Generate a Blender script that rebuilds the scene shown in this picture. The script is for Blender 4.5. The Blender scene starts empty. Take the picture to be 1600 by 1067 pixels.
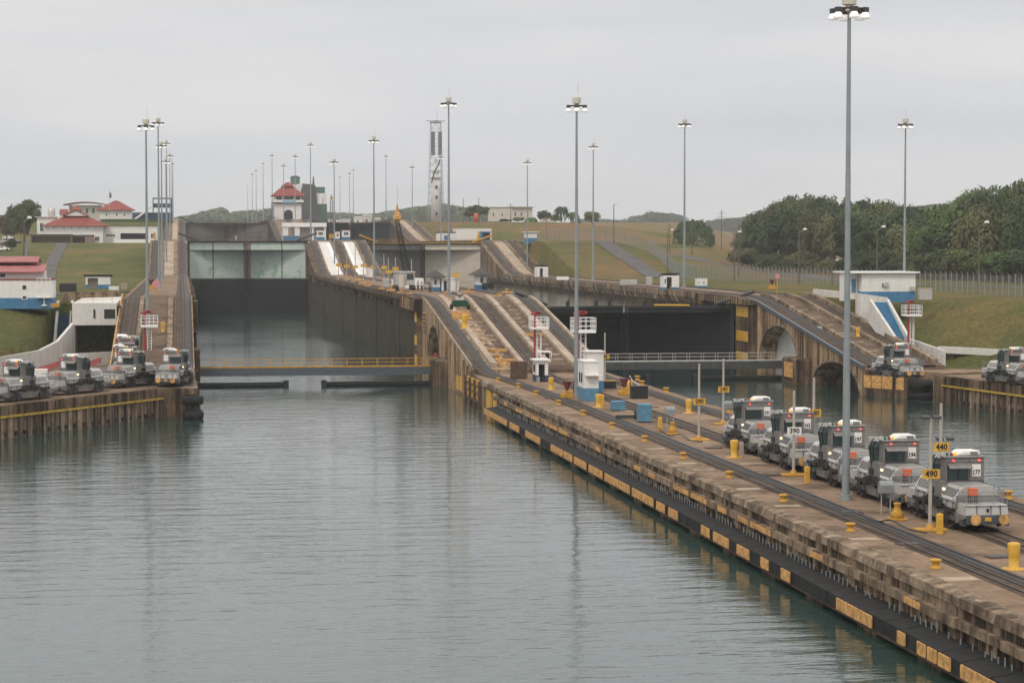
import bpy, bmesh, math, random
from mathutils import Vector, Matrix
from math import radians as R, sin, cos, pi, atan, tan, sqrt, hypot
random.seed(7)
sc = bpy.context.scene
COL = sc.collection
# ---------------------------------------------------------------- camera
FPX, HC, YH, VPX = 3300.0, 19.0, 384.0, 284.0
TH = atan((533.5 - YH) / FPX)
PH = atan((800 - VPX) / FPX * cos(TH))
cd = bpy.data.cameras.new('camera'); cam = bpy.data.objects.new('camera', cd); COL.objects.link(cam)
cd.sensor_width = 36; cd.lens = 36 * FPX / 1600; cd.clip_end = 20000; cd.clip_start = 1
cam.location = (0, 0, HC); cam.rotation_euler = (pi / 2 - TH, 0, -PH); sc.camera = cam
# ---------------------------------------------------------------- world, sun, exposure
SUN_EL, SUN_AZ = R(48), R(215)
w = bpy.data.worlds.new('World'); sc.world = w; w.use_nodes = True
nt = w.node_tree; N = nt.nodes; L = nt.links; N.clear()
out = N.new('ShaderNodeOutputWorld'); bg = N.new('ShaderNodeBackground'); L.new(bg.outputs[0], out.inputs[0])
sky = N.new('ShaderNodeTexSky'); sky.sky_type = 'NISHITA'; sky.sun_disc = False
sky.sun_elevation = SUN_EL; sky.sun_rotation = SUN_AZ; sky.dust_density = 4; sky.air_density = 1.5
tc = N.new('ShaderNodeTexCoord'); sx = N.new('ShaderNodeSeparateXYZ'); L.new(tc.outputs['Generated'], sx.inputs[0])
gr = N.new('ShaderNodeValToRGB'); L.new(sx.outputs[2], gr.inputs[0])
e = gr.color_ramp.elements; e[0].position = 0.0; e[0].color = (5.95, 6.2, 6.6, 1); e[1].position = 1.0; e[1].color = (11.6, 11.5, 11.3, 1)
for p, c in ((0.05, (6.05, 6.25, 6.6)), (0.12, (6.55, 6.62, 6.85)), (0.4, (9.2, 9.15, 9.2))):
    q = gr.color_ramp.elements.new(p); q.color = (*c, 1)
mp = N.new('ShaderNodeMapping'); mp.inputs['Scale'].default_value = (1.6, 1.6, 11); L.new(tc.outputs['Generated'], mp.inputs[0])
nz = N.new('ShaderNodeTexNoise'); nz.inputs['Scale'].default_value = 2.1; nz.inputs['Detail'].default_value = 5; nz.inputs['Roughness'].default_value = .5
L.new(mp.outputs[0], nz.inputs['Vector'])
cr = N.new('ShaderNodeValToRGB'); L.new(nz.outputs[0], cr.inputs[0])
cr.color_ramp.elements[0].position = .36; cr.color_ramp.elements[0].color = (.945, .955, .975, 1)
cr.color_ramp.elements[1].position = .66; cr.color_ramp.elements[1].color = (1.15, 1.12, 1.09, 1)
mx = N.new('ShaderNodeMix'); mx.data_type = 'RGBA'; mx.blend_type = 'MULTIPLY'; mx.inputs[0].default_value = 1
L.new(gr.outputs[0], mx.inputs[6]); L.new(cr.outputs[0], mx.inputs[7])
m2 = N.new('ShaderNodeMix'); m2.data_type = 'RGBA'; m2.inputs[0].default_value = .05
L.new(mx.outputs[2], m2.inputs[6]); L.new(sky.outputs[0], m2.inputs[7]); L.new(m2.outputs[2], bg.inputs[0])
bg.inputs[1].default_value = 0.105
sd = bpy.data.lights.new('sun', 'SUN'); sd.energy = 1.25; sd.angle = R(12); sd.color = (1, .91, .78)
so = bpy.data.objects.new('sun', sd); COL.objects.link(so)
so.rotation_euler = (pi / 2 - SUN_EL, 0, pi - SUN_AZ)
sc.view_settings.view_transform = 'Standard'; sc.view_settings.look = 'None'; sc.view_settings.exposure = 0.06; sc.view_settings.gamma = 1
sc.cycles.volume_bounces = 1; sc.cycles.max_bounces = 6; sc.cycles.transparent_max_bounces = 12; sc.cycles.diffuse_bounces = 3
HAZE = .00013
# ---------------------------------------------------------------- pixel -> world
F = Vector((sin(PH) * cos(TH), cos(PH) * cos(TH), -sin(TH))); RT = Vector((cos(PH), -sin(PH), 0)); UP = RT.cross(F)
CP = Vector((0, 0, HC))
def ray(px, py): return F + RT * ((px - 800) / FPX) + UP * ((533.5 - py) / FPX)
def G(px, py, z):
    d = ray(px, py); return CP + d * ((z - HC) / d.z)
def D(px, py, dep): return CP + ray(px, py) * dep
def proj(p):
    q = Vector(p) - CP; k = q.dot(F); return 800 + FPX * q.dot(RT) / k, 533.5 - FPX * q.dot(UP) / k, k
def YX(px, X, z=5.0):              # the Y at which the line X=const is seen in column px
    a = (px - 800) / FPX; c, s = cos(PH), sin(PH)
    # X c - Y s = a (X s ct + Y c ct - (z-H) st)
    return (X * c - a * (X * s * cos(TH) - (z - HC) * sin(TH))) / (s + a * c * cos(TH))
def XY(px, Y, z=5.0):
    a = (px - 800) / FPX; c, s = cos(PH), sin(PH)
    return (Y * s + a * (Y * c * cos(TH) - (z - HC) * sin(TH))) / (c - a * s * cos(TH))
def ZP(py, X, Y):
    lo, hi = -60., 400.
    for _ in range(40):
        m = (lo + hi) / 2
        if proj((X, Y, m))[1] > py: lo = m
        else: hi = m
    return m
ZL = 10.4; Z0, Z1, Z2, Z3 = 3.0, 11.1, 20.6, 30.0
LX0, LX1, CX0, CX1, RX0, RX1 = -8.9, 1.5, 36.0, 54.5, 87.0, 97.8
RA = ((259, 317, Z0, Z1), (564, 617, Z1, Z2), (812, 897, Z2, Z3))
def _top(Y):
    z = Z0
    for a, b, u, v in RA:
        if Y > a: z = u + (v - u) * min(1, (Y - a) / (b - a))
    return z
def top(Y, s=6):
    if Y > 500: s = 9
    return sum(_top(Y + s * k / 4) for k in range(-4, 5)) / 9
# ---------------------------------------------------------------- object helpers
def tag(o, label=None, cat=None, group=None, kind=None):
    if label: o['label'] = label
    if cat: o['category'] = cat
    if group: o['group'] = group
    if kind or cat: o['kind'] = kind or 'thing'
    return o
def thing(name, label, cat, loc=(0, 0, 0), rz=0, group=None, sc_=None):
    o = bpy.data.objects.new(name, None); COL.objects.link(o); o.location = loc; o.rotation_euler = (0, 0, rz)
    o.empty_display_size = .5
    if sc_: o.scale = (sc_,) * 3
    return tag(o, label, cat, group)
def copy_tree(o, parent=None):
    c = o.copy(); COL.objects.link(c)
    if parent is not None: c.parent = parent
    for ch in list(o.children): copy_tree(ch, c)
    return c
SPLIT = {'end_platform', 'buffer_beam', 'timber_facing', 'guard_plate', 'fender_plate', 'fender', 'rubbing_beam', 'painted_beam_face', 'step_block', 'painted_step', 'hatch_fitting', 'concrete_pad', 'kerb', 'wall_panel', 'fender_pile', 'tail_lamp', 'headlamp', 'leg', 'gate_post', 'antenna_panel', 'window_row', 'wheel', 'track_unit', 'drain_hole', 'white_ramp_face', 'wing_rib', 'air_conditioner_box', 'door_leaf', 'bridge_pontoon', 'fender_frame', 'foot', 'trestle_leg', 'deck_house', 'vent', 'pale_ramp_face', 'pier_rib'}
class MB:
    def __init__(s): s.v = []; s.f = []; s.m = []; s.sm = []; s.cur = 0
    def add(s, vs, fs, smooth=False):
        b = len(s.v); s.v += [tuple(v) for v in vs]
        for f in fs: s.f.append(tuple(b + i for i in f)); s.m.append(s.cur); s.sm.append(smooth)
    def box(s, x0, x1, y0, y1, z0, z1, rz=0, piv=None):
        vs = [(x, y, z) for z in (z0, z1) for y in (y0, y1) for x in (x0, x1)]
        if rz:
            px, py = piv or ((x0 + x1) / 2, (y0 + y1) / 2); c, n = cos(rz), sin(rz)
            vs = [(px + (x - px) * c - (y - py) * n, py + (x - px) * n + (y - py) * c, z) for x, y, z in vs]
        s.add(vs, [(0, 2, 3, 1), (4, 5, 7, 6), (0, 1, 5, 4), (2, 6, 7, 3), (0, 4, 6, 2), (1, 3, 7, 5)])
        return s
    def cb(s, x, y, z, w, d, h, rz=0): return s.box(x - w / 2, x + w / 2, y - d / 2, y + d / 2, z, z + h, rz, (x, y))
    def hexa(s, b, t):      # bottom quad, top quad (ccw)
        s.add(list(b) + list(t), [(3, 2, 1, 0), (4, 5, 6, 7), (0, 1, 5, 4), (1, 2, 6, 5), (2, 3, 7, 6), (3, 0, 4, 7)]); return s
    def prism(s, poly, z0, z1):
        n = len(poly); vs = [(x, y, z0) for x, y in poly] + [(x, y, z1) for x, y in poly]
        s.add(vs, [tuple(range(n - 1, -1, -1)), tuple(range(n, 2 * n))] + [(i, (i + 1) % n, n + (i + 1) % n, n + i) for i in range(n)]); return s
    def extx(s, poly, x0, x1):   # poly in (y,z), extruded along x
        n = len(poly); vs = [(x0, y, z) for y, z in poly] + [(x1, y, z) for y, z in poly]
        s.add(vs, [tuple(range(n)), tuple(range(2 * n - 1, n - 1, -1))] + [(i, n + i, n + (i + 1) % n, (i + 1) % n) for i in range(n)]); return s
    def exty(s, poly, y0, y1):   # poly in (x,z)
        n = len(poly); vs = [(x, y0, z) for x, z in poly] + [(x, y1, z) for x, z in poly]
        s.add(vs, [tuple(range(n)), tuple(range(2 * n - 1, n - 1, -1))] + [(i, n + i, n + (i + 1) % n, (i + 1) % n) for i in range(n)]); return s
    def cyl(s, p0, p1, r0, r1=None, n=8, cap=True):
        p0 = Vector(p0); p1 = Vector(p1); r1 = r0 if r1 is None else r1
        d = (p1 - p0).normalized(); a = d.orthogonal().normalized(); b = d.cross(a)
        ring = lambda p, r: [p + (a * cos(2 * pi * k / n) + b * sin(2 * pi * k / n)) * r for k in range(n)]
        s.add(ring(p0, r0) + ring(p1, r1), [(k, (k + 1) % n, n + (k + 1) % n, n + k) for k in range(n)] + [tuple(range(n - 1, -1, -1)), tuple(range(n, 2 * n))])
        return s
    def path(s, pts, r, n=6):
        for a, b in zip(pts, pts[1:]): s.cyl(a, b, r, n=n)
        return s
    def lathe(s, prof, c=(0, 0, 0), n=12, axis='z'):
        vs = []
        for r, h in prof:
            for k in range(n):
                a = 2 * pi * k / n; p = (r * cos(a), r * sin(a), h) if axis == 'z' else (r * cos(a), h, r * sin(a))
                vs.append((c[0] + p[0], c[1] + p[1], c[2] + p[2]))
        m = len(prof)
        s.add(vs, [(i * n + k, i * n + (k + 1) % n, (i + 1) * n + (k + 1) % n, (i + 1) * n + k) for i in range(m - 1) for k in range(n)]
              + [tuple(range(n - 1, -1, -1)), tuple(range((m - 1) * n, m * n))], n > 9)
        return s
    def build(s, name, mat, parent=None, bevel=0, loc=None, split=False):
        if split or name in SPLIT:
            par = list(range(len(s.v)))
            def find(a):
                while par[a] != a: par[a] = par[par[a]]; a = par[a]
                return a
            for f in s.f:
                for i in f[1:]: par[find(i)] = find(f[0])
            grp = {}
            for fi, f in enumerate(s.f): grp.setdefault(find(f[0]), []).append(fi)
            if 1 < len(grp) <= 100:
                o = None
                for fl in grp.values():
                    m2 = MB(); idx = {}
                    for fi in fl:
                        nf = []
                        for i in s.f[fi]:
                            if i not in idx: idx[i] = len(m2.v); m2.v.append(s.v[i])
                            nf.append(idx[i])
                        m2.f.append(tuple(nf)); m2.m.append(s.m[fi]); m2.sm.append(s.sm[fi])
                    SAVE = set(SPLIT); SPLIT.clear(); o = m2.build(name, mat, parent, bevel, loc); SPLIT.update(SAVE)
                return o
        me = bpy.data.meshes.new(name); me.from_pydata(s.v, [], s.f)
        for m in (mat if isinstance(mat, (list, tuple)) else [mat]): me.materials.append(m)
        me.polygons.foreach_set('material_index', s.m); me.polygons.foreach_set('use_smooth', s.sm)
        bm = bmesh.new(); bm.from_mesh(me); bmesh.ops.remove_doubles(bm, verts=bm.verts, dist=1e-5) if len(s.v) < 3000 else None
        bmesh.ops.recalc_face_normals(bm, faces=bm.faces); bm.to_mesh(me); bm.free()
        o = bpy.data.objects.new(name, me); COL.objects.link(o)
        if loc: o.location = loc
        if parent is not None: o.parent = parent
        if bevel:
            b = o.modifiers.new('bevel', 'BEVEL'); b.width = bevel; b.segments = 1; b.limit_method = 'ANGLE'
        return o
def mesh_text(name, body, size, mat, parent, loc, rot=(pi / 2, 0, 0), th=.01, sx=1.0, off=0.0):
    cu = bpy.data.curves.new(name, 'FONT'); cu.body = body; cu.size = size; cu.extrude = th; cu.align_x = 'CENTER'; cu.align_y = 'CENTER'; cu.resolution_u = 2; cu.offset = off
    t = bpy.data.objects.new(name + '_c', cu); COL.objects.link(t); dg = bpy.context.evaluated_depsgraph_get(); dg.update()
    me = bpy.data.meshes.new_from_object(t.evaluated_get(dg)); bpy.data.objects.remove(t)
    me.materials.clear(); me.materials.append(mat)
    o = bpy.data.objects.new(name, me); COL.objects.link(o); o.parent = parent; o.location = loc; o.rotation_euler = rot; o.scale = (sx, 1, 1)
    return o
# ---------------------------------------------------------------- materials
def newmat(name):
    m = bpy.data.materials.new(name); m.use_nodes = True; nt = m.node_tree; p = nt.nodes['Principled BSDF']; return m, nt, p
def noise(nt, scale, detail=4, rough=.6, stretch=None, coord='Object'):
    t = nt.nodes.new('ShaderNodeTexCoord'); n = nt.nodes.new('ShaderNodeTexNoise')
    n.inputs['Scale'].default_value = scale; n.inputs['Detail'].default_value = detail; n.inputs['Roughness'].default_value = rough
    if stretch:
        mp = nt.nodes.new('ShaderNodeMapping'); mp.inputs['Scale'].default_value = stretch; nt.links.new(t.outputs[coord], mp.inputs[0]); nt.links.new(mp.outputs[0], n.inputs['Vector'])
    else: nt.links.new(t.outputs[coord], n.inputs['Vector'])
    return n.outputs[0]
def ramp(nt, src, stops):
    r = nt.nodes.new('ShaderNodeValToRGB'); nt.links.new(src, r.inputs[0]); e = r.color_ramp.elements
    while len(e) < len(stops): e.new(.5)
    for q, (p, c) in zip(e, stops): q.position = p; q.color = (*c, 1) if len(c) == 3 else c
    return r.outputs[0]
def mixc(nt, fac, a, b, mode='MIX'):
    m = nt.nodes.new('ShaderNodeMix'); m.data_type = 'RGBA'; m.blend_type = mode
    for i, s in ((0, fac), (6, a), (7, b)):
        if isinstance(s, (int, float)): m.inputs[i].default_value = s
        elif isinstance(s, tuple): m.inputs[i].default_value = (*s, 1)
        else: nt.links.new(s, m.inputs[i])
    return m.outputs[2]
def bump(nt, p, src, st=.3, dist=.05):
    b = nt.nodes.new('ShaderNodeBump'); b.inputs['Strength'].default_value = st; b.inputs['Distance'].default_value = dist
    nt.links.new(src, b.inputs['Height']); nt.links.new(b.outputs[0], p.inputs['Normal'])
MATS = {}
def flat(name, c, rough=.6, metal=0, var=.18, scale=1.5, grime=None, emis=None, es=0):
    """paint or metal with procedural wear"""
    if name in MATS: return MATS[name]
    m, nt, p = newmat(name)
    a = tuple(x * (1 - var) for x in c); b = tuple(min(1, x * (1 + var)) for x in c)
    col = ramp(nt, noise(nt, scale, 5), [(.35, a), (.65, b)])
    if grime:
        f = ramp(nt, noise(nt, scale * 1.3, 6, .7, (1.5, 1.5, .5)), [(.54, (0, 0, 0)), (.8, (.8, .8, .8))])
        col = mixc(nt, f, col, grime)
    nt.links.new(col, p.inputs['Base Color']); p.inputs['Roughness'].default_value = rough; p.inputs['Metallic'].default_value = metal; p.inputs['Specular IOR Level'].default_value = .2 if rough > .55 and not metal else .5
    if emis: p.inputs['Emission Color'].default_value = (*emis, 1); p.inputs['Emission Strength'].default_value = es
    MATS[name] = m; return m
def concrete(name, c, c2, dark, scale=.25, streak=1.0, amt=(.48, .7), bmp=.25, lichen=None, patch=0):
    m, nt, p = newmat(name)
    col = ramp(nt, noise(nt, scale, 6, .65), [(.3, c), (.7, c2)])
    col = mixc(nt, .55, col, ramp(nt, noise(nt, 3.5, 6, .75), [(.3, (.55, .55, .55)), (.7, (1.25, 1.25, 1.25))]), 'MULTIPLY')
    if streak:
        f = ramp(nt, noise(nt, .9, 5, .7, (1, 1, .06)), [(amt[0], (0, 0, 0)), (amt[1], (streak,) * 3)])
        col = mixc(nt, f, col, dark)
    if lichen:
        f = ramp(nt, noise(nt, .5, 6, .75), [(.56, (0, 0, 0)), (.66, (.8, .8, .8))]); col = mixc(nt, f, col, lichen)
    if patch:
        f = ramp(nt, noise(nt, .22, 7, .78), [(.5, (0, 0, 0)), (.62, (patch,) * 3)]); col = mixc(nt, f, col, dark)
    nt.links.new(col, p.inputs['Base Color']); p.inputs['Roughness'].default_value = .95; p.inputs['Specular IOR Level'].default_value = .12
    bump(nt, p, noise(nt, 2.5, 8, .7), bmp, .1); return m
M = {}
M['deck'] = concrete('deck_concrete', (.15, .10, .066), (.34, .24, .165), (.055, .038, .026), .2, 0, bmp=.5, patch=.65)
M['ramp_floor'] = concrete('ramp_floor_concrete', (.095, .064, .043), (.20, .14, .098), (.04, .028, .02), .3, 0, patch=.5)
M['conc'] = concrete('wall_concrete', (.11, .074, .046), (.29, .20, .128), (.024, .017, .012), .4, .95, (.42, .58), patch=.6)
M['conc_light'] = concrete('pale_concrete', (.22, .155, .10), (.48, .365, .255), (.03, .02, .014), .7, .92, (.42, .58), patch=.55)
M['cap'] = concrete('coping_concrete', (.17, .12, .08), (.44, .335, .24), (.035, .024, .017), .9, .75, (.44, .62), bmp=.6, patch=.6)
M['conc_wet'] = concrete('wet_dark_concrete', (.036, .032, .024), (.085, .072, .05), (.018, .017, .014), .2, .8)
M['conc_orange'] = concrete('rust_streaked_concrete', (.37, .25, .145), (.58, .42, .27), (.06, .038, .025), .45, .92, (.42, .6), patch=.35)
M['strip'] = concrete('pale_kerb_concrete', (.32, .245, .18), (.52, .42, .325), (.13, .095, .07), .5, .2, patch=.35)
M['white_conc'] = concrete('whitewashed_concrete', (.56, .54, .50), (.70, .68, .64), (.33, .30, .26), .3, .5, (.56, .74), .1)
M['ramp_white'] = concrete('white_ramp_concrete', (.62, .58, .54), (.75, .72, .68), (.42, .38, .34), .2, .4, (.5, .75), .1)
M['track'] = flat('dark_track_steel', (.028, .025, .024), .6, .2, .35, .8)
M['tread'] = concrete('track_bed_concrete', (.055, .039, .028), (.14, .10, .072), (.02, .017, .015), .5, .0, patch=.4)
M['rail'] = flat('worn_rail_steel', (.075, .068, .068), .5, .4, .3, 1)
M['galv'] = flat('galvanised_steel', (.27, .30, .31), .55, .3, .12, .8)
M['yellow'] = flat('yellow_paint', (.50, .27, .045), .6, 0, .15, 1.5, (.22, .13, .05))
M['yellow_b'] = flat('bright_yellow_paint', (.62, .35, .04), .55, 0, .14, 2, (.3, .17, .05))
M['orange_w'] = flat('weathered_orange_timber', (.54, .30, .11), .8, 0, .38, 2.8, (.13, .08, .045))
M['yellow_worn'] = flat('worn_yellow_paint', (.46, .30, .05), .7, 0, .35, 2.4, (.08, .06, .04))
M['white'] = flat('white_paint', (.74, .72, .69), .5, 0, .06, 1, (.5, .47, .42))
M['white2'] = flat('clean_white_paint', (.82, .81, .79), .45, 0, .04, 1)
M['blue'] = flat('blue_wall_paint', (.045, .17, .31), .55, 0, .18, .8, (.10, .22, .32))
M['blue_b'] = flat('bright_blue_paint', (.085, .215, .33), .55, 0, .2, 2, (.12, .13, .12))
M['navy'] = flat('dark_blue_paint', (.02, .045, .10), .5, 0, .1)
M['red'] = flat('red_paint', (.30, .02, .022), .5, 0, .15)
M['maroon'] = flat('maroon_paint', (.14, .025, .03), .5, 0, .15)
M['rubber'] = flat('black_rubber', (.02, .02, .02), .75, 0, .3, 2)
M['black'] = flat('black_steel', (.016, .016, .018), .5, .1, .3, 2)
M['darkgrey'] = flat('dark_grey_steel', (.06, .062, .065), .55, .2, .2, 1)
M['grey'] = flat('grey_painted_steel', (.215, .205, .195), .42, .25, .14, 1.8, (.11, .09, .075))
M['grey_l'] = flat('light_grey_painted_steel', (.50, .485, .465), .35, .25, .06, 1.2, (.3, .28, .25))
M['blue_grey'] = flat('blue_grey_steel', (.085, .10, .115), .5, .2, .1)
M['glass'] = flat('dark_window_glass', (.02, .035, .035), .08, 0, .1)
M['glass_t'] = flat('teal_window_glass', (.03, .055, .055), .06, 0, .1)
M['rust'] = flat('rusty_steel', (.10, .058, .038), .8, .1, .3, 2)
M['wood'] = flat('weathered_wood_pole', (.13, .105, .085), .8, 0, .2, 2)
M['woodpanel'] = flat('brown_boards', (.22, .16, .11), .8, 0, .2, 2)
M['roof_red'] = flat('red_tile_roof', (.24, .06, .045), .7, 0, .22, .6, (.16, .07, .06))
M['roof_pink'] = flat('faded_red_sheet_roof', (.34, .13, .125), .6, 0, .12, .6)
M['roof_dark'] = flat('dark_shingle_roof', (.075, .068, .062), .8, 0, .2, 1)
M['roof_grey'] = flat('grey_sheet_roof', (.34, .33, .32), .6, .1, .12, 1)
M['cream'] = flat('cream_wall', (.58, .53, .46), .7, 0, .06, .5, (.42, .38, .33))
M['postpaint'] = flat('pale_post_paint', (.40, .37, .33), .6, 0, .1, 1, (.2, .15, .1))
M['lamp'] = flat('lamp_reflector', (.85, .85, .82), .4, 0, .02, 1, None, (1, .96, .88), .3)
M['em_amber'] = flat('lit_amber_lens', (.8, .35, .02), .4, 0, .02, 1, None, (1, .38, .03), 2.2)
M['em_red'] = flat('lit_red_lens', (.7, .05, .05), .4, 0, .02, 1, None, (1, .15, .12), .9)
M['em_head'] = flat('lit_headlamp', (.9, .8, .6), .4, 0, .02, 1, None, (1, .72, .38), 2.4)
M['lens_green'] = flat('green_lens', (.01, .14, .06), .3, 0, .05)
M['lens_red'] = flat('red_lens', (.35, .02, .03), .3, 0, .05)
M['lens_yellow'] = flat('yellow_lens', (.75, .45, .03), .3, 0, .05, 1, None, (1, .6, .05), .35)
M['orange_red'] = flat('orange_red_paint', (.60, .12, .05), .5, 0, .1)
M['skin'] = flat('skin', (.22, .12, .08), .6, 0, .05)
M['cloth_w'] = flat('pale_shirt_cloth', (.55, .6, .68), .9, 0, .05); M['cloth_d'] = flat('dark_trouser_cloth', (.03, .035, .05), .9, 0, .1)
M['cloth_r'] = flat('maroon_shirt_cloth', (.09, .03, .035), .9, 0, .1)
M['ship_green'] = flat('green_hull_paint', (.025, .095, .05), .5, 0, .1, .1); M['ship_dark'] = flat('dark_stern_ramp_steel', (.05, .048, .052), .6, .1, .15, .2)
def blockwall(name, c, c2, mortar, bw=2.0, bh=.9, dark=(.05, .045, .04), stain=.6, axes='xz', wet=None, green=None):
    m, nt, p = newmat(name)
    t = nt.nodes.new('ShaderNodeTexCoord'); s = nt.nodes.new('ShaderNodeSeparateXYZ'); nt.links.new(t.outputs['Object'], s.inputs[0])
    cb = nt.nodes.new('ShaderNodeCombineXYZ'); nt.links.new(s.outputs[0 if axes == 'xz' else 1], cb.inputs[0]); nt.links.new(s.outputs[2], cb.inputs[1])
    b = nt.nodes.new('ShaderNodeTexBrick'); nt.links.new(cb.outputs[0], b.inputs['Vector'])
    b.inputs['Scale'].default_value = 1; b.inputs['Brick Width'].default_value = bw; b.inputs['Row Height'].default_value = bh; b.inputs['Mortar Size'].default_value = .035
    b.inputs['Color1'].default_value = (*c, 1); b.inputs['Color2'].default_value = (*c2, 1); b.inputs['Mortar'].default_value = (*mortar, 1)
    f = ramp(nt, noise(nt, .5, 6, .7, (1, 1, .25)), [(.5, (0, 0, 0)), (.68, (stain,) * 3)])
    col = mixc(nt, f, b.outputs[0], dark)
    if green:
        f = ramp(nt, noise(nt, .45, 7, .75, (1, 1, .7)), [(.54, (0, 0, 0)), (.63, (.75, .75, .75))]); col = mixc(nt, f, col, green)
    if wet:      # (height, band colour): the part below the chamber's usual water line is slimed dark
        f = ramp(nt, s.outputs[2], [(0, (0, 0, 0)), (1, (1, 1, 1))])
        mr = nt.nodes.new('ShaderNodeMapRange'); mr.inputs[1].default_value = wet[0] - .25; mr.inputs[2].default_value = wet[0] + .25
        nt.links.new(s.outputs[2], mr.inputs[0]); col = mixc(nt, mr.outputs[0], wet[1], col)
    nt.links.new(col, p.inputs['Base Color']); p.inputs['Roughness'].default_value = .9; p.inputs['Specular IOR Level'].default_value = .12
    return m
# ================================================================ SETTING
CX1 = 53.0
ZW = -0.35                                   # sea level in the approach
def sm(a, b, x):
    t = max(0, min(1, (x - a) / (b - a))); return t * t * (3 - 2 * t)
def lin(a, b, x): return max(0, min(1, (x - a) / (b - a)))
AL = Vector((-23, 268)); NL = Vector((-.87, .49))
PR0 = Vector((90.1, 245)); NR = Vector((.94, .35))
WLA = G(284, 603, Z0).xy; _d = (G(0, 634, Z0).xy - WLA).normalized(); WLN = Vector((_d.y, -_d.x))
def hgt(X, Y):
    if LX0 + .3 < X < RX1 - .3 and Y < 1400: return -6.0
    if X <= LX0 + .3:
        if Y > 560: 
            z = ZL + (19.9 - ZL) * sm(555, 690, Y) + 9.2 * sm(835, 885, Y)
            return z
        if (Vector((X, Y)) - WLA).dot(WLN) < 6 and Y < 255: return -6.0
        if X > -15.6: return ZL if Y > 305 else 2.8
        if X > -19.2 and Y > 275: return ZL if Y > 321 else 2.8
        s = (Vector((X, Y)) - AL).dot(NL)
        if (Vector((X, Y)) - WLA).dot(WLN) < 6 and s < 0: return -6.0
        if s < 2.2: return 2.8
        return min(ZL, 5.0 + s / 24 * (ZL - 5.0))
    s = (Vector((X, Y)) - PR0).dot(NR)
    if Y < 480:
        if X < 102 and Y > 262: return Z1 if Y > 300 else 2.8
        if s < 5: return -6.0
        if s < 26: return 2.8
        return min(Z1, 3.2 + (Z1 - 3.2) * sm(22, 44, s))
    ter = Z1 + 9.1 * lin(516, 572, Y) * (1 if Y < 572 else 1) + 8.8 * sm(845, 885, Y)
    g = 1 - sm(.243, .285, X / max(Y, 1))
    mead = Z1 + g * (4.4 * sm(480, 620, Y) + 3.8 * sm(620, 900, Y) + 15.4 * lin(880, 1400, Y)) + 8 * sm(1400, 3200, Y)
    k = sm(116, 140, X) if Y < 800 else sm(150, 260, X)
    return ter * (1 - k) + mead * k
def frange(a, b, d):
    r = []; x = a
    while x < b - 1e-6: r.append(x); x += d
    return r
GX = [-6000, -3000, -1500, -800, -400, -250, -150, -100, -70] + frange(-55, -20.5, 2.5) + [-19.3, -19.1, -15.7, -15.5, -13, -10, LX0 + .25, LX0 + .4, 20, 60, RX1 - .4, RX1 - .25, 99.5, 101.9, 102.1] + frange(104, 200, 3) + frange(200, 320, 12) + [340, 400, 500, 700, 1000, 1600, 3000, 6000]
GY = [-300, -100, 0, 60, 120] + frange(140, 299, 3) + [299.9, 300.1, 304.9, 305.1, 310, 316, 320.9, 321.1] + frange(326, 480, 8) + [479.9] + frange(480.1, 700, 5) + frange(700, 960, 8) + frange(960, 1399, 40) + [1399, 1401, 1600, 2000, 2600, 3500, 6000]
def zg(X, Y):
    import bisect
    i = max(0, min(len(GX) - 2, bisect.bisect_right(GX, X) - 1)); j = max(0, min(len(GY) - 2, bisect.bisect_right(GY, Y) - 1))
    u = (X - GX[i]) / (GX[i + 1] - GX[i]); v = (Y - GY[j]) / (GY[j + 1] - GY[j])
    a, b, c, d = hgt(GX[i], GY[j]), hgt(GX[i + 1], GY[j]), hgt(GX[i], GY[j + 1]), hgt(GX[i + 1], GY[j + 1])
    return (a * (1 - u) + b * u) * (1 - v) + (c * (1 - u) + d * u) * v
mb = MB(); nx = len(GX)
mb.add([(x, y, hgt(x, y)) for y in GY for x in GX], [(j * nx + i, j * nx + i + 1, (j + 1) * nx + i + 1, (j + 1) * nx + i) for j in range(len(GY) - 1) for i in range(nx - 1)], True)
m, nt, p = newmat('grass_ground')
a_ = ramp(nt, noise(nt, .045, 6, .6), [(.3, (.078, .105, .034)), (.5, (.128, .130, .048)), (.66, (.21, .155, .065))])
a_ = mixc(nt, .75, a_, ramp(nt, noise(nt, 1.6, 8, .85), [(.38, (.38, .42, .38)), (.62, (1.6, 1.5, 1.35))]), 'MULTIPLY')
a_ = mixc(nt, .6, a_, ramp(nt, noise(nt, .14, 5, .7, (1, 1, 3)), [(.35, (.7, .75, .7)), (.65, (1.25, 1.15, 1.05))]), 'MULTIPLY')
f_ = ramp(nt, noise(nt, .028, 4, .6), [(.40, (0, 0, 0)), (.56, (.9,) * 3)])
t_ = nt.nodes.new('ShaderNodeTexCoord'); s_ = nt.nodes.new('ShaderNodeSeparateXYZ'); nt.links.new(t_.outputs['Object'], s_.inputs[0])
mr = nt.nodes.new('ShaderNodeMapRange'); mr.inputs[1].default_value = 95; mr.inputs[2].default_value = 108; nt.links.new(s_.outputs[0], mr.inputs[0])
mr2 = nt.nodes.new('ShaderNodeMapRange'); mr2.inputs[1].default_value = 455; mr2.inputs[2].default_value = 525; nt.links.new(s_.outputs[1], mr2.inputs[0])
mu = nt.nodes.new('ShaderNodeMath'); mu.operation = 'MULTIPLY'; nt.links.new(mr.outputs[0], mu.inputs[0]); nt.links.new(mr2.outputs[0], mu.inputs[1])
mu2 = nt.nodes.new('ShaderNodeMath'); mu2.operation = 'MULTIPLY'; nt.links.new(mu.outputs[0], mu2.inputs[0]); nt.links.new(f_, mu2.inputs[1])
a_ = mixc(nt, mu2.outputs[0], a_, (.21, .125, .068))
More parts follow.
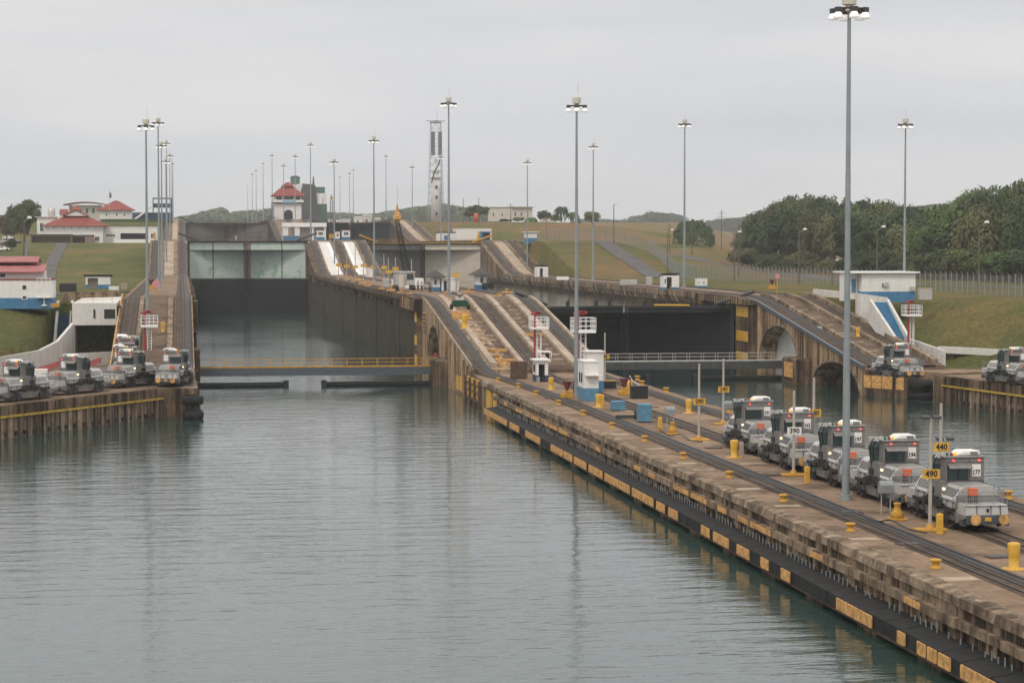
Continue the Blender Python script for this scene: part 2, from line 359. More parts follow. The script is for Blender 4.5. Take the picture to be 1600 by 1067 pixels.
nt.links.new(a_, p.inputs['Base Color']); p.inputs['Roughness'].default_value = .95; p.inputs['Specular IOR Level'].default_value = .1; bump(nt, p, noise(nt, 1.1, 8, .8), 1.0, .6)
ground = mb.build('ground', m); tag(ground, kind='structure')
# ---- water
def water_mat(name, deep, sc1=1.0, bst=1.0):
    m, nt, p = newmat(name)
    p.inputs['Base Color'].default_value = (*deep, 1); p.inputs['Roughness'].default_value = .02; p.inputs['IOR'].default_value = 1.75
    n1 = noise(nt, .4 * sc1, 3, .5, (.45, 1.6, 1)); n2 = noise(nt, 2.0 * sc1, 3, .55, (.4, 1.5, 1)); n3 = noise(nt, .03, 3, .5, (1, .35, 1))
    k = ramp(nt, n3, [(.35, (.35,) * 3), (.65, (1, 1, 1))])
    a = nt.nodes.new('ShaderNodeMath'); a.operation = 'MULTIPLY_ADD'; nt.links.new(n2, a.inputs[0]); a.inputs[1].default_value = .28; nt.links.new(n1, a.inputs[2])
    b = nt.nodes.new('ShaderNodeMath'); b.operation = 'MULTIPLY'; nt.links.new(a.outputs[0], b.inputs[0]); nt.links.new(k, b.inputs[1])
    bump(nt, p, b.outputs[0], bst, .125); return m
WM = water_mat('approach_water', (.024, .052, .045)); WM2 = water_mat('calm_chamber_water', (.05, .06, .05), 1.2, .35)
def sheet(name, rects, z, mat):
    mb = MB()
    for x0, x1, y0, y1 in rects: mb.add([(x0, y0, z), (x1, y0, z), (x1, y1, z), (x0, y1, z)], [(0, 1, 2, 3)])
    return tag(mb.build(name, mat), kind='structure')
sheet('water', [(-900, 900, -250, 320), (0, 40, 320, 618)], ZW, WM)
sheet('chamber_water', [(50, 90, 322.5, 617)], 8.6, WM2)
sheet('lake_water', [(0, 40, 612, 888), (50, 90, 612, 888)], 17.8, WM2)
sheet('upper_lake_water', [(0, 40, 887, 1405), (50, 90, 887, 1405)], 27.4, WM2)
# ---- draped strips (roads and paths)
M['asphalt'] = concrete('asphalt', (.085, .08, .078), (.15, .14, .135), (.05, .05, .05), .2, 0)
def drape(name, pts, wd, mat, off=.12, kind='structure'):
    P = []
    for (x0, y0), (x1, y1) in zip(pts, pts[1:]):
        n = max(1, int(hypot(x1 - x0, y1 - y0) / 3))
        P += [(x0 + (x1 - x0) * k / n, y0 + (y1 - y0) * k / n) for k in range(n)]
    P.append(pts[-1]); vs = []; fs = []; K = 4
    for i, (x, y) in enumerate(P):
        q = P[min(i + 1, len(P) - 1)]; r = P[max(i - 1, 0)]; d = Vector((q[0] - r[0], q[1] - r[1])).normalized(); n = Vector((-d.y, d.x))
        for k in range(K + 1):
            xx = x + n.x * wd * (k / K - .5); yy = y + n.y * wd * (k / K - .5); vs.append((xx, yy, zg(xx, yy) + off))
    for i in range(len(P) - 1):
        for k in range(K): a = i * (K + 1) + k; fs.append((a, a + 1, a + K + 2, a + K + 1))
    mb = MB(); mb.add(vs, fs); return tag(mb.build(name, mat), kind=kind)
def GZ(px, py, z0=Z1, it=25):      # point of the ground seen at a pixel (walks the ray)
    d = ray(px, py); t = 150.0
    while t < 3000:
        q = CP + d * t
        if q.z < zg(q.x, q.y) and not (LX0 < q.x < RX1): return q
        t += 1.0
    return CP + d * 900
def g2(px, py): q = GZ(px, py); return (q.x, q.y)
# ================================================================ LOCK WALLS
def sweep(mb, ys, sec, smooth=False):
    vs = []; n = None
    for y in ys:
        s = sec(y); n = len(s); vs += [(x, y, z) for x, z in s]
    fs = [(i * n + k, i * n + (k + 1) % n, (i + 1) * n + (k + 1) % n, (i + 1) * n + k) for i in range(len(ys) - 1) for k in range(n)]
    fs += [tuple(range(n - 1, -1, -1)), tuple(range((len(ys) - 1) * n, len(ys) * n))]
    mb.add(vs, fs, smooth)
def YS(a, b, fine=3, coarse=40):
    r = [a]; 
    while r[-1] < b - 1e-6:
        y = r[-1]; near = any(u - 9 < y < v + 9 for u, v, _, _ in RA)
        r.append(min(b, y + (fine if near else coarse)) if near else min(b, min([y + coarse] + [u - 9.0 + .01 for u, v, _, _ in RA if u - 9 > y])))
    return r
def strip(mb, x0, x1, d0, d1, a, b, fine=3):
    f0 = x0 if callable(x0) else (lambda y: x0); f1 = x1 if callable(x1) else (lambda y: x1)
    sweep(mb, YS(a, b, fine), lambda y: [(f0(y), top(y) + d0), (f1(y), top(y) + d0), (f1(y), top(y) + d1), (f0(y), top(y) + d1)])
def tow_track(parent, cf, a, b, label=None, slot=1, name='tow_track', wd=1.05):
    f = cf if callable(cf) else (lambda y: cf)
    mb = MB(); mb.cur = 0; strip(mb, lambda y: f(y) - wd, lambda y: f(y) + wd, -.2, .035, a, b)
    mb.cur = 1
    for s in (-.76, .76): strip(mb, lambda y: f(y) + s - .035, lambda y: f(y) + s + .035, 0, .12, a, b)
    mb.cur = 2; strip(mb, lambda y: f(y) - .09, lambda y: f(y) + .09, 0, .08, a, b)
    if slot: strip(mb, lambda y: f(y) + .3, lambda y: f(y) + .7, -.1, .06, a, b); strip(mb, lambda y: f(y) + .82, lambda y: f(y) + 1.0, -.1, .07, a, b)
    return tag(mb.build(name, [M['tread'], M['rail'], M['track']], parent), label)
def kerbs(parent, xs, a, b, mat, d=.42, name='kerb'):
    mb = MB()
    for x0, x1 in xs: strip(mb, x0, x1, -.3, d, a, b)
    return mb.build(name, mat, parent)
# ---- centre wall
CW = thing('lock_wall', 'long concrete centre wall with tow tracks running from the right foreground up three ramps', 'wall')
def cxl(y): return 35.4 if y < 256 else (36.0 if y > 262 else 35.4 + .6 * (y - 256) / 6)
def cxr(y): return 52.6 if y < 200 else (53.0 if y > 262 else 52.6 + .4 * (y - 200) / 62)
ARC = [(296.5, 312.5, 1.8, 7.4)]
def arch(y, lst):
    for a, b, z0, z1 in lst:
        if a < y < b: 
            u = (y - (a + b) / 2) / ((b - a) / 2); return z0 + (z1 - z0) * sqrt(max(0, 1 - u * u))
    return -6
mb = MB(); sweep(mb, frange(20, 262, 11) + [262], lambda y: [(cxl(y), -6), (cxr(y), -6), (cxr(y), Z0), (cxl(y), Z0)]); mb.build('approach_wall', M['deck'], CW)
ysr = sorted(set(frange(262, 322, 1.2) + [322]))
mb = MB(); sweep(mb, YS(262, 322), lambda y: [(41, -6), (CX1, -6), (CX1, top(y)), (41, top(y))]); mb.build('ramp', M['ramp_floor'], CW)
mb = MB(); sweep(mb, ysr, lambda y: [(36, arch(y, ARC)), (41, arch(y, ARC)), (41, top(y)), (36, top(y))]); mb.build('arch_wall', M['conc_orange'], CW)
mb = MB(); mb.box(38.2, 38.5, 296, 313, -.6, 7.5); mb.build('arch_back_wall', M['white_conc'], CW)
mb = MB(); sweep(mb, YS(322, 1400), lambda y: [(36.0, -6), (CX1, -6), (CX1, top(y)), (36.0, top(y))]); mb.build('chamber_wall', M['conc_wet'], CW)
mb = MB(); strip(mb, 36.02, CX1 - .02, -.5, .012, 322.1, 1400); mb.build('deck', M['deck'], CW)
# coping along the chamber, corbelled out
mb = MB(); sweep(mb, YS(335, 612, coarse=20), lambda y: [(36.0, top(y) - 2.1), (36.2, top(y) - 2.1), (36.2, top(y) + .02), (35.0, top(y) + .02), (35.0, top(y) - .8)])
for y in frange(345, 600, 9.0):
    mb.box(35.25, 36.1, y, y + 1.0, 8.9, 10.7)
mb.build('coping', M['conc'], CW)
mb = MB()
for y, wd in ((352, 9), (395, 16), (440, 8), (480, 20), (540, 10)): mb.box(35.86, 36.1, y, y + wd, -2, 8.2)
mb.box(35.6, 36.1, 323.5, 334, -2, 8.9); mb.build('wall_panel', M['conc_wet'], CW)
mb = MB(); mb.box(35.2, 36.05, 318.5, 323, -3, 9.2); mb.build('gate_pier', M['conc'], CW)
mb = MB()
for z in (7.4, 3.9, .9): mb.box(35.12, 35.2, 318.9, 321.6, z, z + 1.5)
mb.build('guard_plate', M['yellow_b'], CW)
mb = MB(); sweep(mb, YS(318, 338), lambda y: [(34.6, 9.1), (36.0, 9.1), (36.0, top(y) + .02), (34.6, top(y) + .02)]); mb.build('pier_head', M['conc'], CW)
mb = MB()
for k in range(14): mb.box(34.52, 34.6, 319 + k * 1.35, 319.25 + k * 1.35, 9.2, 10.9)
mb.build('pier_rib', M['conc_orange'], CW)
mb = MB()
for k in range(5): mb.box(35.7, 36.05, 313.6 + .0 * k, 316.9, 6.3 + k * .62, 6.55 + k * .62)
for k in range(9): mb.box(35.75, 36.02, 263 + k * 3.6, 263.4 + k * 3.6, -3, top(263 + k * 3.6) - .35)
for k in range(4): mb.box(35.75, 36.02, 294 - .6 * k, 294.25 - .6 * k, -3, top(292) - .35)
mb.build('wall_rib', M['conc_orange'], CW)
# dark buttress pier in the water, end of the footbridge
mb = MB(); mb.prism([(34.4, 288), (36.0, 286), (36.05, 297), (34.4, 296.2), (33.9, 292)], -4, 3.4); mb.build('bridge_pier', M['conc'], CW, bevel=.25)
mb = MB(); mb.box(34.3, 34.39, 289, 290.4, -.2, 2.6); mb.build('pier_plate', M['orange_w'], CW)
# yellow plates at the toe of the ramp
mb = MB()
for i in range(3):
    for j in range(3): mb.box(35.28, 35.4, 259.4 - i * 4.2, 262.7 - i * 4.2, .35 + j * .85, 1.02 + j * .85)
mb.box(35.78, 35.98, 270.5, 277, .1, 1.9); mb.box(35.2, 35.38, 241.5, 245, -.2, 2.2); mb.box(35.2, 35.38, 236.5, 239.5, -.2, 2.2)
mb.build('fender_plate', M['yellow_b'], CW)
mb = MB()
for i in range(4): mb.box(35.0, 35.39, 262.8 - i * 4.2, 263.3 - i * 4.2, -3, 2.75)
for z in (.1, 1.1, 1.95): mb.box(35.1, 35.27, 250.7, 263, z, z + .16)
mb.build('fender_frame', M['rust'], CW)
# approach wall side: coping, ribs, beam, fender
mb = MB(); ys = frange(24, 249, 2.2); rr = random.Random(3)
sweep(mb, ys, lambda y: [(34.95 + rr.uniform(-.05, .05), 2.5 + rr.uniform(-.03, .03)), (35.9, 2.45), (35.9, 3.02), (35.5, 3.035), (35.0 + rr.uniform(-.05, .06), 2.98 + rr.uniform(-.05, .03))]); mb.build('coping', M['cap'], CW)
mb = MB()
for y in frange(24, 234, .82):
    if rr.random() < .82: mb.box(35.02 + rr.uniform(-.05, .1), 35.45, y + rr.uniform(-.1, .1), y + rr.uniform(.25, .55), -.9, 1.56)
mb.box(35.2, 35.46, 24, 236, .2, 2.5)
mb.build('wall_rib', M['conc_light'], CW)
mb = MB()
for y in frange(24, 234, 5.2): mb.box(34.78, 35.1, y, y + 4.95, 1.55 + rr.uniform(-.04, .04), 2.0)
mb.build('rubbing_beam', M['cap'], CW)
mb = MB()
for y in frange(96, 234, 5.2):
    if rr.random() < .62: mb.box(34.74, 34.77, y + .1, y + rr.choice((2.4, 4.6)), 1.6, 1.95)
mb.build('painted_beam_face', M['orange_w'], CW)
mb = MB()
for y in frange(24, 232, .75):
    if rr.random() < .8: mb.box(34.74, 34.79, y, y + .06, .95, 1.3 + rr.uniform(-.1, .1))
tag(mb.build('fender_chain', M['galv'], CW), kind='stuff')
mb = MB(); y = 24.0; blk = []
while y < 232:
    n = rr.uniform(2.2, 3.4); j = rr.uniform(-.04, .04); blk.append((y, n))
    mb.hexa([(33.62 + j, y + .04, .1), (35.2, y + .04, .1), (35.2, y + n - .04, .1), (33.62 + j, y + n - .04, .1)],
            [(33.62 + j, y + .04, .78), (35.2, y + .04, 1.0), (35.2, y + n - .04, 1.0), (33.62 + j, y + n - .04, .78)]); y += n
mb.build('fender', M['rubber'], CW)
mb = MB(); i = 0; YB = []
# which fender blocks wear a yellow timber face, by the column they are seen in
for px0, px1 in ((757, 793), (797, 812), (822, 845), (862, 880), (882, 895), (898, 917), (921, 942), (946, 985), (989, 1022), (1027, 1040), (1046, 1060), (1097, 1110), (1116, 1140), (1153, 1172), (1190, 1202), (1222, 1236), (1309, 1364), (1404, 1416), (1435, 1448), (1451, 1465), (1468, 1487), (1503, 1560), (1580, 1600)):
    yb, ya = YX(px0, 33.6, .5), YX(px1, 33.6, .5); YB.append((ya, yb)); n = max(1, round((yb - ya) / 1.35))
    for k in range(n):
        u = ya + (yb - ya) * k / n; v = ya + (yb - ya) * (k + 1) / n
        mb.box(33.5, 33.58, u + .03, v - .03, .14, .74)
mb.build('timber_facing', M['orange_w'], CW)
mb = MB(); mb.box(33.75, 34.0, 24, 232, -.12, .08)
mb.build('fender_beam', M['rust'], CW)
mb = MB()
for y in frange(28, 232, 9.0): mb.box(33.9, 35.3, y, y + 3.0, -3, -.1)
mb.build('fender_pile', M['conc'], CW)
mb = MB(); mb.box(35.0, 35.3, 24, 236, -3, .2); mb.build('shadow_wall', M['conc_wet'], CW)  # dark concrete colour stands in for the shade between fender and water
# tracks
def blend(a, b, y0, y1): return lambda y: a + (b - a) * sm(y0, y1, y)
cl = blend(38.95, 37.15, 236, 266); cm = blend(44.2, 44.3, 236, 266); crr = blend(50.3, 51.2, 236, 270)
tow_track(CW, cl, 24, 1395, 'left tow track of the centre wall'); tow_track(CW, cm, 24, 1395, 'middle return track of the centre wall', 0, 'return_track'); tow_track(CW, crr, 24, 1395, 'right tow track of the centre wall')
mb = MB()
for a, b in ((262, 322), ): 
    for x0, x1 in ((38.5, 39.3), (42.3, 42.95), (45.55, 46.3), (48.9, 49.9)): strip(mb, x0, x1, -.5, .5, 264, 320)
    strip(mb, 52.5, 52.95, -.5, .35, 264, 320); strip(mb, 36.02, 36.16, -.3, .25, 264, 320)
mb.build('kerb', M['strip'], CW)
mb = MB(); rr = random.Random(5)
for lane in ((39.5, 42.1), (46.6, 48.7)):
    for y in frange(268, 316, 3.4):
        a = lane[0] + rr.uniform(0, 1.2); b = lane[1] - rr.uniform(0, .8) if rr.random() < .8 else a + .8
        z = top(y); mb.box(a, max(b, a + .5), y, y + .75, z - .6, z + .2)
mb.build('step_block', M['strip'], CW)
mb = MB()
for x0, x1, y in ((39.6, 42.4, 264.5), (39.6, 42.4, 267.2), (39.4, 42.2, 274), (46.4, 49, 285)): mb.box(x0, x1, y, y + .9, top(y) - .3, top(y) + .35)
mb.build('painted_step', M['orange_w'], CW)
# white faces of the second ramp between the tracks
mb = MB()
for x0, x1, mt in ((38.6, 42.6, 0), (46.0, 49.6, 0)):
    mb.cur = 0; strip(mb, x0, x1, -1, .05, 560, 616, 2)
mb.cur = 1
for x0, x1 in ((41.4, 42.6), (46.0, 47.2)): strip(mb, x0, x1, -.8, .14, 562, 613, 2)
mb.build('white_ramp_face', [M['ramp_white'], M['white2']], CW)
mb = MB()
for x0, x1 in ((38.35, 38.9), (42.4, 42.95), (45.6, 46.1), (49.4, 50.0), (52.5, 52.98)):
    strip(mb, x0, x1, -.5, .45, 560, 618, 2); strip(mb, x0, x1, -.5, .45, 808, 898, 4)
mb.build('kerb', M['cap'], CW)
mb = MB(); mb.box(35.98, 36.4, 617, 640, 8, 20.5); sweep(mb, YS(560, 640, 2), lambda y: [(35.9, 9), (36.3, 9), (36.3, top(y) + .1), (35.9, top(y) + .1)]); mb.build('ramp_side', M['conc'], CW)
# pale pads and stains on the approach deck
mb = MB()
for px, py, wx, wy in ((838, 645, 1.4, .7), (905, 679, 1.4, .8), (950, 702, 1.6, .8), (1010, 735, 1.6, .8), (1060, 724, 1.4, .9), (1088, 765, 1.6, .9), (1224, 790, 1.6, .9), (1322, 842, 1.6, .9), (1455, 905, 1.7, 1), (985, 642, 1.9, .8), (1180, 724, 2.2, 1), (1090, 690, 1.8, .9), (1545, 830, 1.6, .8)):
    q = G(px, py, Z0); q.x = max(q.x, 36.0 + wx / 2); mb.box(q.x - wx / 2, q.x + wx / 2, q.y - wy / 2, q.y + wy / 2, Z0 - .05, Z0 + .006)
mb.build('concrete_pad', M['strip'], CW)
# ---- right wall
RW = thing('lock_wall', 'concrete side wall right of the right lane with two arches under its ramp', 'wall')
ARR = [(291.5, 311.5, 1.9, 7.2), (263.5, 284.5, -.6, 3.35)]
RA2 = 258
mb = MB(); sweep(mb, YS(262, 322), lambda y: [(92, -6), (RX1, -6), (RX1, top(y)), (92, top(y))]); mb.build('ramp', M['ramp_floor'], RW)
def ztr(y): return top(y)
mb = MB(); sweep(mb, sorted(set(frange(262, 322, .9) + [322])), lambda y: [(RX0, arch(y, ARR)), (92, arch(y, ARR)), (92, top(y)), (RX0, top(y))]); mb.build('arch_wall', M['conc_orange'], RW)
mb = MB(); mb.box(89.4, 89.7, 289, 314, -.5, 7.5); mb.box(89.0, 89.4, 296, 298, 1.8, 4.8); mb.box(88.4, 89.4, 290, 313, 1.1, 1.7); mb.build('arch_back_wall', M['white_conc'], RW)
mb = MB()
for k in range(46):
    y = 262.5 + k * 1.22
    if y > 316: break
    zb = max(arch(y, ARR), arch(y + .3, ARR)) + .1
    if zb < 0: zb = -3
    mb.box(RX0 - .16, RX0 + .02, y, y + .3, zb, top(y) - .45)
mb.build('wall_rib', M['conc_orange'], RW)
mb = MB(); sweep(mb, YS(262, 320), lambda y: [(RX0 - .3, top(y) - .4), (RX0 + .1, top(y) - .4), (RX0 + .1, top(y) + .1), (RX0 - .3, top(y) + .1)]); mb.build('coping', M['blue_grey'], RW)
mb = MB()
for a, b, z0, z1 in ARR:
    n = 26
    for k in range(n):
        t0, t1 = pi * k / n, pi * (k + 1) / n; ym, hw = (a + b) / 2, (b - a) / 2
        for (ra, rb) in ((1.0, 1.05),):
            P = [(ym - hw * r_ * cos(t), z0 + (z1 - z0) * r_ * sin(t)) for t, r_ in ((t0, ra), (t1, ra), (t1, rb), (t0, rb))]
            mb.hexa([(RX0 - .22, P[0][0], P[0][1]), (RX0 - .22, P[1][0], P[1][1]), (RX0 - .22, P[2][0], P[2][1]), (RX0 - .22, P[3][0], P[3][1])],
                    [(RX0 + .1, P[0][0], P[0][1]), (RX0 + .1, P[1][0], P[1][1]), (RX0 + .1, P[2][0], P[2][1]), (RX0 + .1, P[3][0], P[3][1])])
mb.build('arch_rim', M['cap'], RW)
mb = MB(); mb.prism([(84.6, 284.5), (87, 284.5), (87, 291.8), (84.6, 291.8)], -4, 3.2); mb.build('bridge_pier', M['conc'], RW, bevel=.2)
mb = MB(); mb.box(84.4, 84.6, 286.2, 290, .5, 2.6); mb.build('pier_plate', M['orange_w'], RW)
mb = MB(); mb.box(86.0, 87.05, 314.5, 322.6, -3, 9.8); mb.build('gate_pier', M['conc'], RW)
mb = MB()
for z in (8.0, 4.2, .9): mb.box(85.9, 86.0, 315.2, 322, z, z + 1.6)
mb.build('guard_plate', M['yellow_b'], RW)
mb = MB(); sweep(mb, YS(322, 1400), lambda y: [(RX0, -6), (RX1, -6), (RX1, top(y)), (RX0, top(y))]); mb.build('chamber_wall', M['conc'], RW)
mb = MB(); strip(mb, RX0 + .02, RX1 - .02, -.5, .012, 322.1, 1400); mb.build('deck', M['deck'], RW)
mb = MB(); sweep(mb, YS(338, 612, coarse=20), lambda y: [(RX0 + .02, 9.0), (RX0 + .02, top(y) + .02), (86.2, top(y) + .02), (86.2, 10.2), (86.7, 9.1)])
for y in frange(345, 600, 9.0): mb.box(86.3, 87.1, y, y + 1.0, 9.3, 10.7)
mb.build('coping', M['conc_light'], RW)
mb = MB(); sweep(mb, YS(314, 345), lambda y: [(85.2, 9.9), (RX0, 9.9), (RX0, top(y) + .02), (85.2, top(y) + .02)]); mb.cyl((85.9, 343, 9.4), (85.9, 343, 11.15), 1.4, n=12); mb.build('pier_head', M['conc'], RW)
mb = MB()
for k in range(18): mb.box(85.1, 85.2, 316 + k * 1.5, 316.25 + k * 1.5, 9.95, 10.95)
mb.build('pier_rib', M['conc_orange'], RW)
tow_track(RW, 88.4, 262, 1395, 'near tow track of the right wall'); tow_track(RW, 95.6, 262, 1395, 'outer return track of the right wall', 0, 'return_track')
mb = MB()
for x0, x1 in ((89.7, 90.3), (93.6, 94.3), (96.9, 97.7)): strip(mb, x0, x1, -.5, .5, 264, 322); strip(mb, x0, x1, -.5, .45, 560, 618, 2); strip(mb, x0, x1, -.5, .45, 808, 898, 4)
mb.build('kerb', M['cap'], RW)
mb = MB(); strip(mb, 90.4, 93.5, -.8, .05, 562, 616, 2); strip(mb, 90.4, 93.5, -.8, .05, 812, 896, 4); mb.build('pale_ramp_face', M['strip'], RW)
mb = MB()
for k in range(6): y = 272 + k * 6.5; mb.box(91 + .3 * (k % 2), 92.3, y, y + .8, top(y) - .3, top(y) + .16)
mb.build('step_block', M['strip'], RW)
# wing walls (flared ends of the side walls)
def wing(parent, P, Q, back, sgn, name, ylab):
    """P: corner by the lane, Q: far outer end, both on the water edge at deck level; back: unit vector away from the water"""
    P = Vector(P); Q = Vector(Q); d = (Q - P).normalized(); L_ = (Q - P).length
    b = Vector(back); W_ = 15 if sgn > 0 else 60
    mb = MB(); mb.prism([tuple(P), tuple(Q), tuple(Q + b * W_), tuple(P + b * W_)], -5, Z0 - .0); mb.build('wing_deck', M['deck'], parent)
    mb = MB(); a = P - b * .25; q = Q - b * .25
    mb.prism([tuple(a), tuple(q), tuple(q + b * 1.2), tuple(a + b * 1.2)], 1.95, Z0 + .01); mb.build('wing_coping', M['conc'], parent)
    mb = MB(); mb2 = MB(); rr = random.Random(9); u = 5.0
    while u < L_ - .5:
        w_ = rr.uniform(.5, 1.1); c = P + d * u; e_ = c + d * w_; f = b * .22
        mb.prism([tuple(c - f), tuple(e_ - f), tuple(e_ + f), tuple(c + f)], -2, 2.0)
        h = c + d * (w_ + .2); k = h + d * .4
        mb2.prism([tuple(h - f * 1.1), tuple(k - f * 1.1), tuple(k + f), tuple(h + f)], -.15, .3)
        u += w_ + rr.uniform(.5, .9)
    mb.build('wing_rib', M['conc_light'], parent); mb2.build('drain_hole', M['black'], parent)
    mb = MB(); u = P + d * 2.2; v = Q; f0 = b * .42; f1 = b * .2
    mb.prism([tuple(u - f0), tuple(v - f0), tuple(v - f1), tuple(u - f1)], 1.76, 1.97); mb.build('yellow_rail', M['yellow_worn'], parent)
    mb = MB(); mb.prism([tuple(P - b * .3), tuple(P + d * 5 - b * .3), tuple(P + d * 5 + b * .5), tuple(P + b * .5)], -3, Z0 + .03); mb.build('wing_nose', M['conc'], parent, bevel=.2)
WR0 = G(1462, 586, Z0).xy; WR1 = G(1600, 603, Z0).xy; dr = (WR1 - WR0).normalized(); nr_ = Vector((-dr.y, dr.x)); nr_ = nr_ if nr_.x > 0 else -nr_
wing(RW, WR0, WR0 + dr * 170, nr_, 1, '', '')
# short return between ramp toe and wing: P-> recess with tyres
q0 = (RX0, 262.2); q1 = tuple(G(1420, 582, Z0).xy); q2 = tuple(G(1458, 584, Z0).xy + Vector((0, 0)))
mb = MB(); mb.prism([(87, 262.4), q1, (q1[0] + 2.5, q1[1] + 2), (q2[0] + 2.2, q2[1] + 2), q2, (q2[0] + 14, q2[1] + 5), (RX1 + 2, 262.4)], -5, Z0); mb.build('toe_deck', M['deck'], RW)
dd = (Vector(q1) - Vector(q0)); L_ = dd.length; dd.normalize(); nn = Vector((dd.y, -dd.x)); nn = nn if nn.x < 0 else -nn
mb = MB(); a = Vector(q0) + nn * .3; b = Vector(q1) + nn * .3
mb.prism([tuple(a), tuple(b), tuple(b - nn * 1.2), tuple(a - nn * 1.2)], -3, Z0 + .02); mb.build('toe_wall', M['conc'], RW)
mb = MB()
for u, v in ((.04, .2), (.22, .44), (.46, .68), (.76, .93)):
    a = Vector(q0) + dd * L_ * u + nn * .38; b = Vector(q0) + dd * L_ * v + nn * .38; mb.prism([tuple(a), tuple(b), tuple(b - nn * .2), tuple(a - nn * .2)], .75, 2.35)
mb.build('fender_plate', M['orange_w'], RW)
# ---- left wall
LW = thing('lock_wall', 'concrete side wall left of the left lane with two tow tracks climbing its ramp', 'wall')
mb = MB(); sweep(mb, YS(240, 1400), lambda y: [(LX0, -6), (LX1, -6), (LX1, top(y)), (LX0, top(y))]); mb.build('chamber_wall', M['conc'], LW)
mb = MB(); strip(mb, LX0 + .02, LX1 - .02, -.5, .012, 340, 1399); mb.build('deck', M['deck'], LW)
mb = MB(); strip(mb, LX0 + .02, LX1 - .02, -.5, .012, 240.1, 340); mb.build('ramp', M['ramp_floor'], LW)
mb = MB(); strip(mb, RX0 + .02, 93.5, -.2, .014, 262.2, 322); mb.build('ramp', M['ramp_floor'], RW)
tow_track(LW, .15, 243, 1395, 'tow track at the water side of the left wall'); tow_track(LW, -7.2, 243, 1395, 'return track on the land side of the left wall', 0, 'return_track')
mb = MB()
for x0, x1 in ((-8.85, -8.45), (-6.1, -5.5), (-2.0, -1.3), (1.3, 1.48)): strip(mb, x0, x1, -.4, .45, 262, 320); strip(mb, x0, x1, -.5, .45, 560, 618, 2); strip(mb, x0, x1, -.5, .45, 808, 898, 4)
mb.build('kerb', M['cap'], LW)
mb = MB(); strip(mb, -8.88, -8.7, -1.5, .75, 262, 322); mb.build('orange_edge', M['orange_w'], LW)
mb = MB(); strip(mb, -4.6, -2.1, -.8, .06, 562, 616, 2); strip(mb, -3.6, -1.6, -.8, .5, 812, 896, 4); mb.build('white_ramp_face', M['strip'], LW)
mb = MB()
rr = random.Random(4)
for k in range(26): y = 250 + k * 13.5; mb.box(1.45, 1.8 + rr.uniform(0, .5), y, y + rr.uniform(2, 8), top(y) - rr.uniform(3, 5), top(y) - .1)
mb.build('rough_coping', M['conc'], LW)
WL0 = G(284, 603, Z0).xy; WL1 = G(0, 634, Z0).xy; dl = (WL1 - WL0).normalized(); nl_ = Vector((-dl.y, dl.x)); nl_ = nl_ if nl_.x < 0 else -nl_
wing(LW, WL0, WL0 + dl * 200, nl_, -1, '', '')
mb = MB(); mb.prism([tuple(WL0), tuple(WL0 + nl_ * 60), (-40, 304), (LX0 - .02, 304), (LX0 - .02, 244), (LX1, 244), (LX1, 240)], -5, Z0 - .004); mb.build('toe_deck', M['deck'], LW)
mb = MB(); mb.box(LX1 - 1.6, LX1 + .15, 239.5, 252, 2.3, Z0 + .02); mb.build('broken_ledge', M['cap'], LW)
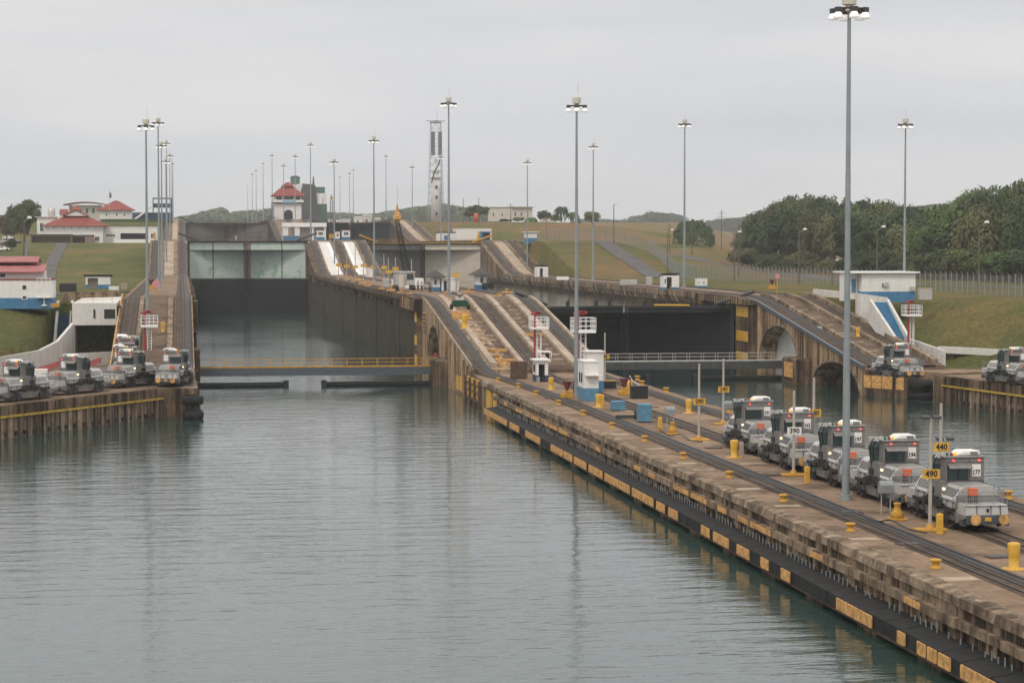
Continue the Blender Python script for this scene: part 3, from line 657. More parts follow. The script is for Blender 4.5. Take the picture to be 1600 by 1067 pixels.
# ================================================================ GATES
M['centre_post'] = concrete('rusty_gate_post', (.20, .15, .11), (.36, .31, .25), (.09, .05, .03), .8, .8, (.42, .6))
GD_ = [None]
def gate(name, x0, x1, y, zt, label, mats, wet=None, zb=-3, mid=6.5, slope=True, walkw=True, seam=(), leafmat2=None):
    g = thing(name, label, 'lock gate', ((x0 + x1) / 2, y, 0)); hw = (x1 - x0) / 2
    for s in (-1, 1):
        mb = MB(); a = Vector((s * hw, 0)); b = Vector((s * .15, mid)); d = (b - a).normalized(); n = Vector((-d.y, d.x)); n = n if n.y > 0 else -n
        mb.prism([tuple(a), tuple(b), tuple(b + n * 1.8), tuple(a + n * 1.8)], zb, zt)
        lf = mb.build('gate_leaf', mats[0 if s < 0 else 1], g)
        mb = MB()
        for t in (.0, .965):
            p0 = a + (b - a) * t - n * .12; p1 = a + (b - a) * (t + .035) - n * .12; mb.prism([tuple(p0), tuple(p1), tuple(p1 + n * .2), tuple(p0 + n * .2)], wet or zb, zt + .02)
        p0 = a - n * .14; p1 = b - n * .14
        mb.prism([tuple(p0), tuple(p1), tuple(p1 + n * .2), tuple(p0 + n * .2)], zt - .35, zt + .03)
        for t in seam:
            p0 = a + (b - a) * t - n * .1; p1 = a + (b - a) * (t + .015) - n * .1; mb.prism([tuple(p0), tuple(p1), tuple(p1 + n * .2), tuple(p0 + n * .2)], wet or zb, zt)
        mb.build('gate_post', M['black'] if mats[0] is GD_[0] and not walkw else M['rust'], g)
        if wet:
            mb = MB(); p0 = b - d * .95 - n * .16; mb.prism([tuple(p0), tuple(b - n * .16), tuple(b), tuple(p0 + n * .16)], wet, zt); mb.build('centre_post', M['centre_post'], g)
        if walkw:
            mb = MB(); 
            for (o_, zz) in ((-.3, zt + .05),):
                p0 = a - n * .9; p1 = b - n * .9; mb.prism([tuple(p0), tuple(p1), tuple(p1 + n * 1.1), tuple(p0 + n * 1.1)], zt + .05, zt + .22)
            L_ = (b - a).length; k = 0
            while k < L_:
                q = a + d * k - n * .85; mb.cyl((q.x, q.y, zt + .2), (q.x, q.y, zt + 1.3), .05, n=4); 
                if int(k / 2) % 4 == 1: r_ = a + d * (k + 1.6) - n * .85; mb.cyl((q.x, q.y, zt + .2), (r_.x, r_.y, zt + 1.3), .05, n=4)
                k += 2.0
            for zz in (.75, 1.3): mb.cyl((*(a - n * .85), zt + zz), (*(b - n * .85), zt + zz), .045, n=4)
            mb.build('walkway', M['yellow'] if walkw == 'y' else M['rust'], g)
        mb = MB(); c = a + Vector((s * 1.5, -1)); mb.cyl((s * (hw + 2.5), -3, zt + 2.4), (s * (hw - 3), .3, zt + .4), .28, n=6); mb.build('strut_arm', M['yellow'] if walkw == 'y' else M['darkgrey'], g)
    return g
GT = blockwall('green_gate_plate', (.47, .56, .51), (.52, .60, .55), (.38, .46, .42), 6, 1.15, (.50, .49, .44), .55, 'xz', (9.6, (.012, .014, .014)), (.17, .33, .25))
GB = blockwall('brown_gate_plate', (.13, .115, .10), (.17, .15, .13), (.08, .07, .06), 5, 1.0)
gate('lock_gate', LX1 + .1, CX0 - .1, 612, 20.2, 'pale green lock gate across the left lane, dark below its waterline', (GT, GT), wet=9.7, seam=(.42,), mid=7)
gate('lock_gate', LX1 + .1, CX0 - .1, 885, 28.3, 'brown upper lock gate of the left lane, behind the pale green gate', (GB, GB), zb=15)
GD = blockwall('black_gate_plate', (.016, .018, .022), (.02, .022, .026), (.012, .012, .014), 2.4, .9, (.03, .03, .032), .5)
GD_[0] = GD
g = gate('lock_gate', CX1 + .05, RX0 - 1.0, 323.5, 9.45, 'tall black lock gate across the right lane beyond the footbridge', (GD, GD), walkw=False, mid=6.2)
mb = MB()
for x in (-15, -9.5, -4.6, -2.3, 3.4, 5.6, 9.0): mb.cb(x, 7.4 - abs(x) * .36, 9.5, .55, .5, .75); mb.cb(x + .15, 7.4 - abs(x) * .36, 10.2, .25, .4, .35)
mb.build('hatch_fitting', M['black'], g)
mb = MB(); a = 2.8
mb.hexa([(4.5, 4.1, 9.5), (9.8, 2.2, 9.5), (9.8, 2.45, 9.5), (4.5, 4.35, 9.5)], [(4.5, 4.1, 9.75), (9.8, 2.2, 9.75), (9.8, 2.45, 9.75), (4.5, 4.35, 9.75)]); mb.build('yellow_edge', M['yellow_b'], g)
GG = blockwall('grey_gate_plate', (.15, .15, .15), (.18, .18, .175), (.10, .10, .10), 5, 1.0, (.05, .045, .04), .4)
GC = blockwall('beige_gate_plate', (.50, .45, .38), (.55, .50, .42), (.40, .35, .29), 5, 1.1, (.62, .58, .52), .5)
gate('lock_gate', CX1 + .1, RX0 - .1, 612, 19.6, 'lock gate of the right lane with one grey and one beige leaf', (GG, GC), zb=5, walkw='y')
gate('lock_gate', CX1 + .1, RX0 - .1, 885, 28.6, 'dark upper lock gate of the right lane, below the ship', (GD, GD), zb=15)
# ================================================================ FOOTBRIDGES
def footbridge(label, x0, x1, y, z, rail, girder, pont):
    b = thing('footbridge', label, 'footbridge', ((x0 + x1) / 2, y, 0)); h = (x1 - x0) / 2
    mb = MB(); mb.box(-h, h, -.7, .7, z - .14, z); mb.build('deck', M['darkgrey'], b)
    mb = MB(); mb.box(-h, h, -.82, -.7, z - 1.15, z + .05); mb.box(-h, h, .7, .82, z - 1.15, z + .05)
    for k in frange(-h, h, 2.2): mb.box(k, k + .08, -.9, -.82, z - 1.12, z)
    mb.box(-h, h, -.95, -.82, z - 1.2, z - 1.08); mb.build('girder', girder, b)
    mb = MB()
    for s in (-.78, .78):
        k = -h; i = 0
        while k < h: mb.cyl((k, s, z), (k, s, z + 1.05), .035, n=4); k += 2.1
        for zz in (.55, 1.05): mb.cyl((-h, s, z + zz), (h, s, z + zz), .03, n=4)
    mb.box(-h, h, -.86, -.83, z - .1, z + .14); mb.build('railing', rail, b)
    mb = MB()
    for a, c in pont: 
        mb.cyl((a, -.5, ZW + .3), (c, -.5, ZW + .3), .33, n=8)
        for e_ in (a, c): mb.cb(e_, -.5, ZW - .2, .7, 1.2, 1.05)
        mb.box(a, c, -.9, -.2, ZW + .5, ZW + .62)
    mb.build('pontoon', M['black'], b)
    return b
footbridge('low grey footbridge with yellow handrails across the left lane', LX1, 35.0, 292, 2.35, M['yellow'], M['blue_grey'], ((-16.5, -4.2), (1.0, 16)))
fb = footbridge('low footbridge with pale grey handrails in front of the black gate', CX1, 88.5, 296, 2.5, M['grey_l'], M['darkgrey'], ((-17, -5), (2, 16)))
# ================================================================ LOCOMOTIVES
def make_mule(mir, number=None):
    """rack locomotive; local +y points away from its near (buffer) end; the glazed bay is on the -x side (mir=1) or +x side (mir=-1)"""
    t = thing('locomotive', '', 'locomotive')
    X = lambda x: x * mir
    def bx(mb, x0, x1, y0, y1, z0, z1): mb.box(min(X(x0), X(x1)), max(X(x0), X(x1)), y0, y1, z0, z1)
    # chassis: side frames that rise at both ends
    mb = MB()
    for s in (-1, 1):
        mb.extx([(-4.75, .95), (-4.75, .75), (-3.9, .45), (-3.2, .28), (3.2, .28), (3.9, .45), (4.75, .75), (4.75, .95)], s * 1.32, s * 1.18)
    mb.box(-1.18, 1.18, -4.6, 4.6, .5, .9)
    for k in range(6):
        for s in (-1, 1): mb.box(s * 1.33 - .02, s * 1.33 + .02, -3.0 + k * 1.15, -2.35 + k * 1.15, .42, .8)
    t_ch = mb.build('chassis', M['grey'], t, bevel=.02)
    mb = MB(); bx(mb, -1.2, 1.2, -4.85, -4.68, .42, .92); bx(mb, -1.2, 1.2, 4.68, 4.85, .42, .92); mb.build('buffer_beam', M['blue_grey'], t, bevel=.02)
    for y in (-2.9, -1.9, 1.9, 2.9):
        mb = MB()
        for s in (-1, 1): mb.cyl((s * 1.34, y, .42), (s * 1.5, y, .42), .4, .36, 14)
        mb.build('wheel', M['darkgrey'], t)
    for y in (-2.4, 2.4):
        mb = MB(); mb.box(-1.5, 1.5, y - .9, y + .9, .2, .5)
        for s in (-1, 1): mb.box(s * 1.4 - .08, s * 1.4 + .08, y - .9, y + .9, .95, 1.15); mb.box(s * 1.42 - .1, s * 1.42 + .1, y - .3, y + .3, .4, .97)
        mb.build('bogie', M['black'], t)
    # lower body, end blocks, hoods
    mb = MB(); mb.box(-1.32, 1.32, -3.3, 3.3, .95, 1.5); mb.box(-1.3, 1.3, -3.45, -3.3, 1.2, 1.9); mb.build('body', M['grey'], t, bevel=.03)
    mb = MB()
    for s in (-1, 1): mb.hexa([(-1.24, s * 4.8, .92), (1.24, s * 4.8, .92), (1.24, s * 3.3, .92), (-1.24, s * 3.3, .92)][::s], [(-1.2, s * 4.74, 1.5), (1.2, s * 4.74, 1.5), (1.2, s * 3.3, 1.5), (-1.2, s * 3.3, 1.5)][::s])
    mb.build('end_platform', M['grey_l'], t, bevel=.03)
    mb = MB(); mb.box(-.06, .06, -4.87, -4.8, 1.12, 1.3); mb.build('socket_hole', M['black'], t)
    for s in (-1, 1):
        mb = MB(); mb.cur = 0
        pr = [(-1.32, 1.5), (-1.32, 1.68), (-1.0, 2.25), (-.8, 2.42), (.8, 2.42), (1.0, 2.25), (1.32, 1.68), (1.32, 1.5)]
        mb.exty(pr, min(s * 1.1, s * 3.35), max(s * 1.1, s * 3.35))
        mb.cur = 1      # louvres on both slopes
        for q in (-1, 1):
            for k in range(7):
                y = s * 1.3 + s * k * .27; a = Vector((q * 1.31, y, 1.72)); b = Vector((q * 1.04, y + s * .14, 2.2)); n = Vector((q * .85, 0, .5)) * .04; d = Vector((0, .035, 0))
                mb.hexa([a - d, a + d, a + d + n, a - d + n], [b - d, b + d, b + d + n, b - d + n])
        hd = mb.build('hood', [M['grey_l'], M['darkgrey']], t, bevel=.02)
        mb = MB()
        for k in range(5): mb.box(X(-1.35), X(-1.31), s * 1.3 + s * k * .32, s * 1.5 + s * k * .32, 1.58, 1.66) if mir > 0 else mb.box(1.31, 1.35, s * 1.3 + s * k * .32, s * 1.5 + s * k * .32, 1.58, 1.66)
        mb.build('vent', M['white2'], t)
    mb = MB()
    for s in (-1, 1):
        mb.path([(X(-1.36), -3.2, 1.05), (X(-1.36), -.6, 1.2), (X(-1.36), .8, 1.1), (X(-1.36), 3.2, 1.0)], .04, 4)
        for k in range(7): mb.box(s * 1.34 - .03, s * 1.34 + .03, -3.1 + k * .95, -3.0 + k * .95, .95, 1.5)
        for x in (-1.25, 1.25): mb.box(x - .1, x + .1, s * 4.3 - .3, s * 4.3 + .3, .3, .62)
    mb.build('piping', M['darkgrey'], t)
    mb = MB(); mb.path([(-1.2, 4.6, 1.5), (-1.2, 4.6, 2.2), (1.2, 4.6, 2.2), (1.2, 4.6, 1.5)], .022, 4); mb.path([(-1.2, 4.6, 1.85), (1.2, 4.6, 1.85)], .022, 4); mb.path([(-1.2, 4.6, 2.2), (-1.2, 3.5, 2.2), (-1.2, 3.5, 1.5)], .022, 4); mb.path([(1.2, 4.6, 2.2), (1.2, 3.5, 2.2), (1.2, 3.5, 1.5)], .022, 4); mb.build('railing', M['galv'], t)
    # windlass gear on the side
    mb = MB()
    for s in (-1, 1):
        mb = MB()
        mb.cyl((X(-1.62), s * .95, 1.15), (X(-1.3), s * .95, 1.15), .28, n=12); bx(mb, -1.6, -1.3, s * 1.5 - .3, s * 1.5 + .3, 1.05, 1.25)
        bx(mb, -1.55, -1.3, min(s * .1, s * .75), max(s * .1, s * .75), 1.0, 1.5); mb.build('windlass', M['black'], t)
    for s in (-1, 1): mb = MB(); bx(mb, 1.3, 1.5, s * 1.2 - .5, s * 1.2 + .5, 1.0, 1.3); mb.build('side_box', M['darkgrey'], t)
    mb = MB()
    for x in (-.62, .2, .75): mb.box(x - .012, x + .012, -4.83, -4.76, .95, 1.48)
    mb.box(-1.22, 1.22, -4.82, -4.7, 1.44, 1.46); bx(mb, .34, .36, -1.125, -1.1, 1.6, 3.7); bx(mb, -1.04, 1.24, -1.125, -1.1, 2.44, 2.47); bx(mb, -1.04, 1.24, -1.125, -1.1, 3.5, 3.52)
    for k in range(5): mb.box(-1.0, 1.0, -3.32 + k * .5, -3.29 + k * .5, 2.405, 2.435)
    mb.build('panel_seam', M['darkgrey'], t)
    mb = MB(); bx(mb, .1, .9, -1.13, -1.1, 1.62, 2.3); bx(mb, -1.36, -1.33, -3.2, -1.5, 1.0, 1.4); bx(mb, -1.36, -1.33, 1.6, 3.0, 1.0, 1.4); mb.build('access_panel', M['grey_l'], t)
    # cab
    mb = MB()
    bx(mb, -1.05, 1.25, -1.1, 1.1, 1.5, 3.75); bx(mb, -1.32, -1.05, -1.1, 1.1, 1.5, 2.45); bx(mb, -1.15, 1.3, -1.18, 1.18, 3.75, 3.86)
    cab = mb.build('cab', M['grey'], t, bevel=.03)
    for s in (-1, 1):
        mb = MB(); bx(mb, -.98, .28, s * 1.1 - .02 * 1, s * 1.1 + .02, 2.5, 3.45); wn = mb.build('window', M['black'], t)
        mb = MB(); bx(mb, -.92, -.38, s * 1.125, s * 1.135, 2.56, 3.3); bx(mb, -.3, .22, s * 1.125, s * 1.135, 2.56, 3.3); pn = mb.build('pane', M['glass_t'], wn)
        mb = MB(); mb.hexa([(X(-1.0), s * 1.1, 3.45), (X(.38), s * 1.1, 3.45), (X(.38), s * 1.62, 3.2), (X(-1.0), s * 1.62, 3.2)], [(X(-1.0), s * 1.1, 3.5), (X(.38), s * 1.1, 3.5), (X(.38), s * 1.62, 3.24), (X(-1.0), s * 1.62, 3.24)]); mb.build('sunshade', M['grey'], t)
    # glazed prism bay on the water side
    bay = [(-1.05, 0), (-1.22, .1), (-1.3, .45), (-1.22, .8), (-1.05, .95)]; top_ = [(-1.05, -.1), (-1.38, .1), (-1.5, .45), (-1.38, .8), (-1.05, 1.0)]
    mb = MB()
    vs = [(X(x), y, 2.0) for x, y in bay] + [(X(x), y, 3.3) for x, y in top_] + [(X(x * .85), y * .9, 3.72) for x, y in top_]
    mb.add(vs, [(i, i + 1, i + 6, i + 5) for i in range(4)] + [(i + 5, i + 6, i + 11, i + 10) for i in range(4)] + [(0, 1, 2, 3, 4), (10, 11, 12, 13, 14)])
    by = mb.build('glazed_bay', M['glass_t'], t)
    mb = MB()
    for i in range(5): mb.cyl(vs[i], vs[i + 5], .045, n=4); mb.cyl(vs[i + 5], vs[i + 10], .04, n=4)
    for r0 in (0, 5, 10):
        for i in range(4): mb.cyl(vs[r0 + i], vs[r0 + i + 1], .04, n=4)
    mb.hexa([(X(x), y, 1.62) for x, y in ((-1.32, 0), (-1.4, .1), (-1.4, .8), (-1.32, .9))], [(X(x), y, 2.0) for x, y in ((-1.05, -.2), (-1.38, .1), (-1.38, .8), (-1.05, .95))])
    mb.build('bay_frame', M['black'], by)
    # roof gear
    mb = MB(); bx(mb, .15, 1.15, -.7, .7, 3.86, 4.12); mb.hexa([(X(.15), -.7, 3.86), (X(.15), .7, 3.86), (X(-.25), .55, 3.86), (X(-.25), -.55, 3.86)], [(X(.15), -.7, 4.12), (X(.15), .7, 4.12), (X(-.05), .5, 4.05), (X(-.05), -.5, 4.05)])
    mb.build('air_conditioner', M['white'], t, bevel=.05)
    mb = MB(); 
    for k in range(3): bx(mb, .55, 1.0, -.715, -.705, 3.9 + k * .07, 3.94 + k * .07)
    mb.build('grille', M['darkgrey'], t)
    for k, mt in enumerate(('lens_green', 'lens_red', 'lens_yellow')):
        mb = MB(); mb.lathe([(.09, 0), (.09, .14), (.05, .2)], (X(-.92 + k * .25), -.9, 3.88), 8); o = mb.build('signal_lamp', M[mt], t); tag(o, ('green', 'red', 'yellow')[k] + ' signal lamp on the cab roof')
    for x in (-.62, .92):
        mb = MB(); mb.cyl((X(x), -1.2, 3.62), (X(x), -1.08, 3.62), .075, n=10); mb.build('tail_lamp', M['em_red'], t)
    mb = MB()
    for x, z in ((-1.22, 2.02), (-1.0, 2.08)): mb.cyl((X(x), -1.32, z), (X(x), -1.12, z), .07, n=8)
    mb.build('headlamp', M['em_head'], t)
    mb = MB(); mb.cyl((X(-1.3), -.6, 3.75), (X(-1.3), -.6, 4.02), .12, n=8); mb.cyl((X(-1.45), .3, 3.72), (X(-1.45), .3, 3.95), .14, n=8); mb.cyl((X(-1.5), -.5, 3.78), (X(-.6), .6, 3.9), .06, n=5); mb.build('horn', M['grey_l'], t)
    # buffers
    for s in (-1, 1):
        for x in (-.82, .82):
            mb = MB(); mb.cyl((x, s * 4.85, .72), (x, s * 5.15, .72), .12, n=8); mb.cyl((x, s * 5.15, .72), (x, s * 5.22, .72), .3, n=14); mb.build('buffer', M['orange_w'], t)
    mb = MB(); mb.box(-.18, .18, -4.95, -4.85, .62, .82); mb.build('coupling', M['yellow_b'], t)
    # seat box and railing on the near platform
    mb = MB(); mb.cur = 0; bx(mb, -.75, -.3, -4.1, -3.7, 1.95, 2.35); mb.cur = 1
    for x in (-.72, -.33):
        for y in (-4.05, -3.75): mb.cyl((X(x), y, 1.5), (X(x), y, 1.95), .025, n=4)
    bx(mb, -.72, -.34, -3.72, -3.68, 1.9, 2.0); mb.build('orange_box', [M['orange_red'], M['darkgrey']], t)
    mb = MB()
    for s in (-1,):
        P = [(-1.2, -3.45), (-1.2, -4.65), (1.2, -4.65), (1.2, -3.45)]
        for zz in (1.85, 2.2): mb.path([(x, y, zz) for x, y in P], .022, 4)
        for x in (-1.2, -.4, .4, 1.2): mb.cyl((x, -4.65, 1.5), (x, -4.65, 2.2), .022, n=4)
        for x in (-1.2, 1.2):
            for y in (-3.5, -4.1): mb.cyl((x, y, 1.5), (x, y, 2.35 if y > -4 else 2.2), .022, n=4)
    for x in (.75, 1.05): mb.path([(x, -4.3, 1.5), (x, -4.3, 2.25), (x, -4.0, 2.4), (x, -3.7, 2.25)], .022, 4)
    mb.build('railing', M['galv'], t)
    mb = MB(); bx(mb, .5, 1.02, -1.125, -1.105, 2.7, 3.4); mb.build('number_plate', M['white'], t)
    return t
def children_named(o, n): return [c for c in o.children if c.name.split('.')[0] == n]
protoR = make_mule(1); protoL = make_mule(-1); usedR = usedL = False
def place_mule(mir, x, y, rz, z, label, number, group):
    global usedR, usedL
    if mir > 0: o = protoR if not usedR else copy_tree(protoR0)
    else: o = protoL if not usedL else copy_tree(protoL0)
    return o
def mule(o, x, y, z, rz, label, number, group, pitch=0):
    o.location = (x, y, z); o.rotation_euler = (pitch, 0, rz); tag(o, label, 'locomotive', group)
    if number:
        pl = children_named(o, 'number_plate')[0]; mir = 1 if o.get('mir', 1) > 0 else -1
        mesh_text('number', number, .37, M['black'], pl, (.76 * mir, -1.13, 2.92), sx=.8, th=.004, off=.014)
extraR = [copy_tree(protoR) for _ in range(6)]; extraL = [copy_tree(protoL) for _ in range(5)]
Rm = [protoR] + extraR; Lm = [protoL] + extraL
for o in Lm: o['mir'] = -1
gc = 'rack locomotives parked nose to tail on the centre wall'
def cmule(px, py, o, num, lab):
    # px,py: middle of the two near buffers (z = deck + .72)
    q = G(px, py, Z0 + .8); mule(o, q.x, q.y + 5.0, Z0 + .1, 0, lab, num, gc)
    return q
for o, (px, py, num, lab) in zip(Rm, ((1545, 812, '177', 'grey rack locomotive numbered 177, nearest of the row on the centre wall'),
        (1440, 778, '194', 'grey rack locomotive numbered 194, just behind locomotive 177'),
        (1352, 748, '197', 'grey rack locomotive numbered 197, behind the thick light mast'),
        (1270, 721, '162', 'grey rack locomotive numbered 162, partly behind the white 390 sign'),
        (1205, 697, '191', 'grey rack locomotive numbered 191, farthest of the row on the centre wall'))): cmule(px, py, o, num, lab)
# right wing wall
a = math.atan2(-dr.x, dr.y)      # heading of +y axis along the wing away from camera
hd = math.atan2((-dr).y, (-dr).x) - pi / 2
q = G(1405, 592, Z0); mule(Rm[5], q.x + .6, q.y + 2.5, Z0 + .1, hd * .75, 'grey locomotive at the foot of the right wall ramp beside two standing men', None, 'locomotives on the right wall')
q = G(1570, 600, Z0); mule(Rm[6], q.x + 1.2, q.y + 1.0, Z0 + .1, hd, 'grey locomotive at the right edge of the photo on the right wing wall', None, 'locomotives on the right wall')
# left
hl = math.atan2((-dl).y, (-dl).x) - pi / 2
gl = 'locomotives on the left wall'
for o, (px, py, lab, rz, dy) in zip(Lm, ((30, 625, 'grey locomotive at the left edge of the photo on the left wing wall', hl, 0),
        (118, 614, 'grey locomotive in the middle of three on the left wing wall, red boats behind it', hl, 0),
        (205, 603, 'grey locomotive rounding the bend of the left wing wall, below two with lit lamps', hl * .9, 0))):
    q = G(px, py, Z0); mule(o, q.x, q.y + dy, Z0 + .1, rz, lab, None, gl)
def on_ramp(o, X, Y, lab): mule(o, X, Y, top(Y) + .1, 0, lab, None, gl, math.atan2(top(Y + 3) - top(Y - 3), 6))
on_ramp(Lm[3], -6.9, 255, 'grey locomotive first of two waiting on the outer track of the left ramp')
on_ramp(Lm[4], -6.8, 265, 'grey locomotive second of two waiting on the outer track of the left ramp')
mule(Lm[5], -.9, 246, Z0 + .1, hl * .35, 'grey locomotive at the water side corner of the left wall above the tyres', None, gl)
# ================================================================ LIGHT MASTS
def make_mast():
    t = thing('light_mast', '', 'light mast')
    mb = MB(); mb.cyl((0, 0, 0), (0, 0, .35), .42, .4, 12); mb.cyl((0, 0, .35), (0, 0, 10), .25, .215, 14); mb.cyl((0, 0, 10), (0, 0, 20.5), .20, .165, 14); mb.cyl((0, 0, 20.5), (0, 0, 30.6), .155, .11, 14)
    mb.build('pole', M['galv'], t)
    mb = MB(); mb.cyl((0, 0, 31.0), (0, 0, 31.6), .45, .45, 10); mb.cyl((0, 0, 30.6), (0, 0, 31), .25, n=8); mb.cyl((.2, .1, 31.9), (.2, .1, 33.2), .03, n=4); mb.build('winch_cap', M['cream'], t)
    mb = MB()
    P = [(.7 * cos(2 * pi * k / 12), .7 * sin(2 * pi * k / 12), 30.75) for k in range(13)]; mb.path(P, .06, 5)
    for k in range(6): a = pi / 3 * k; mb.cyl((0, 0, 30.75), (.95 * cos(a), .95 * sin(a), 30.75), .05, n=4)
    mb.build('ring', M['rust'], t)
    for k in range(6):
        a = pi / 3 * k + .2; x, y = 1.0 * cos(a), 1.0 * sin(a)
        mb = MB(); mb.box(x - .17, x + .17, y - .17, y + .17, 30.5, 30.8); ob = mb.build('ballast_box', M['darkgrey'], t)
        mb = MB(); mb.lathe([(.1, .42), (.2, .36), (.3, .14), (.33, 0)], (x, y, 30.1), 12); mb.build('lamp_bowl', M['lamp'], t)
    return t
MAST = make_mast(); first_mast = [True]
def mast(px, py, zb, lab, grp='tall light masts along the locks'):
    q = G(px, py, zb + 31.0)
    o = MAST if first_mast[0] else copy_tree(MAST); first_mast[0] = False
    o.location = (q.x, q.y, zb); o.rotation_euler.z = random.uniform(0, 1); tag(o, lab, 'light mast', grp); return q
for a in ((1327, 8, Z0, 'thickest light mast, standing on the deck beside locomotive 197'),
          (901, 162, Z0, 'light mast rising behind the blue and white hut on the centre wall'),
          (701, 159, 10.2, 'light mast near the top of the first centre ramp, above the green cart'),
          (584, 218, Z1, 'light mast on the centre wall left of the crawler crane'),
          (522, 252, Z1, 'light mast in front of the white faces of the second centre ramp'),
          (485, 226, Z2, 'light mast right of the control tower, crossing the dark stern ramp of the ship'),
          (461, 244, Z2, 'light mast in front of the right half of the red roofed control tower'),
          (443, 259, Z2, 'light mast in front of the left half of the red roofed control tower'),
          (425, 243, Z3, 'light mast just left of the control tower, first of the receding row'),
          (411, 256, Z3, 'light mast second to the left of the control tower'),
          (400, 267, Z3, 'light mast third to the left of the control tower'),
          (394, 273, Z3, 'light mast fourth to the left of the control tower'),
          (387, 291, Z3, 'light mast fifth and farthest left of the control tower'),
          (1070, 192, Z1, 'light mast on the right lock wall by the open white hut'),
          (927, 228, Z1, 'light mast on the right lock wall in front of the steep road'),
          (824, 253, Z1, 'light mast at the foot of the second right ramp'),
          (603, 244, Z3, 'light mast far up the right wall, left of the striped ramp top'),
          (644, 261, Z2, 'light mast left of the lattice tower, shorter in the photo'),
          (689, 245, Z2, 'light mast directly in front of the lighthouse tower'),
          (552, 266, Z3, 'light mast nearer of a far pair right of the ship'),
          (546, 271, Z3, 'light mast farther of a far pair right of the ship'),
          (531, 277, Z3, 'light mast nearest to the green ship column, small and far'),
          (1415, 192, 6.5, 'light mast behind the right wall ramp beside the blue stairs'),
          (228, 194, 4.2, 'nearest and leftmost light mast on the left wall'),
          (247, 190, Z1, 'second light mast on the left wall, about as tall as the first'),
          (252, 226, Z1, 'third light mast on the left wall, head well below the first two'),
          (259, 251, Z1, 'light mast on the left wall with the lowest head of the front group'),
          (260, 223, Z2, 'light mast on the left wall with its head right above the third'),
          (265, 243, Z2, 'light mast on the left wall, right of the lowest front head'),
          (268.5, 244, Z3, 'light mast far back on the left wall level with its neighbour'),
          (270, 256, Z3, 'light mast at the far end of the left wall, rightmost of its cluster')): mast(*a)
# ================================================================ SMALL DECK THINGS
def once(maker, lst, apply):
    o = maker()
    for i, it in enumerate(lst): c = o if i == 0 else None; 
def series(maker, items, place):
    src = maker(); objs = [src] + [copy_tree(src) for _ in items[1:]]
    for o, it in zip(objs, items): place(o, it)
    return objs
# small mushroom bollards
def mk_small():
    t = thing('bollard', '', 'bollard'); mb = MB(); mb.lathe([(.36, 0), (.36, .06), (.24, .12), (.2, .34), (.36, .44), (.36, .52), (.28, .56)], (0, 0, 0), 14); mb.build('bollard_body', M['yellow'], t); return t
sb = [(778, 596, 'by the yellow plated corner'), (810, 605, 'second from the ramp foot'), (838, 617, 'third from the ramp foot'), (873, 632, 'fourth, left of the blue and white hut'), (911, 648, 'below the blue and white hut'),
      (956, 668, 'left of the tilted blue cart'), (1007, 689, 'below the tall blue cabinet'), (1067, 716, 'left of the 290 sign foot'), (1139, 746, 'left of the 390 sign foot'), (1224, 783, 'right of the 390 sign foot'), (1329, 829, 'below the thickest light mast'), (1462, 887, 'nearest the camera')]
def pl(o, it): q = G(it[0], it[1], Z0 + .02); o.location = (q.x, q.y, Z0); o.scale = (.85,) * 3; tag(o, it[2] if len(it[2]) > 400 else 'low yellow bollard on the left edge strip, ' + it[2], 'bollard', 'mushroom bollards along the left edge of the deck')
series(mk_small, sb, pl)
sb2 = [(996, 594, 'near the black gate end'), (1003, 602, 'second, beside its farther twin'), (1041, 613, 'above the black crate'), (1140, 644, 'beside the 240 sign'), (1575, 779, 'right of locomotive 177')]
def pl2(o, it): q = G(it[0], it[1], Z0 + .02); o.location = (q.x, q.y, Z0); tag(o, 'low orange yellow bollard on the right edge strip, ' + it[2], 'bollard', 'mushroom bollards along the right edge of the deck')
series(mk_small, sb2, pl2)
def mk_tall():
    t = thing('bollard', '', 'bollard'); mb = MB(); mb.lathe([(.62, 0), (.62, .03), (.24, .05), (.26, .6), (.32, 1.18), (.30, 1.28), (.2, 1.33)], (0, 0, 0), 16); mb.build('bollard_body', M['yellow_b'], t); return t
tb = [(1584, 888, 'waist high yellow bollard nearest the camera at the right edge'), (861, 608, 'tall yellow bollard between the open blue hut and the maroon funnel'), (935, 636, 'tall yellow bollard against the front of the blue and white hut'), (984, 614, 'tall yellow bollard left of the black crate'),
      (1076, 645, 'tall yellow bollard right of the 290 sign in mid deck'), (1147, 714, 'tall yellow bollard left of locomotive 191 with a pale block')]
def pl3(o, it): q = G(it[0], it[1], Z0 + .02); o.location = (q.x, q.y, Z0); tag(o, it[2], 'bollard', 'tall yellow bollards on the deck')
series(mk_tall, tb, pl3)
def mk_post():
    t = thing('marker_post', '', 'marker post'); mb = MB(); mb.box(-.17, .17, -.15, .15, 0, 1.15); mb.cyl((0, 0, 1.15), (0, 0, 1.22), .06, n=6); mb.build('post_body', M['yellow_b'], t, bevel=.03); return t
pp = [(1468, 834, 'square yellow post beside the foot of the 490 sign'), (1261, 755, 'square yellow post beside the foot of the 390 sign'), (1031, 672, 'square yellow post right of the tall blue cabinet'), (1158, 714, 'pale concrete post beside a tall yellow bollard'), (941, 634, 'square orange post behind the yellow bollard at the hut')]
def pl4(o, it): q = G(it[0], it[1], Z0 + .02); o.location = (q.x, q.y, Z0); tag(o, it[2], 'marker post', 'square posts on the deck')
po = series(mk_post, pp, pl4)
po[3].children[0].data = po[3].children[0].data.copy(); po[3].children[0].data.materials[0] = M['strip']
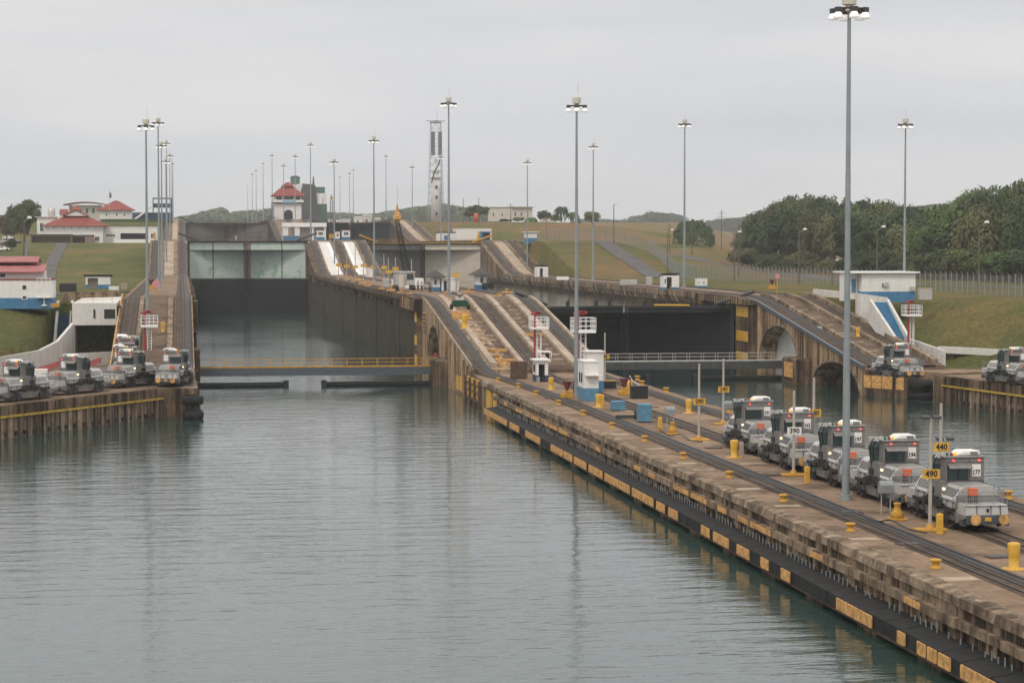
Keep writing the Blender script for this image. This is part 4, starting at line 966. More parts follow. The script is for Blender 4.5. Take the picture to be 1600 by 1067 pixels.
def mk_cleat():
    t = thing('capstan', '', 'capstan'); mb = MB(); mb.cb(0, 0, 0, 1.25, 1.1, .16); mb.build('base', M['yellow'], t, bevel=.03)
    mb = MB(); mb.lathe([(.5, .16), (.46, .5), (.3, .6), (.22, .9), (.3, 1.0), (.3, 1.08)], (0, 0, 0), 14); mb.build('drum', M['yellow'], t); return t
cc = [(1402, 812, 'stepped yellow capstan left of the 490 sign'), (1051, 678, 'yellow capstan right of the square post'), (1418, 0, '')][:2]
def pl5(o, it): q = G(it[0], it[1], Z0 + .02); o.location = (q.x, q.y, Z0); o.scale = (.78, .78, .95); tag(o, it[2], 'capstan', 'yellow capstans on the deck')
series(mk_cleat, cc, pl5)
# control boxes on legs
def mk_cbox():
    t = thing('control_box', '', 'control box'); mb = MB()
    for x in (-.28, .28): mb.cyl((x, 0, 0), (x, 0, 1.3), .035, n=5)
    mb.build('leg', M['grey_l'], t)
    mb = MB(); mb.extx([(-.3, 1.25), (.3, 1.25), (.3, 1.75), (.12, 1.98), (-.12, 1.98), (-.3, 1.75)], -.42, .42); mb.build('box_body', M['galv'], t, bevel=.03); return t
def pl6(o, it): q = G(it[0], it[1], Z0 + .02); o.location = (q.x, q.y, Z0); tag(o, it[2], 'control box', 'grey control boxes on legs')
series(mk_cbox, [(1384, 802, 'grey rounded control box on two legs left of locomotive 194'), (1047, 670, 'grey control box on legs behind the yellow capstan'), (1136, 660, 'grey control box on legs beside the 240 sign')], pl6)
# maroon funnels
def mk_fun():
    t = thing('line_guide', '', 'line guide'); mb = MB(); mb.cb(0, 0, 0, 1.3, 1.0, .5); mb.cb(.2, .1, .5, .8, .6, .3); mb.build('base', M['yellow'], t, bevel=.04)
    mb = MB(); mb.lathe([(.14, .8), (.2, 1.0), (.5, 1.75), (.46, 1.8)], (0, 0, 0), 4); mb.cyl((.7, 0, 0), (.7, 0, 1.9), .05, n=6); mb.build('funnel', M['maroon'], t); return t
fn = [(886, 622, Z0, 'maroon funnel on a yellow base left of the blue and white hut'), (975, 617, Z0, 'maroon funnel on a yellow base right of the blue and white hut'), (1408, 587, Z0, 'maroon funnel on the right wall between locomotive and men'), (1206, 452, Z1, 'maroon funnel on the right wall crest beside a round sign'), (236, 452, Z1, 'maroon funnel at the top of the left ramp')]
def pl7(o, it): q = G(it[0], it[1], it[2]); o.location = (q.x, q.y, it[2]); tag(o, it[3], 'line guide', 'maroon line guides')
series(mk_fun, fn, pl7)
# ================================================================ DISTANCE SIGNS
def dsign(px, pyb, ytop, ysign, num, lab, mat='yellow_b', zb=Z0, wd=1.02, hh=.54, h=None, size=.5, base=True):
    q = G(px, pyb, zb); ht = h or (ZP(ytop, q.x, q.y) - zb); zs = ZP(ysign, q.x, q.y) - zb
    t = thing('distance_sign', lab, 'sign', (q.x, q.y, zb), 0, 'numbered distance signs'); 
    mb = MB(); mb.cyl((0, 0, 0), (0, 0, ht), .11, .09, 10); mb.build('post', M['postpaint'], t)
    if base: mb = MB(); mb.cb(0, 0, 0, 1.7, 1.0, .14); mb.cyl((0, 0, .14), (0, 0, .4), .3, .16, 8); mb.build('base', M['yellow'] if num not in ('40',) else M['strip'], t, bevel=.02)
    mb = MB(); mb.box(-wd / 2, wd / 2, -.15, -.11, zs - hh / 2, zs + hh / 2); pnl = mb.build('sign_panel', M[mat], t)
    if num: mesh_text('number', num, size, M['black'], pnl, (0, -.16, zs), sx=.95, th=.006, off=.012)
    return t
dsign(1453, 829, 655, 740, '490', 'yellow 490 sign on a pale post, nearest the camera')
dsign(1240, 743, 610, 673, '390', 'white rust stained 390 sign in front of locomotive 162', 'white')
dsign(1092, 688, 568, 627, '290', 'yellow 290 sign on a post with a red lamp on top')
dsign(1130, 663, 560, 608, '240', 'yellow 240 sign near the right edge of the deck')
dsign(1271, 728, 590, 645, '340', 'yellow 340 sign mostly hidden behind locomotive 162')
dsign(1469, 800, 630, 698, '440', 'yellow 440 sign on a post behind locomotive 177')
dsign(945, 605, 520, 557, '40', 'yellow 40 sign on a post right of the blue and white hut')
q = G(1092, 688, Z0); 
for i, (px, pt, ps) in enumerate(((529, 398, 414), (542, 398, 416), (555, 382, 417), (568, 398, 415), (583, 398, 417), (600, 398, 418), (607, 402, 425), (618, 402, 420), (643, 405, 429), (713, 408, 430))):
    dsign(px, (438, 440, 436, 438, 440, 441, 447, 446, 450, 455)[i], pt, ps, '', ('small yellow sign on a post, ' + ('first at the foot of the white ramp face', 'second from the white ramp face', 'on the post standing highest among the far yellow signs', 'fourth from the white ramp face', 'beside the small white shed', 'first right of the small shed mast', 'lowest placed left of the crane', 'just left of the crane boom', 'in front of the crane cab', 'between the two dark roofed huts')[i]), zb=Z1, wd=1.25, hh=.7, base=False)
for px, yt, yb, lab in ((1453, 655, 829, ''),): 
    pass
# floodlight pair on the 490 and 440 posts
for px, yb, yt, lab in ((1453, 829, 655, 'twin dark floodlights on top of the 490 sign post'), (1475, 790, 688, 'twin dark floodlights at the 440 sign')):
    q = G(px, yb, Z0); z = ZP(yt, q.x, q.y)
    t = thing('floodlight', lab, 'floodlight', (q.x, q.y, z), 0); 
    for s in (-1, 1):
        mb = MB(); mb.extx([(-.2, 0), (.15, .05), (.15, .22), (-.2, .16)], s * .12, s * .55); mb.build('lamp_head', M['darkgrey'], t)
# ================================================================ HUTS AND BUILDINGS
def hut(name, label, px0, px1, pyb, zb, h, dep, blue=0, door=None, wins=(), roof='flat', over=.3, wall='white', low='blue', roofm=None, rise=1.2, cat='hut', group=None, Y=None, canopy=False, sidewin=()):
    a = G(px0, pyb, zb); 
    if Y is not None: x0, x1, y = XY(px0, Y, zb), XY(px1, Y, zb), Y
    else: b = G(px1, pyb, zb); x0, x1, y = a.x, b.x, a.y
    W = x1 - x0; t = thing(name, label, cat, ((x0 + x1) / 2, y, zb), 0, group); hw = W / 2
    mb = MB(); zlo = blue if blue else -.3
    if door:
        d0, d1 = -hw + door[0] * W, -hw + door[1] * W; dh = min(h - .25, door[2])
        for u, v in ((-hw, d0), (d1, hw)):
            if v - u > .02: mb.box(u, v, 0, .2, zlo, h)
        mb.box(d0, d1, 0, .2, dh, h); mb.box(-hw, -hw + .2, .2, dep, zlo, h); mb.box(hw - .2, hw, .2, dep, zlo, h); mb.box(-hw + .2, hw - .2, dep - .2, dep, zlo, h)
    else: mb.box(-hw, hw, 0, dep, zlo, h)
    wl = mb.build('wall', M[wall], t)
    if blue:
        mb = MB()
        if door:
            for u, v in ((-hw, d0), (d1, hw)):
                if v - u > .02: mb.box(u - (.02 if u == -hw else 0), v + (.02 if v == hw else 0), -.02, .2, -.4, blue)
            mb.box(-hw - .02, -hw + .2, .2, dep, -.4, blue); mb.box(hw - .2, hw + .02, .2, dep, -.4, blue)
        else: mb.box(-hw - .02, hw + .02, -.02, dep + .02, -.4, blue)
        mb.build('wall_base', M[low], t)
    if door:
        mb = MB(); mb.box(d0, d1, door[4] if len(door) > 4 else .5, (door[4] if len(door) > 4 else .5) + .06, 0, dh); mb.build('door', M[door[3]], t)
    for u0, u1, v0, v1 in wins:
        mb = MB(); mb.box(-hw + u0 * W, -hw + u1 * W, -.05, .02, v0 * h, v1 * h); w_ = mb.build('window', M['white2'], t)
        mb = MB(); e_ = .12 * (u1 - u0) * W; n = max(1, round((u1 - u0) * W / .6)); s_ = (u1 - u0) * W - 2 * e_
        for k in range(n): mb.box(-hw + u0 * W + e_ + s_ * k / n + .03, -hw + u0 * W + e_ + s_ * (k + 1) / n - .03, -.07, -.04, v0 * h + .08, v1 * h - .08)
        mb.build('pane', M['glass'], w_)
    for u0, u1, v0, v1 in sidewin:
        mb = MB(); mb.box(-hw - .06, -hw + .02, u0 * dep, u1 * dep, v0 * h, v1 * h); w_ = mb.build('window', M['darkgrey'], t)
        mb = MB(); mb.box(-hw - .08, -hw - .05, u0 * dep + .08, u1 * dep - .08, v0 * h + .08, v1 * h - .08); mb.build('pane', M['glass'], w_)
    mb = MB(); o = over; rm = M[roofm or ('white' if roof == 'flat' else 'roof_dark')]
    if roof == 'flat': mb.box(-hw - o, hw + o, -o, dep + o, h, h + .16)
    elif roof == 'shed': mb.extx([(-o, h + .3), (dep + o, h - .1), (dep + o, h + .04), (-o, h + .44)], -hw - o, hw + o); 
    elif roof == 'gable': mb.extx([(-o, h), (dep / 2, h + rise), (dep + o, h), (dep + o, h + .12), (dep / 2, h + rise + .14), (-o, h + .12)], -hw - o, hw + o)
    elif roof == 'hip':
        rl = max(.05, hw - dep / 2 * .9); c = dep / 2
        vs = [(-hw - o, -o, h), (hw + o, -o, h), (hw + o, dep + o, h), (-hw - o, dep + o, h), (-rl, c, h + rise), (rl, c, h + rise)]
        vs += [(x, y_, z_ - .12) for x, y_, z_ in vs[:4]]
        mb.add(vs, [(0, 1, 5, 4), (1, 2, 5), (2, 3, 4, 5), (3, 0, 4), (6, 9, 8, 7), (0, 6, 7, 1), (1, 7, 8, 2), (2, 8, 9, 3), (3, 9, 6, 0)])
    rf = mb.build('roof', rm, t)
    if canopy: mb = MB(); mb.box(-hw + .1, hw + .3, -.7, 0, h * .66, h * .66 + .08); mb.build('canopy', M['white'], t)
    return t
# centre wall huts
hut('control_hut', 'small white control hut with bright blue base on the centre deck', 913, 936, 627, Z0, 4.0, 3.6, 1.35, None, (), 'flat', .06, 'white', 'blue_b', canopy=True, sidewin=((.3, .45, .47, .72), (.62, .75, .47, .72)))
hut('control_hut', 'taller white control hut just behind the blue based one', 917, 944, 612, Z0, 4.3, 2.4, 1.2, None, ((.1, .3, .68, .84), (.45, .62, .68, .84)), 'flat', .12)
h3 = hut('control_hut', 'white hut with open dark blue front below the first fire nozzle tower', 838, 857, 597, Z0, 2.5, 2.6, .8, (.2, .72, 2.1, 'navy', 1.6), (), 'flat', .3, 'white', 'navy', sidewin=((.3, .7, .45, .8),))
mb = MB(); mb.cyl((-.55, -.4, 0), (-.55, -.4, .65), .24, n=10); bn = mb.build('bin', M['galv']); bn.location = h3.location; tag(bn, 'grey round bin in front of the open blue hut', 'bin')
def crate(name, label, px, pyb, w_, d, h, mat, zb=Z0, rz=0, cat='crate', opening=None, lip=None):
    q = G(px, pyb, zb); t = thing(name, label, cat, (q.x, q.y + d / 2, zb), rz); mb = MB()
    if opening:
        mb.box(-w_ / 2, w_ / 2, -d / 2 + .1, d / 2, 0, .12); mb.box(-w_ / 2, w_ / 2, -d / 2, d / 2, h - .12, h); mb.box(-w_ / 2, -w_ / 2 + .25, -d / 2, d / 2, .12, h - .12); mb.box(w_ / 2 - .15, w_ / 2, -d / 2, d / 2, .12, h - .12); mb.box(-w_ / 2 + .2, w_ / 2 - .15, d / 2 - .1, d / 2 - .02, .12, h - .12)
    else: mb.box(-w_ / 2, w_ / 2, -d / 2, d / 2, .06, h)
    mb.build('body', M[mat], t, bevel=.03)
    mb = MB()
    for x in (-w_ / 2 + .06, w_ / 2 - .06):
        for y in (-d / 2 + .06, d / 2 - .06): mb.cb(x, y, 0, .1, .1, .07)
    mb.build('foot', M['black'], t)
    mb = MB(); 
    if lip: mb.box(-w_ / 2 - .04, w_ / 2 + .04, -d / 2 - .04, d / 2 + .04, h, h + .09); mb.build('top', M[lip], t)
    else:
        for k in range(3): mb.box(-w_ / 2 + w_ * (k + .5) / 3 - .03, -w_ / 2 + w_ * (k + .5) / 3 + .03, -d / 2 - .03, -d / 2 + .02, .1, h - .05)
        mb.build('rib', M[mat], t)
    return t
crate('cabinet', 'dark brown steel cabinet left of the open blue hut', 812, 592, 1.9, 1.4, 2.1, 'rust', cat='cabinet')
crate('container', 'white open fronted box container behind the open blue hut', 851, 577, 1.9, 2.0, 2.3, 'white', opening=1, cat='container')
crate('tool_cart', 'bright blue tool cart with small wheel on the centre deck', 967, 642, 1.3, .9, .95, 'blue_b', rz=.05, cat='cart')
crate('cabinet', 'tall weathered blue steel cabinet beside a dark plank', 1009, 660, 1.25, 1.1, 1.65, 'blue_b', rz=-.1, cat='cabinet')
crate('crate', 'black steel trough standing between the rails on the centre deck', 1000, 623, 1.75, 1.0, 1.25, 'black', lip='black')
crate('crate', 'low black box with yellow top at the foot of the 40 sign', 950, 607, 1.9, 1.2, .8, 'black', lip='yellow')
crate('concrete_block', 'pale concrete block left of the taller white hut', 884, 579, 1.8, 1.0, .55, 'strip', lip='strip', cat='block')
crate('concrete_block', 'small brown concrete block beside the right tow track', 897, 580, .9, .8, .7, 'rust', cat='block')
q = G(990, 655, Z0); t = thing('plank', 'dark plank lying beside the tall blue cabinet', 'plank', (q.x - .6, q.y, Z0)); mb = MB(); mb.box(-1.1, .7, -.15, .15, .1, .42); mb.build('plank_body', M['darkgrey'], t); mb = MB(); mb.box(.5, 1.3, -.5, .3, .2, .32); mb.box(.7, .8, -.4, .2, 0, .75); mb.build('trestle', M['black'], t)
# ---- fire nozzle towers
def mk_nest():
    t = thing('nozzle_tower', '', 'fire nozzle tower'); mb = MB()
    for x, y in ((-.25, -.25), (.25, -.25), (.25, .25), (-.25, .25)): mb.cyl((x, y, 0), (x, y, 5.6), .05, n=5)
    for k in range(14): z = .4 * k + .2; mb.cyl((-.25, -.25, z), (.25, -.25, z), .025, n=4); mb.cyl((.25, -.25, z), (.25, .25, z + .2), .025, n=4)
    mb.build('lattice_post', M['white2'], t)
    mb = MB(); mb.box(-1.1, 1.1, -1.1, 1.1, 5.6, 5.85)
    for zz in (6.25, 6.75, 7.1): mb.path([(-1.1, -1.1, zz), (1.1, -1.1, zz), (1.1, 1.1, zz), (-1.1, 1.1, zz), (-1.1, -1.1, zz)], .032, 4)
    for k in range(5):
        s = -1.1 + .55 * k
        for P in ((s, -1.1), (s, 1.1), (-1.1, s), (1.1, s)): mb.cyl((*P, 5.85), (*P, 7.1), .03, n=4)
    mb.build('basket', M['white2'], t)
    mb = MB(); mb.cyl((-.6, -.4, 0), (-.6, -.4, 7.2), .13, n=8); mb.cyl((-1.1, -.5, 7.5), (.3, -.3, 7.6), .12, .16, 8); mb.cyl((-.6, -.4, 7.1), (-.4, -.4, 7.8), .16, n=8); mb.lathe([(.3, -.04), (.33, 0), (.3, .04)], (-.2, -.4, 7.75), 10); mb.build('fire_pipe', M['red'], t)
    return t
nest = [(842, 584, Z0, 1.0, 'white and red fire nozzle tower rising behind the open blue hut'), (911, 607, Z0, 1.12, 'white and red fire nozzle tower half hidden by the light mast and the white huts'),
        (234, 577, Z0, .98, 'fire nozzle tower on the left ramp between the locomotives'), (1424, 558, Z0 + .8, 1.0, 'fire nozzle tower with bent red pipe behind the right locomotive')]
def pln(o, it): q = G(it[0], it[1], it[2]); o.location = (q.x, q.y, it[2]); o.scale = (it[3],) * 3; tag(o, it[4], 'fire nozzle tower', 'fire nozzle towers')
series(mk_nest, nest, pln)
q = G(69, 478, ZL); t = thing('lookout_basket', 'white empty frame basket on a single post beside the left building', 'lookout', (q.x, q.y, ZL))
mb = MB(); mb.cyl((0, 0, 0), (0, 0, 1.2), .1, n=8); mb.cb(0, 0, 0, .7, .7, .15); mb.build('post', M['white2'], t)
mb = MB(); mb.box(-.95, .95, -.7, .7, 1.15, 1.25)
for x in (-.95, -.3, .35, .95):
    for y in (-.7, .7): mb.cyl((x, y, 1.2), (x, y, 3.9), .05, n=4)
for zz in (2.5, 3.9): mb.path([(-.95, -.7, zz), (.95, -.7, zz), (.95, .7, zz), (-.95, .7, zz), (-.95, -.7, zz)], .05, 4)
mb.build('basket', M['white2'], t)
# ---- level one of the centre wall
hut('guard_hut', 'white hut with dark hipped roof, left of the light mast on the ramp crest', 676, 688, 455, Z1, 2.5, 3.2, .7, None, ((.15, .6, .42, .85),), 'hip', 1.0, cat='hut')
hut('guard_hut', 'white hut with dark hipped roof, right one by the parked tractor', 744, 762, 452, Z1, 2.6, 3.0, .8, None, ((.3, .7, .42, .85),), 'hip', .9, cat='hut')
hut('portal_shed', 'low white shed with open dark doorway beside the left dark roofed hut', 690, 718, 455, Z1, 2.1, 2.5, 0, (.12, .3, 1.8, 'navy', .3), (), 'flat', .1)
hut('shed', 'small white shed with dark red edge left of the crane', 573, 585, 433, Z1, 2.2, 2.4, 0, None, ((.1, .2, .1, .9),), 'flat', .1)
crate('trailer', 'white trailer box with louvred panel beside the crane', 648, 451, 3.3, 2.2, 1.9, 'white2', zb=Z1, cat='trailer')
crate('cabinet', 'white and blue cabinet left of the crane', 619, 447, 1.7, 1.0, 1.2, 'white', zb=Z1, lip='white2', cat='cabinet')
crate('pump_unit', 'pale pump unit on skids left of the crane', 603, 449, 1.2, 1.0, 1.6, 'grey_l', zb=Z1, cat='pump')
# crawler crane
q = G(633, 454, Z1); cr_ = thing('crawler_crane', 'mobile crane with black lattice boom and yellow tip on the centre wall', 'crane', (q.x, q.y + 2, Z1))
mb = MB()
for s in (-1, 1): mb.extx([(-2, .1), (-2.3, .5), (-2, .9), (2, .9), (2.3, .5), (2, .1)], s * 1.5 - .35, s * 1.5 + .35)
mb.build('track_unit', M['black'], cr_)
mb = MB(); mb.box(-1.7, 1.7, -2, 2.4, .95, 3.1); mb.box(-1.9, 1.8, -2.2, 2.5, 3.1, 3.35); mb.build('cab_body', M['grey_l'], cr_, bevel=.05)
mb = MB(); mb.box(.3, 1.5, -2.05, -2.0, 1.9, 2.9); mb.build('window', M['glass'], cr_)
mb = MB(); mb.cyl((-.6, -2.2, .6), (-.6, -2.2, 2.8), .55, n=12); mb.build('tank', M['cream'], cr_)
mb = MB(); b0 = Vector((.5, -.5, 3.3)); b1 = Vector((-1.4, -2.5, 12.0)); K = 11
def lattice(mb, b0, b1, w0, w1, K, r=.07):
    d = (b1 - b0).normalized(); a = d.cross(Vector((0, 1, 0))).normalized(); b = d.cross(a)
    cs = [[b0.lerp(b1, k / K) + (a * sx_ + b * sy_) * (w0 + (w1 - w0) * k / K) for sx_, sy_ in ((-1, -1), (1, -1), (1, 1), (-1, 1))] for k in range(K + 1)]
    for k in range(K):
        for i in range(4): mb.cyl(cs[k][i], cs[k + 1][i], r, n=4); mb.cyl(cs[k][i], cs[k + 1][(i + 1) % 4], r * .7, n=4)
        for i in range(4): mb.cyl(cs[k][i], cs[k][(i + 1) % 4], r * .7, n=4)
lattice(mb, b0, b1, .55, .3, K, .09); bo = mb.build('boom', M['black'], cr_)
mb = MB(); mb.lathe([(.2, 0), (.75, .5), (.75, 1.1), (.3, 1.9), (.1, 3.2)], tuple(b1), 8); mb.cyl(tuple(b1 + Vector((0, 0, 3))), tuple(b1 + Vector((0, 0, 6.5))), .04, n=4); mb.build('boom_tip', M['orange_w'], bo)
# second crane mast
hx = XY(518, 650, 25); t = thing('tower_crane', 'slim grey and yellow lattice hoist mast right of the ship', 'crane', (hx, 650, Z2)); hh = ZP(312, hx, 650) - Z2; mb = MB(); lattice(mb, Vector((0, 0, 0)), Vector((0, 0, hh)), .45, .4, 12, .08); mb.build('mast', M['darkgrey'], t); mb = MB(); mb.lathe([(.3, hh), (.45, hh + .5), (.08, hh + 1.6)], (0, 0, 0), 6); mb.box(-.8, .6, -1, 0, .6, 2.0); mb.build('hoist_head', M['yellow'], t)
# green cart and yellow box on the ramp
def on_center_ramp(px, py, guess=290):
    Y = guess
    for _ in range(30):
        p = G(px, py, top(Y)); Y = Y * .5 + p.y * .5
    return p
q = on_center_ramp(720, 484); t = thing('green_cart', 'dark green utility cart with a rider standing on the first ramp', 'cart', (q.x, q.y + .8, q.z + .02))
mb = MB(); mb.box(-.95, .95, -.8, .9, .35, 1.0); mb.box(-.8, .8, -.6, .7, 1.0, 1.15); mb.build('body', flat('dark_green_paint', (.015, .06, .03)), t, bevel=.06)
for x in (-1, 1):
    for y in (-.55, .6): mb = MB(); mb.cyl((x * .95, y, .32), (x * 1.15, y, .32), .32, n=12); mb.build('wheel', M['rubber'], t)
mb = MB(); mb.box(-.5, .5, .2, .5, 1.15, 1.6); mb.build('seat', M['cream'], t)
q = on_center_ramp(722, 499); t = thing('yellow_skip', 'yellow open skip lying on the ramp below the green cart', 'skip', (q.x, q.y + .4, q.z)); mb = MB(); mb.extx([(-.5, 0), (.5, 0), (.5, .85), (.35, .85), (.3, .2), (-.4, .2), (-.5, .4)], -.95, .95); mb.build('skip_body', M['orange_w'], t)
def rp(px, py, lab, mk): 
    q = on_center_ramp(px, py); o = mk(); o.location = (q.x, q.y, q.z + .02); tag(o, lab, 'bollard', 'yellow bollards on the ramps')
rp(726, 513, 'tall yellow bollard on the centre ramp below the yellow skip', mk_tall)
rp(765, 552, 'yellow bollard low on the centre ramp, left of a capstan', mk_small)
rp(778, 561, 'yellow bollard at the foot of the centre ramp steps', mk_small)
q = G(1279, 507, 6.6); o = mk_tall(); o.location = (93, 283, top(283)); tag(o, 'yellow bollard halfway down the right ramp', 'bollard', 'yellow bollards on the ramps')
q = G(254, 517, 5); o = mk_tall(); o.location = (-2.6, 290, top(290)); tag(o, 'yellow bollard on the left ramp beside the nozzle tower', 'bollard', 'yellow bollards on the ramps')
# ---- right wall booths
hut('control_hut', 'open fronted white hut with blue foot beside the right wall light mast', 1037, 1062, 452, Z1, 2.5, 3.0, .35, (.2, .52, 2.2, 'woodpanel', 1.6), ((.03, .16, .4, .8),), 'shed', .15)
hut('booth', 'small white booth with two dark slots and blue foot on the right wall', 1089, 1106, 449, Z1, 1.5, 1.6, .3, None, ((.1, .25, .45, .75), (.45, .8, .5, .72)), 'flat', .05)
hut('control_hut', 'open fronted white hut at the foot of the second right ramp', 838, 857, 433, Z1, 2.6, 3, 0, (.3, .55, 2.2, 'woodpanel', 1), (), 'shed', .15)
crate('machine', 'white machine box on the grass right of the far open hut', 880, 438, 2.6, 1.6, .8, 'white2', zb=Z1, cat='machine')
crate('tank', 'long pale green tank on the right wall', 983, 446, 3.2, 1.5, 1.1, 'grey_l', zb=Z1, cat='tank')
crate('cabinet', 'grey steel cabinet on the grass left of the open white hut', 1015, 446, 1.1, 1, 1.7, 'grey_l', zb=Z1, cat='cabinet')
hut('store', 'white and blue store on the slope top beside the second right ramp', 822, 839, 381, 19.9, 2.9, 4, 1.3, None, (), 'flat', .5, Y=590)
# right machine house
rb = hut('machine_house', 'long white building with blue lower wall and overhanging flat roof at right', 1346, 1435, 468, Z1, 3.85, 7, 1.15, None, ((.36, .46, .45, .62),), 'flat', .25, cat='building')
mb = MB(); mb.box(-6.2, 4.6, -.6, 7.4, 3.87, 4.08); mb.build('roof_slab', M['white2'], rb)
mb = MB(); mb.box(-5.4, -4.3, 1.5, 1.6, 0, 3.4); mb.box(-5.9, -4.2, 1.6, 5, -.3, 3.85); mb.build('side_wall', M['white'], rb)
mb = MB(); mb.box(-5.2, -4.55, 1.38, 1.5, 1.0, 3.0); mb.build('door', M['blue_b'], rb)
for x, z in ((-.9, 1.9), (3.2, 1.3)): mb = MB(); mb.box(x, x + .8, -.4, .0, z, z + .6); mb.build('air_conditioner', M['grey_l'], rb)
crate('cabinet', 'grey twin door electrical cabinet right of the machine house', 1447, 469, 1.85, .9, 1.7, 'grey_l', zb=Z1, lip='yellow', cat='cabinet')
# retaining walls and blue stairs, right
def wallpoly(name, label, pts, th, mat, parent=None, cat='wall'):
    """pts: list of (x,y,ztop,zbot) along a line; makes a thin standing wall with a varying top"""
    mb = MB()
    for (x0, y0, t0, b0_), (x1, y1, t1, b1_) in zip(pts, pts[1:]):
        d = Vector((x1 - x0, y1 - y0)).normalized(); n = Vector((-d.y, d.x)) * th / 2
        mb.hexa([(x0 - n.x, y0 - n.y, b0_), (x1 - n.x, y1 - n.y, b1_), (x1 + n.x, y1 + n.y, b1_), (x0 + n.x, y0 + n.y, b0_)], [(x0 - n.x, y0 - n.y, t0), (x1 - n.x, y1 - n.y, t1), (x1 + n.x, y1 + n.y, t1), (x0 + n.x, y0 + n.y, t0)])
    o = mb.build(name, mat, parent)
    if parent is None: tag(o, label, cat)
    return o
wallpoly('retaining_wall', 'whitewashed retaining wall between right ramp and machine house', [(98.3, 321, Z1 + 1.1, 2), (98.4, 299, Z1 + .9, 2), (102.6, 298.6, Z1 + .3, 2)], .5, M['white_conc'])
wallpoly('retaining_wall', 'sloping white wall beside the right ramp foot, left of the blue stairs', [(100.6, 298.5, Z1 - .4, 2), (99.6, 281, 6.2, 2), (101.5, 272, 4.9, 2)], .4, M['white_conc'])
st = thing('stairs', 'long blue stairs with white parapets descending from the right machine house', 'stairs', (0, 0, 0))
A0, A1, B0, B1 = G(1362, 471, Z1), G(1385, 471, Z1), G(1396, 527, 6.3), G(1413, 527, 6.3)
def stairs(parent, A0, A1, B0, B1, n, mat):
    mb = MB()
    for k in range(n):
        u, v = k / n, (k + 1) / n; a, b, c, d = A0.lerp(B0, u), A1.lerp(B1, u), A1.lerp(B1, v), A0.lerp(B0, v); z = a.z - (A0.z - B0.z) / n * .5
        mb.hexa([(a.x, a.y, z - 1.5), (b.x, b.y, z - 1.5), (c.x, c.y, z - 1.5), (d.x, d.y, z - 1.5)], [(a.x, a.y, z), (b.x, b.y, z), (c.x, c.y, z), (d.x, d.y, z)])
    mb.build('steps', mat, parent)
    for P, Q, s in ((A0, B0, -1), (A1, B1, 1)):
        mb = MB(); o_ = Vector((.38 * s, 0, 0)); mb.hexa([P + Vector((0, 0, -3)), P + o_ + Vector((0, 0, -3)), Q + o_ + Vector((0, -1.2, -3)), Q + Vector((0, -1.2, -3))], [P + Vector((0, 0, .35)), P + o_ + Vector((0, 0, .35)), Q + o_ + Vector((0, -1.2, .2)), Q + Vector((0, -1.2, .2))]); mb.build('parapet', M['white_conc'], parent)
stairs(st, A0, A1, B0, B1, 22, M['blue'])
wallpoly('barrier_beam', 'long horizontal white concrete beam behind the two right locomotives', [(103.5, 279.5, 5.1, 4.2), (112.5, 270, 4.9, 4.0), (124, 262, 4.6, 3.8)], .8, M['white_conc'], cat='barrier')
wallpoly('retaining_wall', 'low dark wall under the white beam on the right', [(103.5, 280.3, 4.3, 2), (112.5, 270.8, 4.2, 2), (124, 262.8, 4.0, 2)], .4, M['conc'])
# ---- left retaining block with garage opening, stairs
YG = 298; XL0, XL1 = XY(113, YG, 7), -9.0
blk = thing('garage_block', 'whitewashed block with garage opening beside the left ramp', 'building', (0, 0, 0))
mb = MB(); mb.box(XL0, XL1, YG, YG + .3, 8.0, Z1 - .05); mb.box(XL0, XL0 + .3, YG + .02, 316, 2.8, Z1 - .05); mb.box(XL0, XL1, YG + .3, 336, Z1 - .4, Z1 - .06); mb.box(XL0 + .3, XL1, 305.2, 305.5, 2.8, 10.6); mb.build('wall', M['white_conc'], blk)
mb = MB(); mb.box(XL0 + .3, XL1, 305.0, 305.15, 3.4, 4.9); mb.box((XL0 + XL1) / 2 - .1, (XL0 + XL1) / 2 + .2, 304.7, 305, 3, 9); mb.build('dark_band', M['darkgrey'], blk)
mb = MB(); mb.box(-10.7, -9.2, YG - .04, YG + .02, 8.9, 10.2); mb.build('window', M['black'], blk)
mb = MB(); mb.box(XL0 + 2.9, XL0 + 3.15, YG - .08, YG, 9.0, 10.2); mb.build('cable', M['black'], blk)
st = thing('stairs', 'dark blue stairs with pale parapets left of the garage block', 'stairs', (0, 0, 0))
A0, A1, B0, B1 = G(93, 473, ZL), G(111, 473, ZL), G(88, 538, 4.9), G(106, 538, 4.9)
stairs(st, A0, A1, B0, B1, 24, flat('deep_blue_steps', (.03, .085, .13), .6))
wallpoly('retaining_wall', 'curving whitewashed retaining wall below the left grass slope', [(XL0 + .1, 299, 8.4, 2), (-16.4, 285, 6.4, 2), (-18.2, 277, 5.6, 2), (-23, 268, 5.1, 2), (-33, 250, 4.9, 2), (-45, 228, 4.8, 2)], .4, M['white_conc'])
wallpoly('parapet_wall', 'long white parapet with ledge in front of the garage block', [(XY(85, 286), 286, 4.6, 2), (-9.3, 290, 4.7, 2)], .5, M['white_conc'])
wallpoly('parapet_wall', 'low cream parapet along the upper left yard', [(XY(97, 325), 325, Z1 + .8, ZL - .2), (XY(186, 335), 335, Z1 + .8, ZL - .2)], .35, M['cap'])
def railing(label, pts, h, mat, cat='railing', n=6, r=.035, name='railing'):
    mb = MB()
    P = [Vector(p) for p in pts]
    for a, b in zip(P, P[1:]):
        for f in (.5, 1): mb.cyl(a + Vector((0, 0, h * f)), b + Vector((0, 0, h * f)), r, n=4)
        k = max(1, int((b - a).length / 2))
        for i in range(k + 1): q = a.lerp(b, i / k); mb.cyl(q, q + Vector((0, 0, h)), r, n=4)
    return tag(mb.build(name, mat), label, cat)
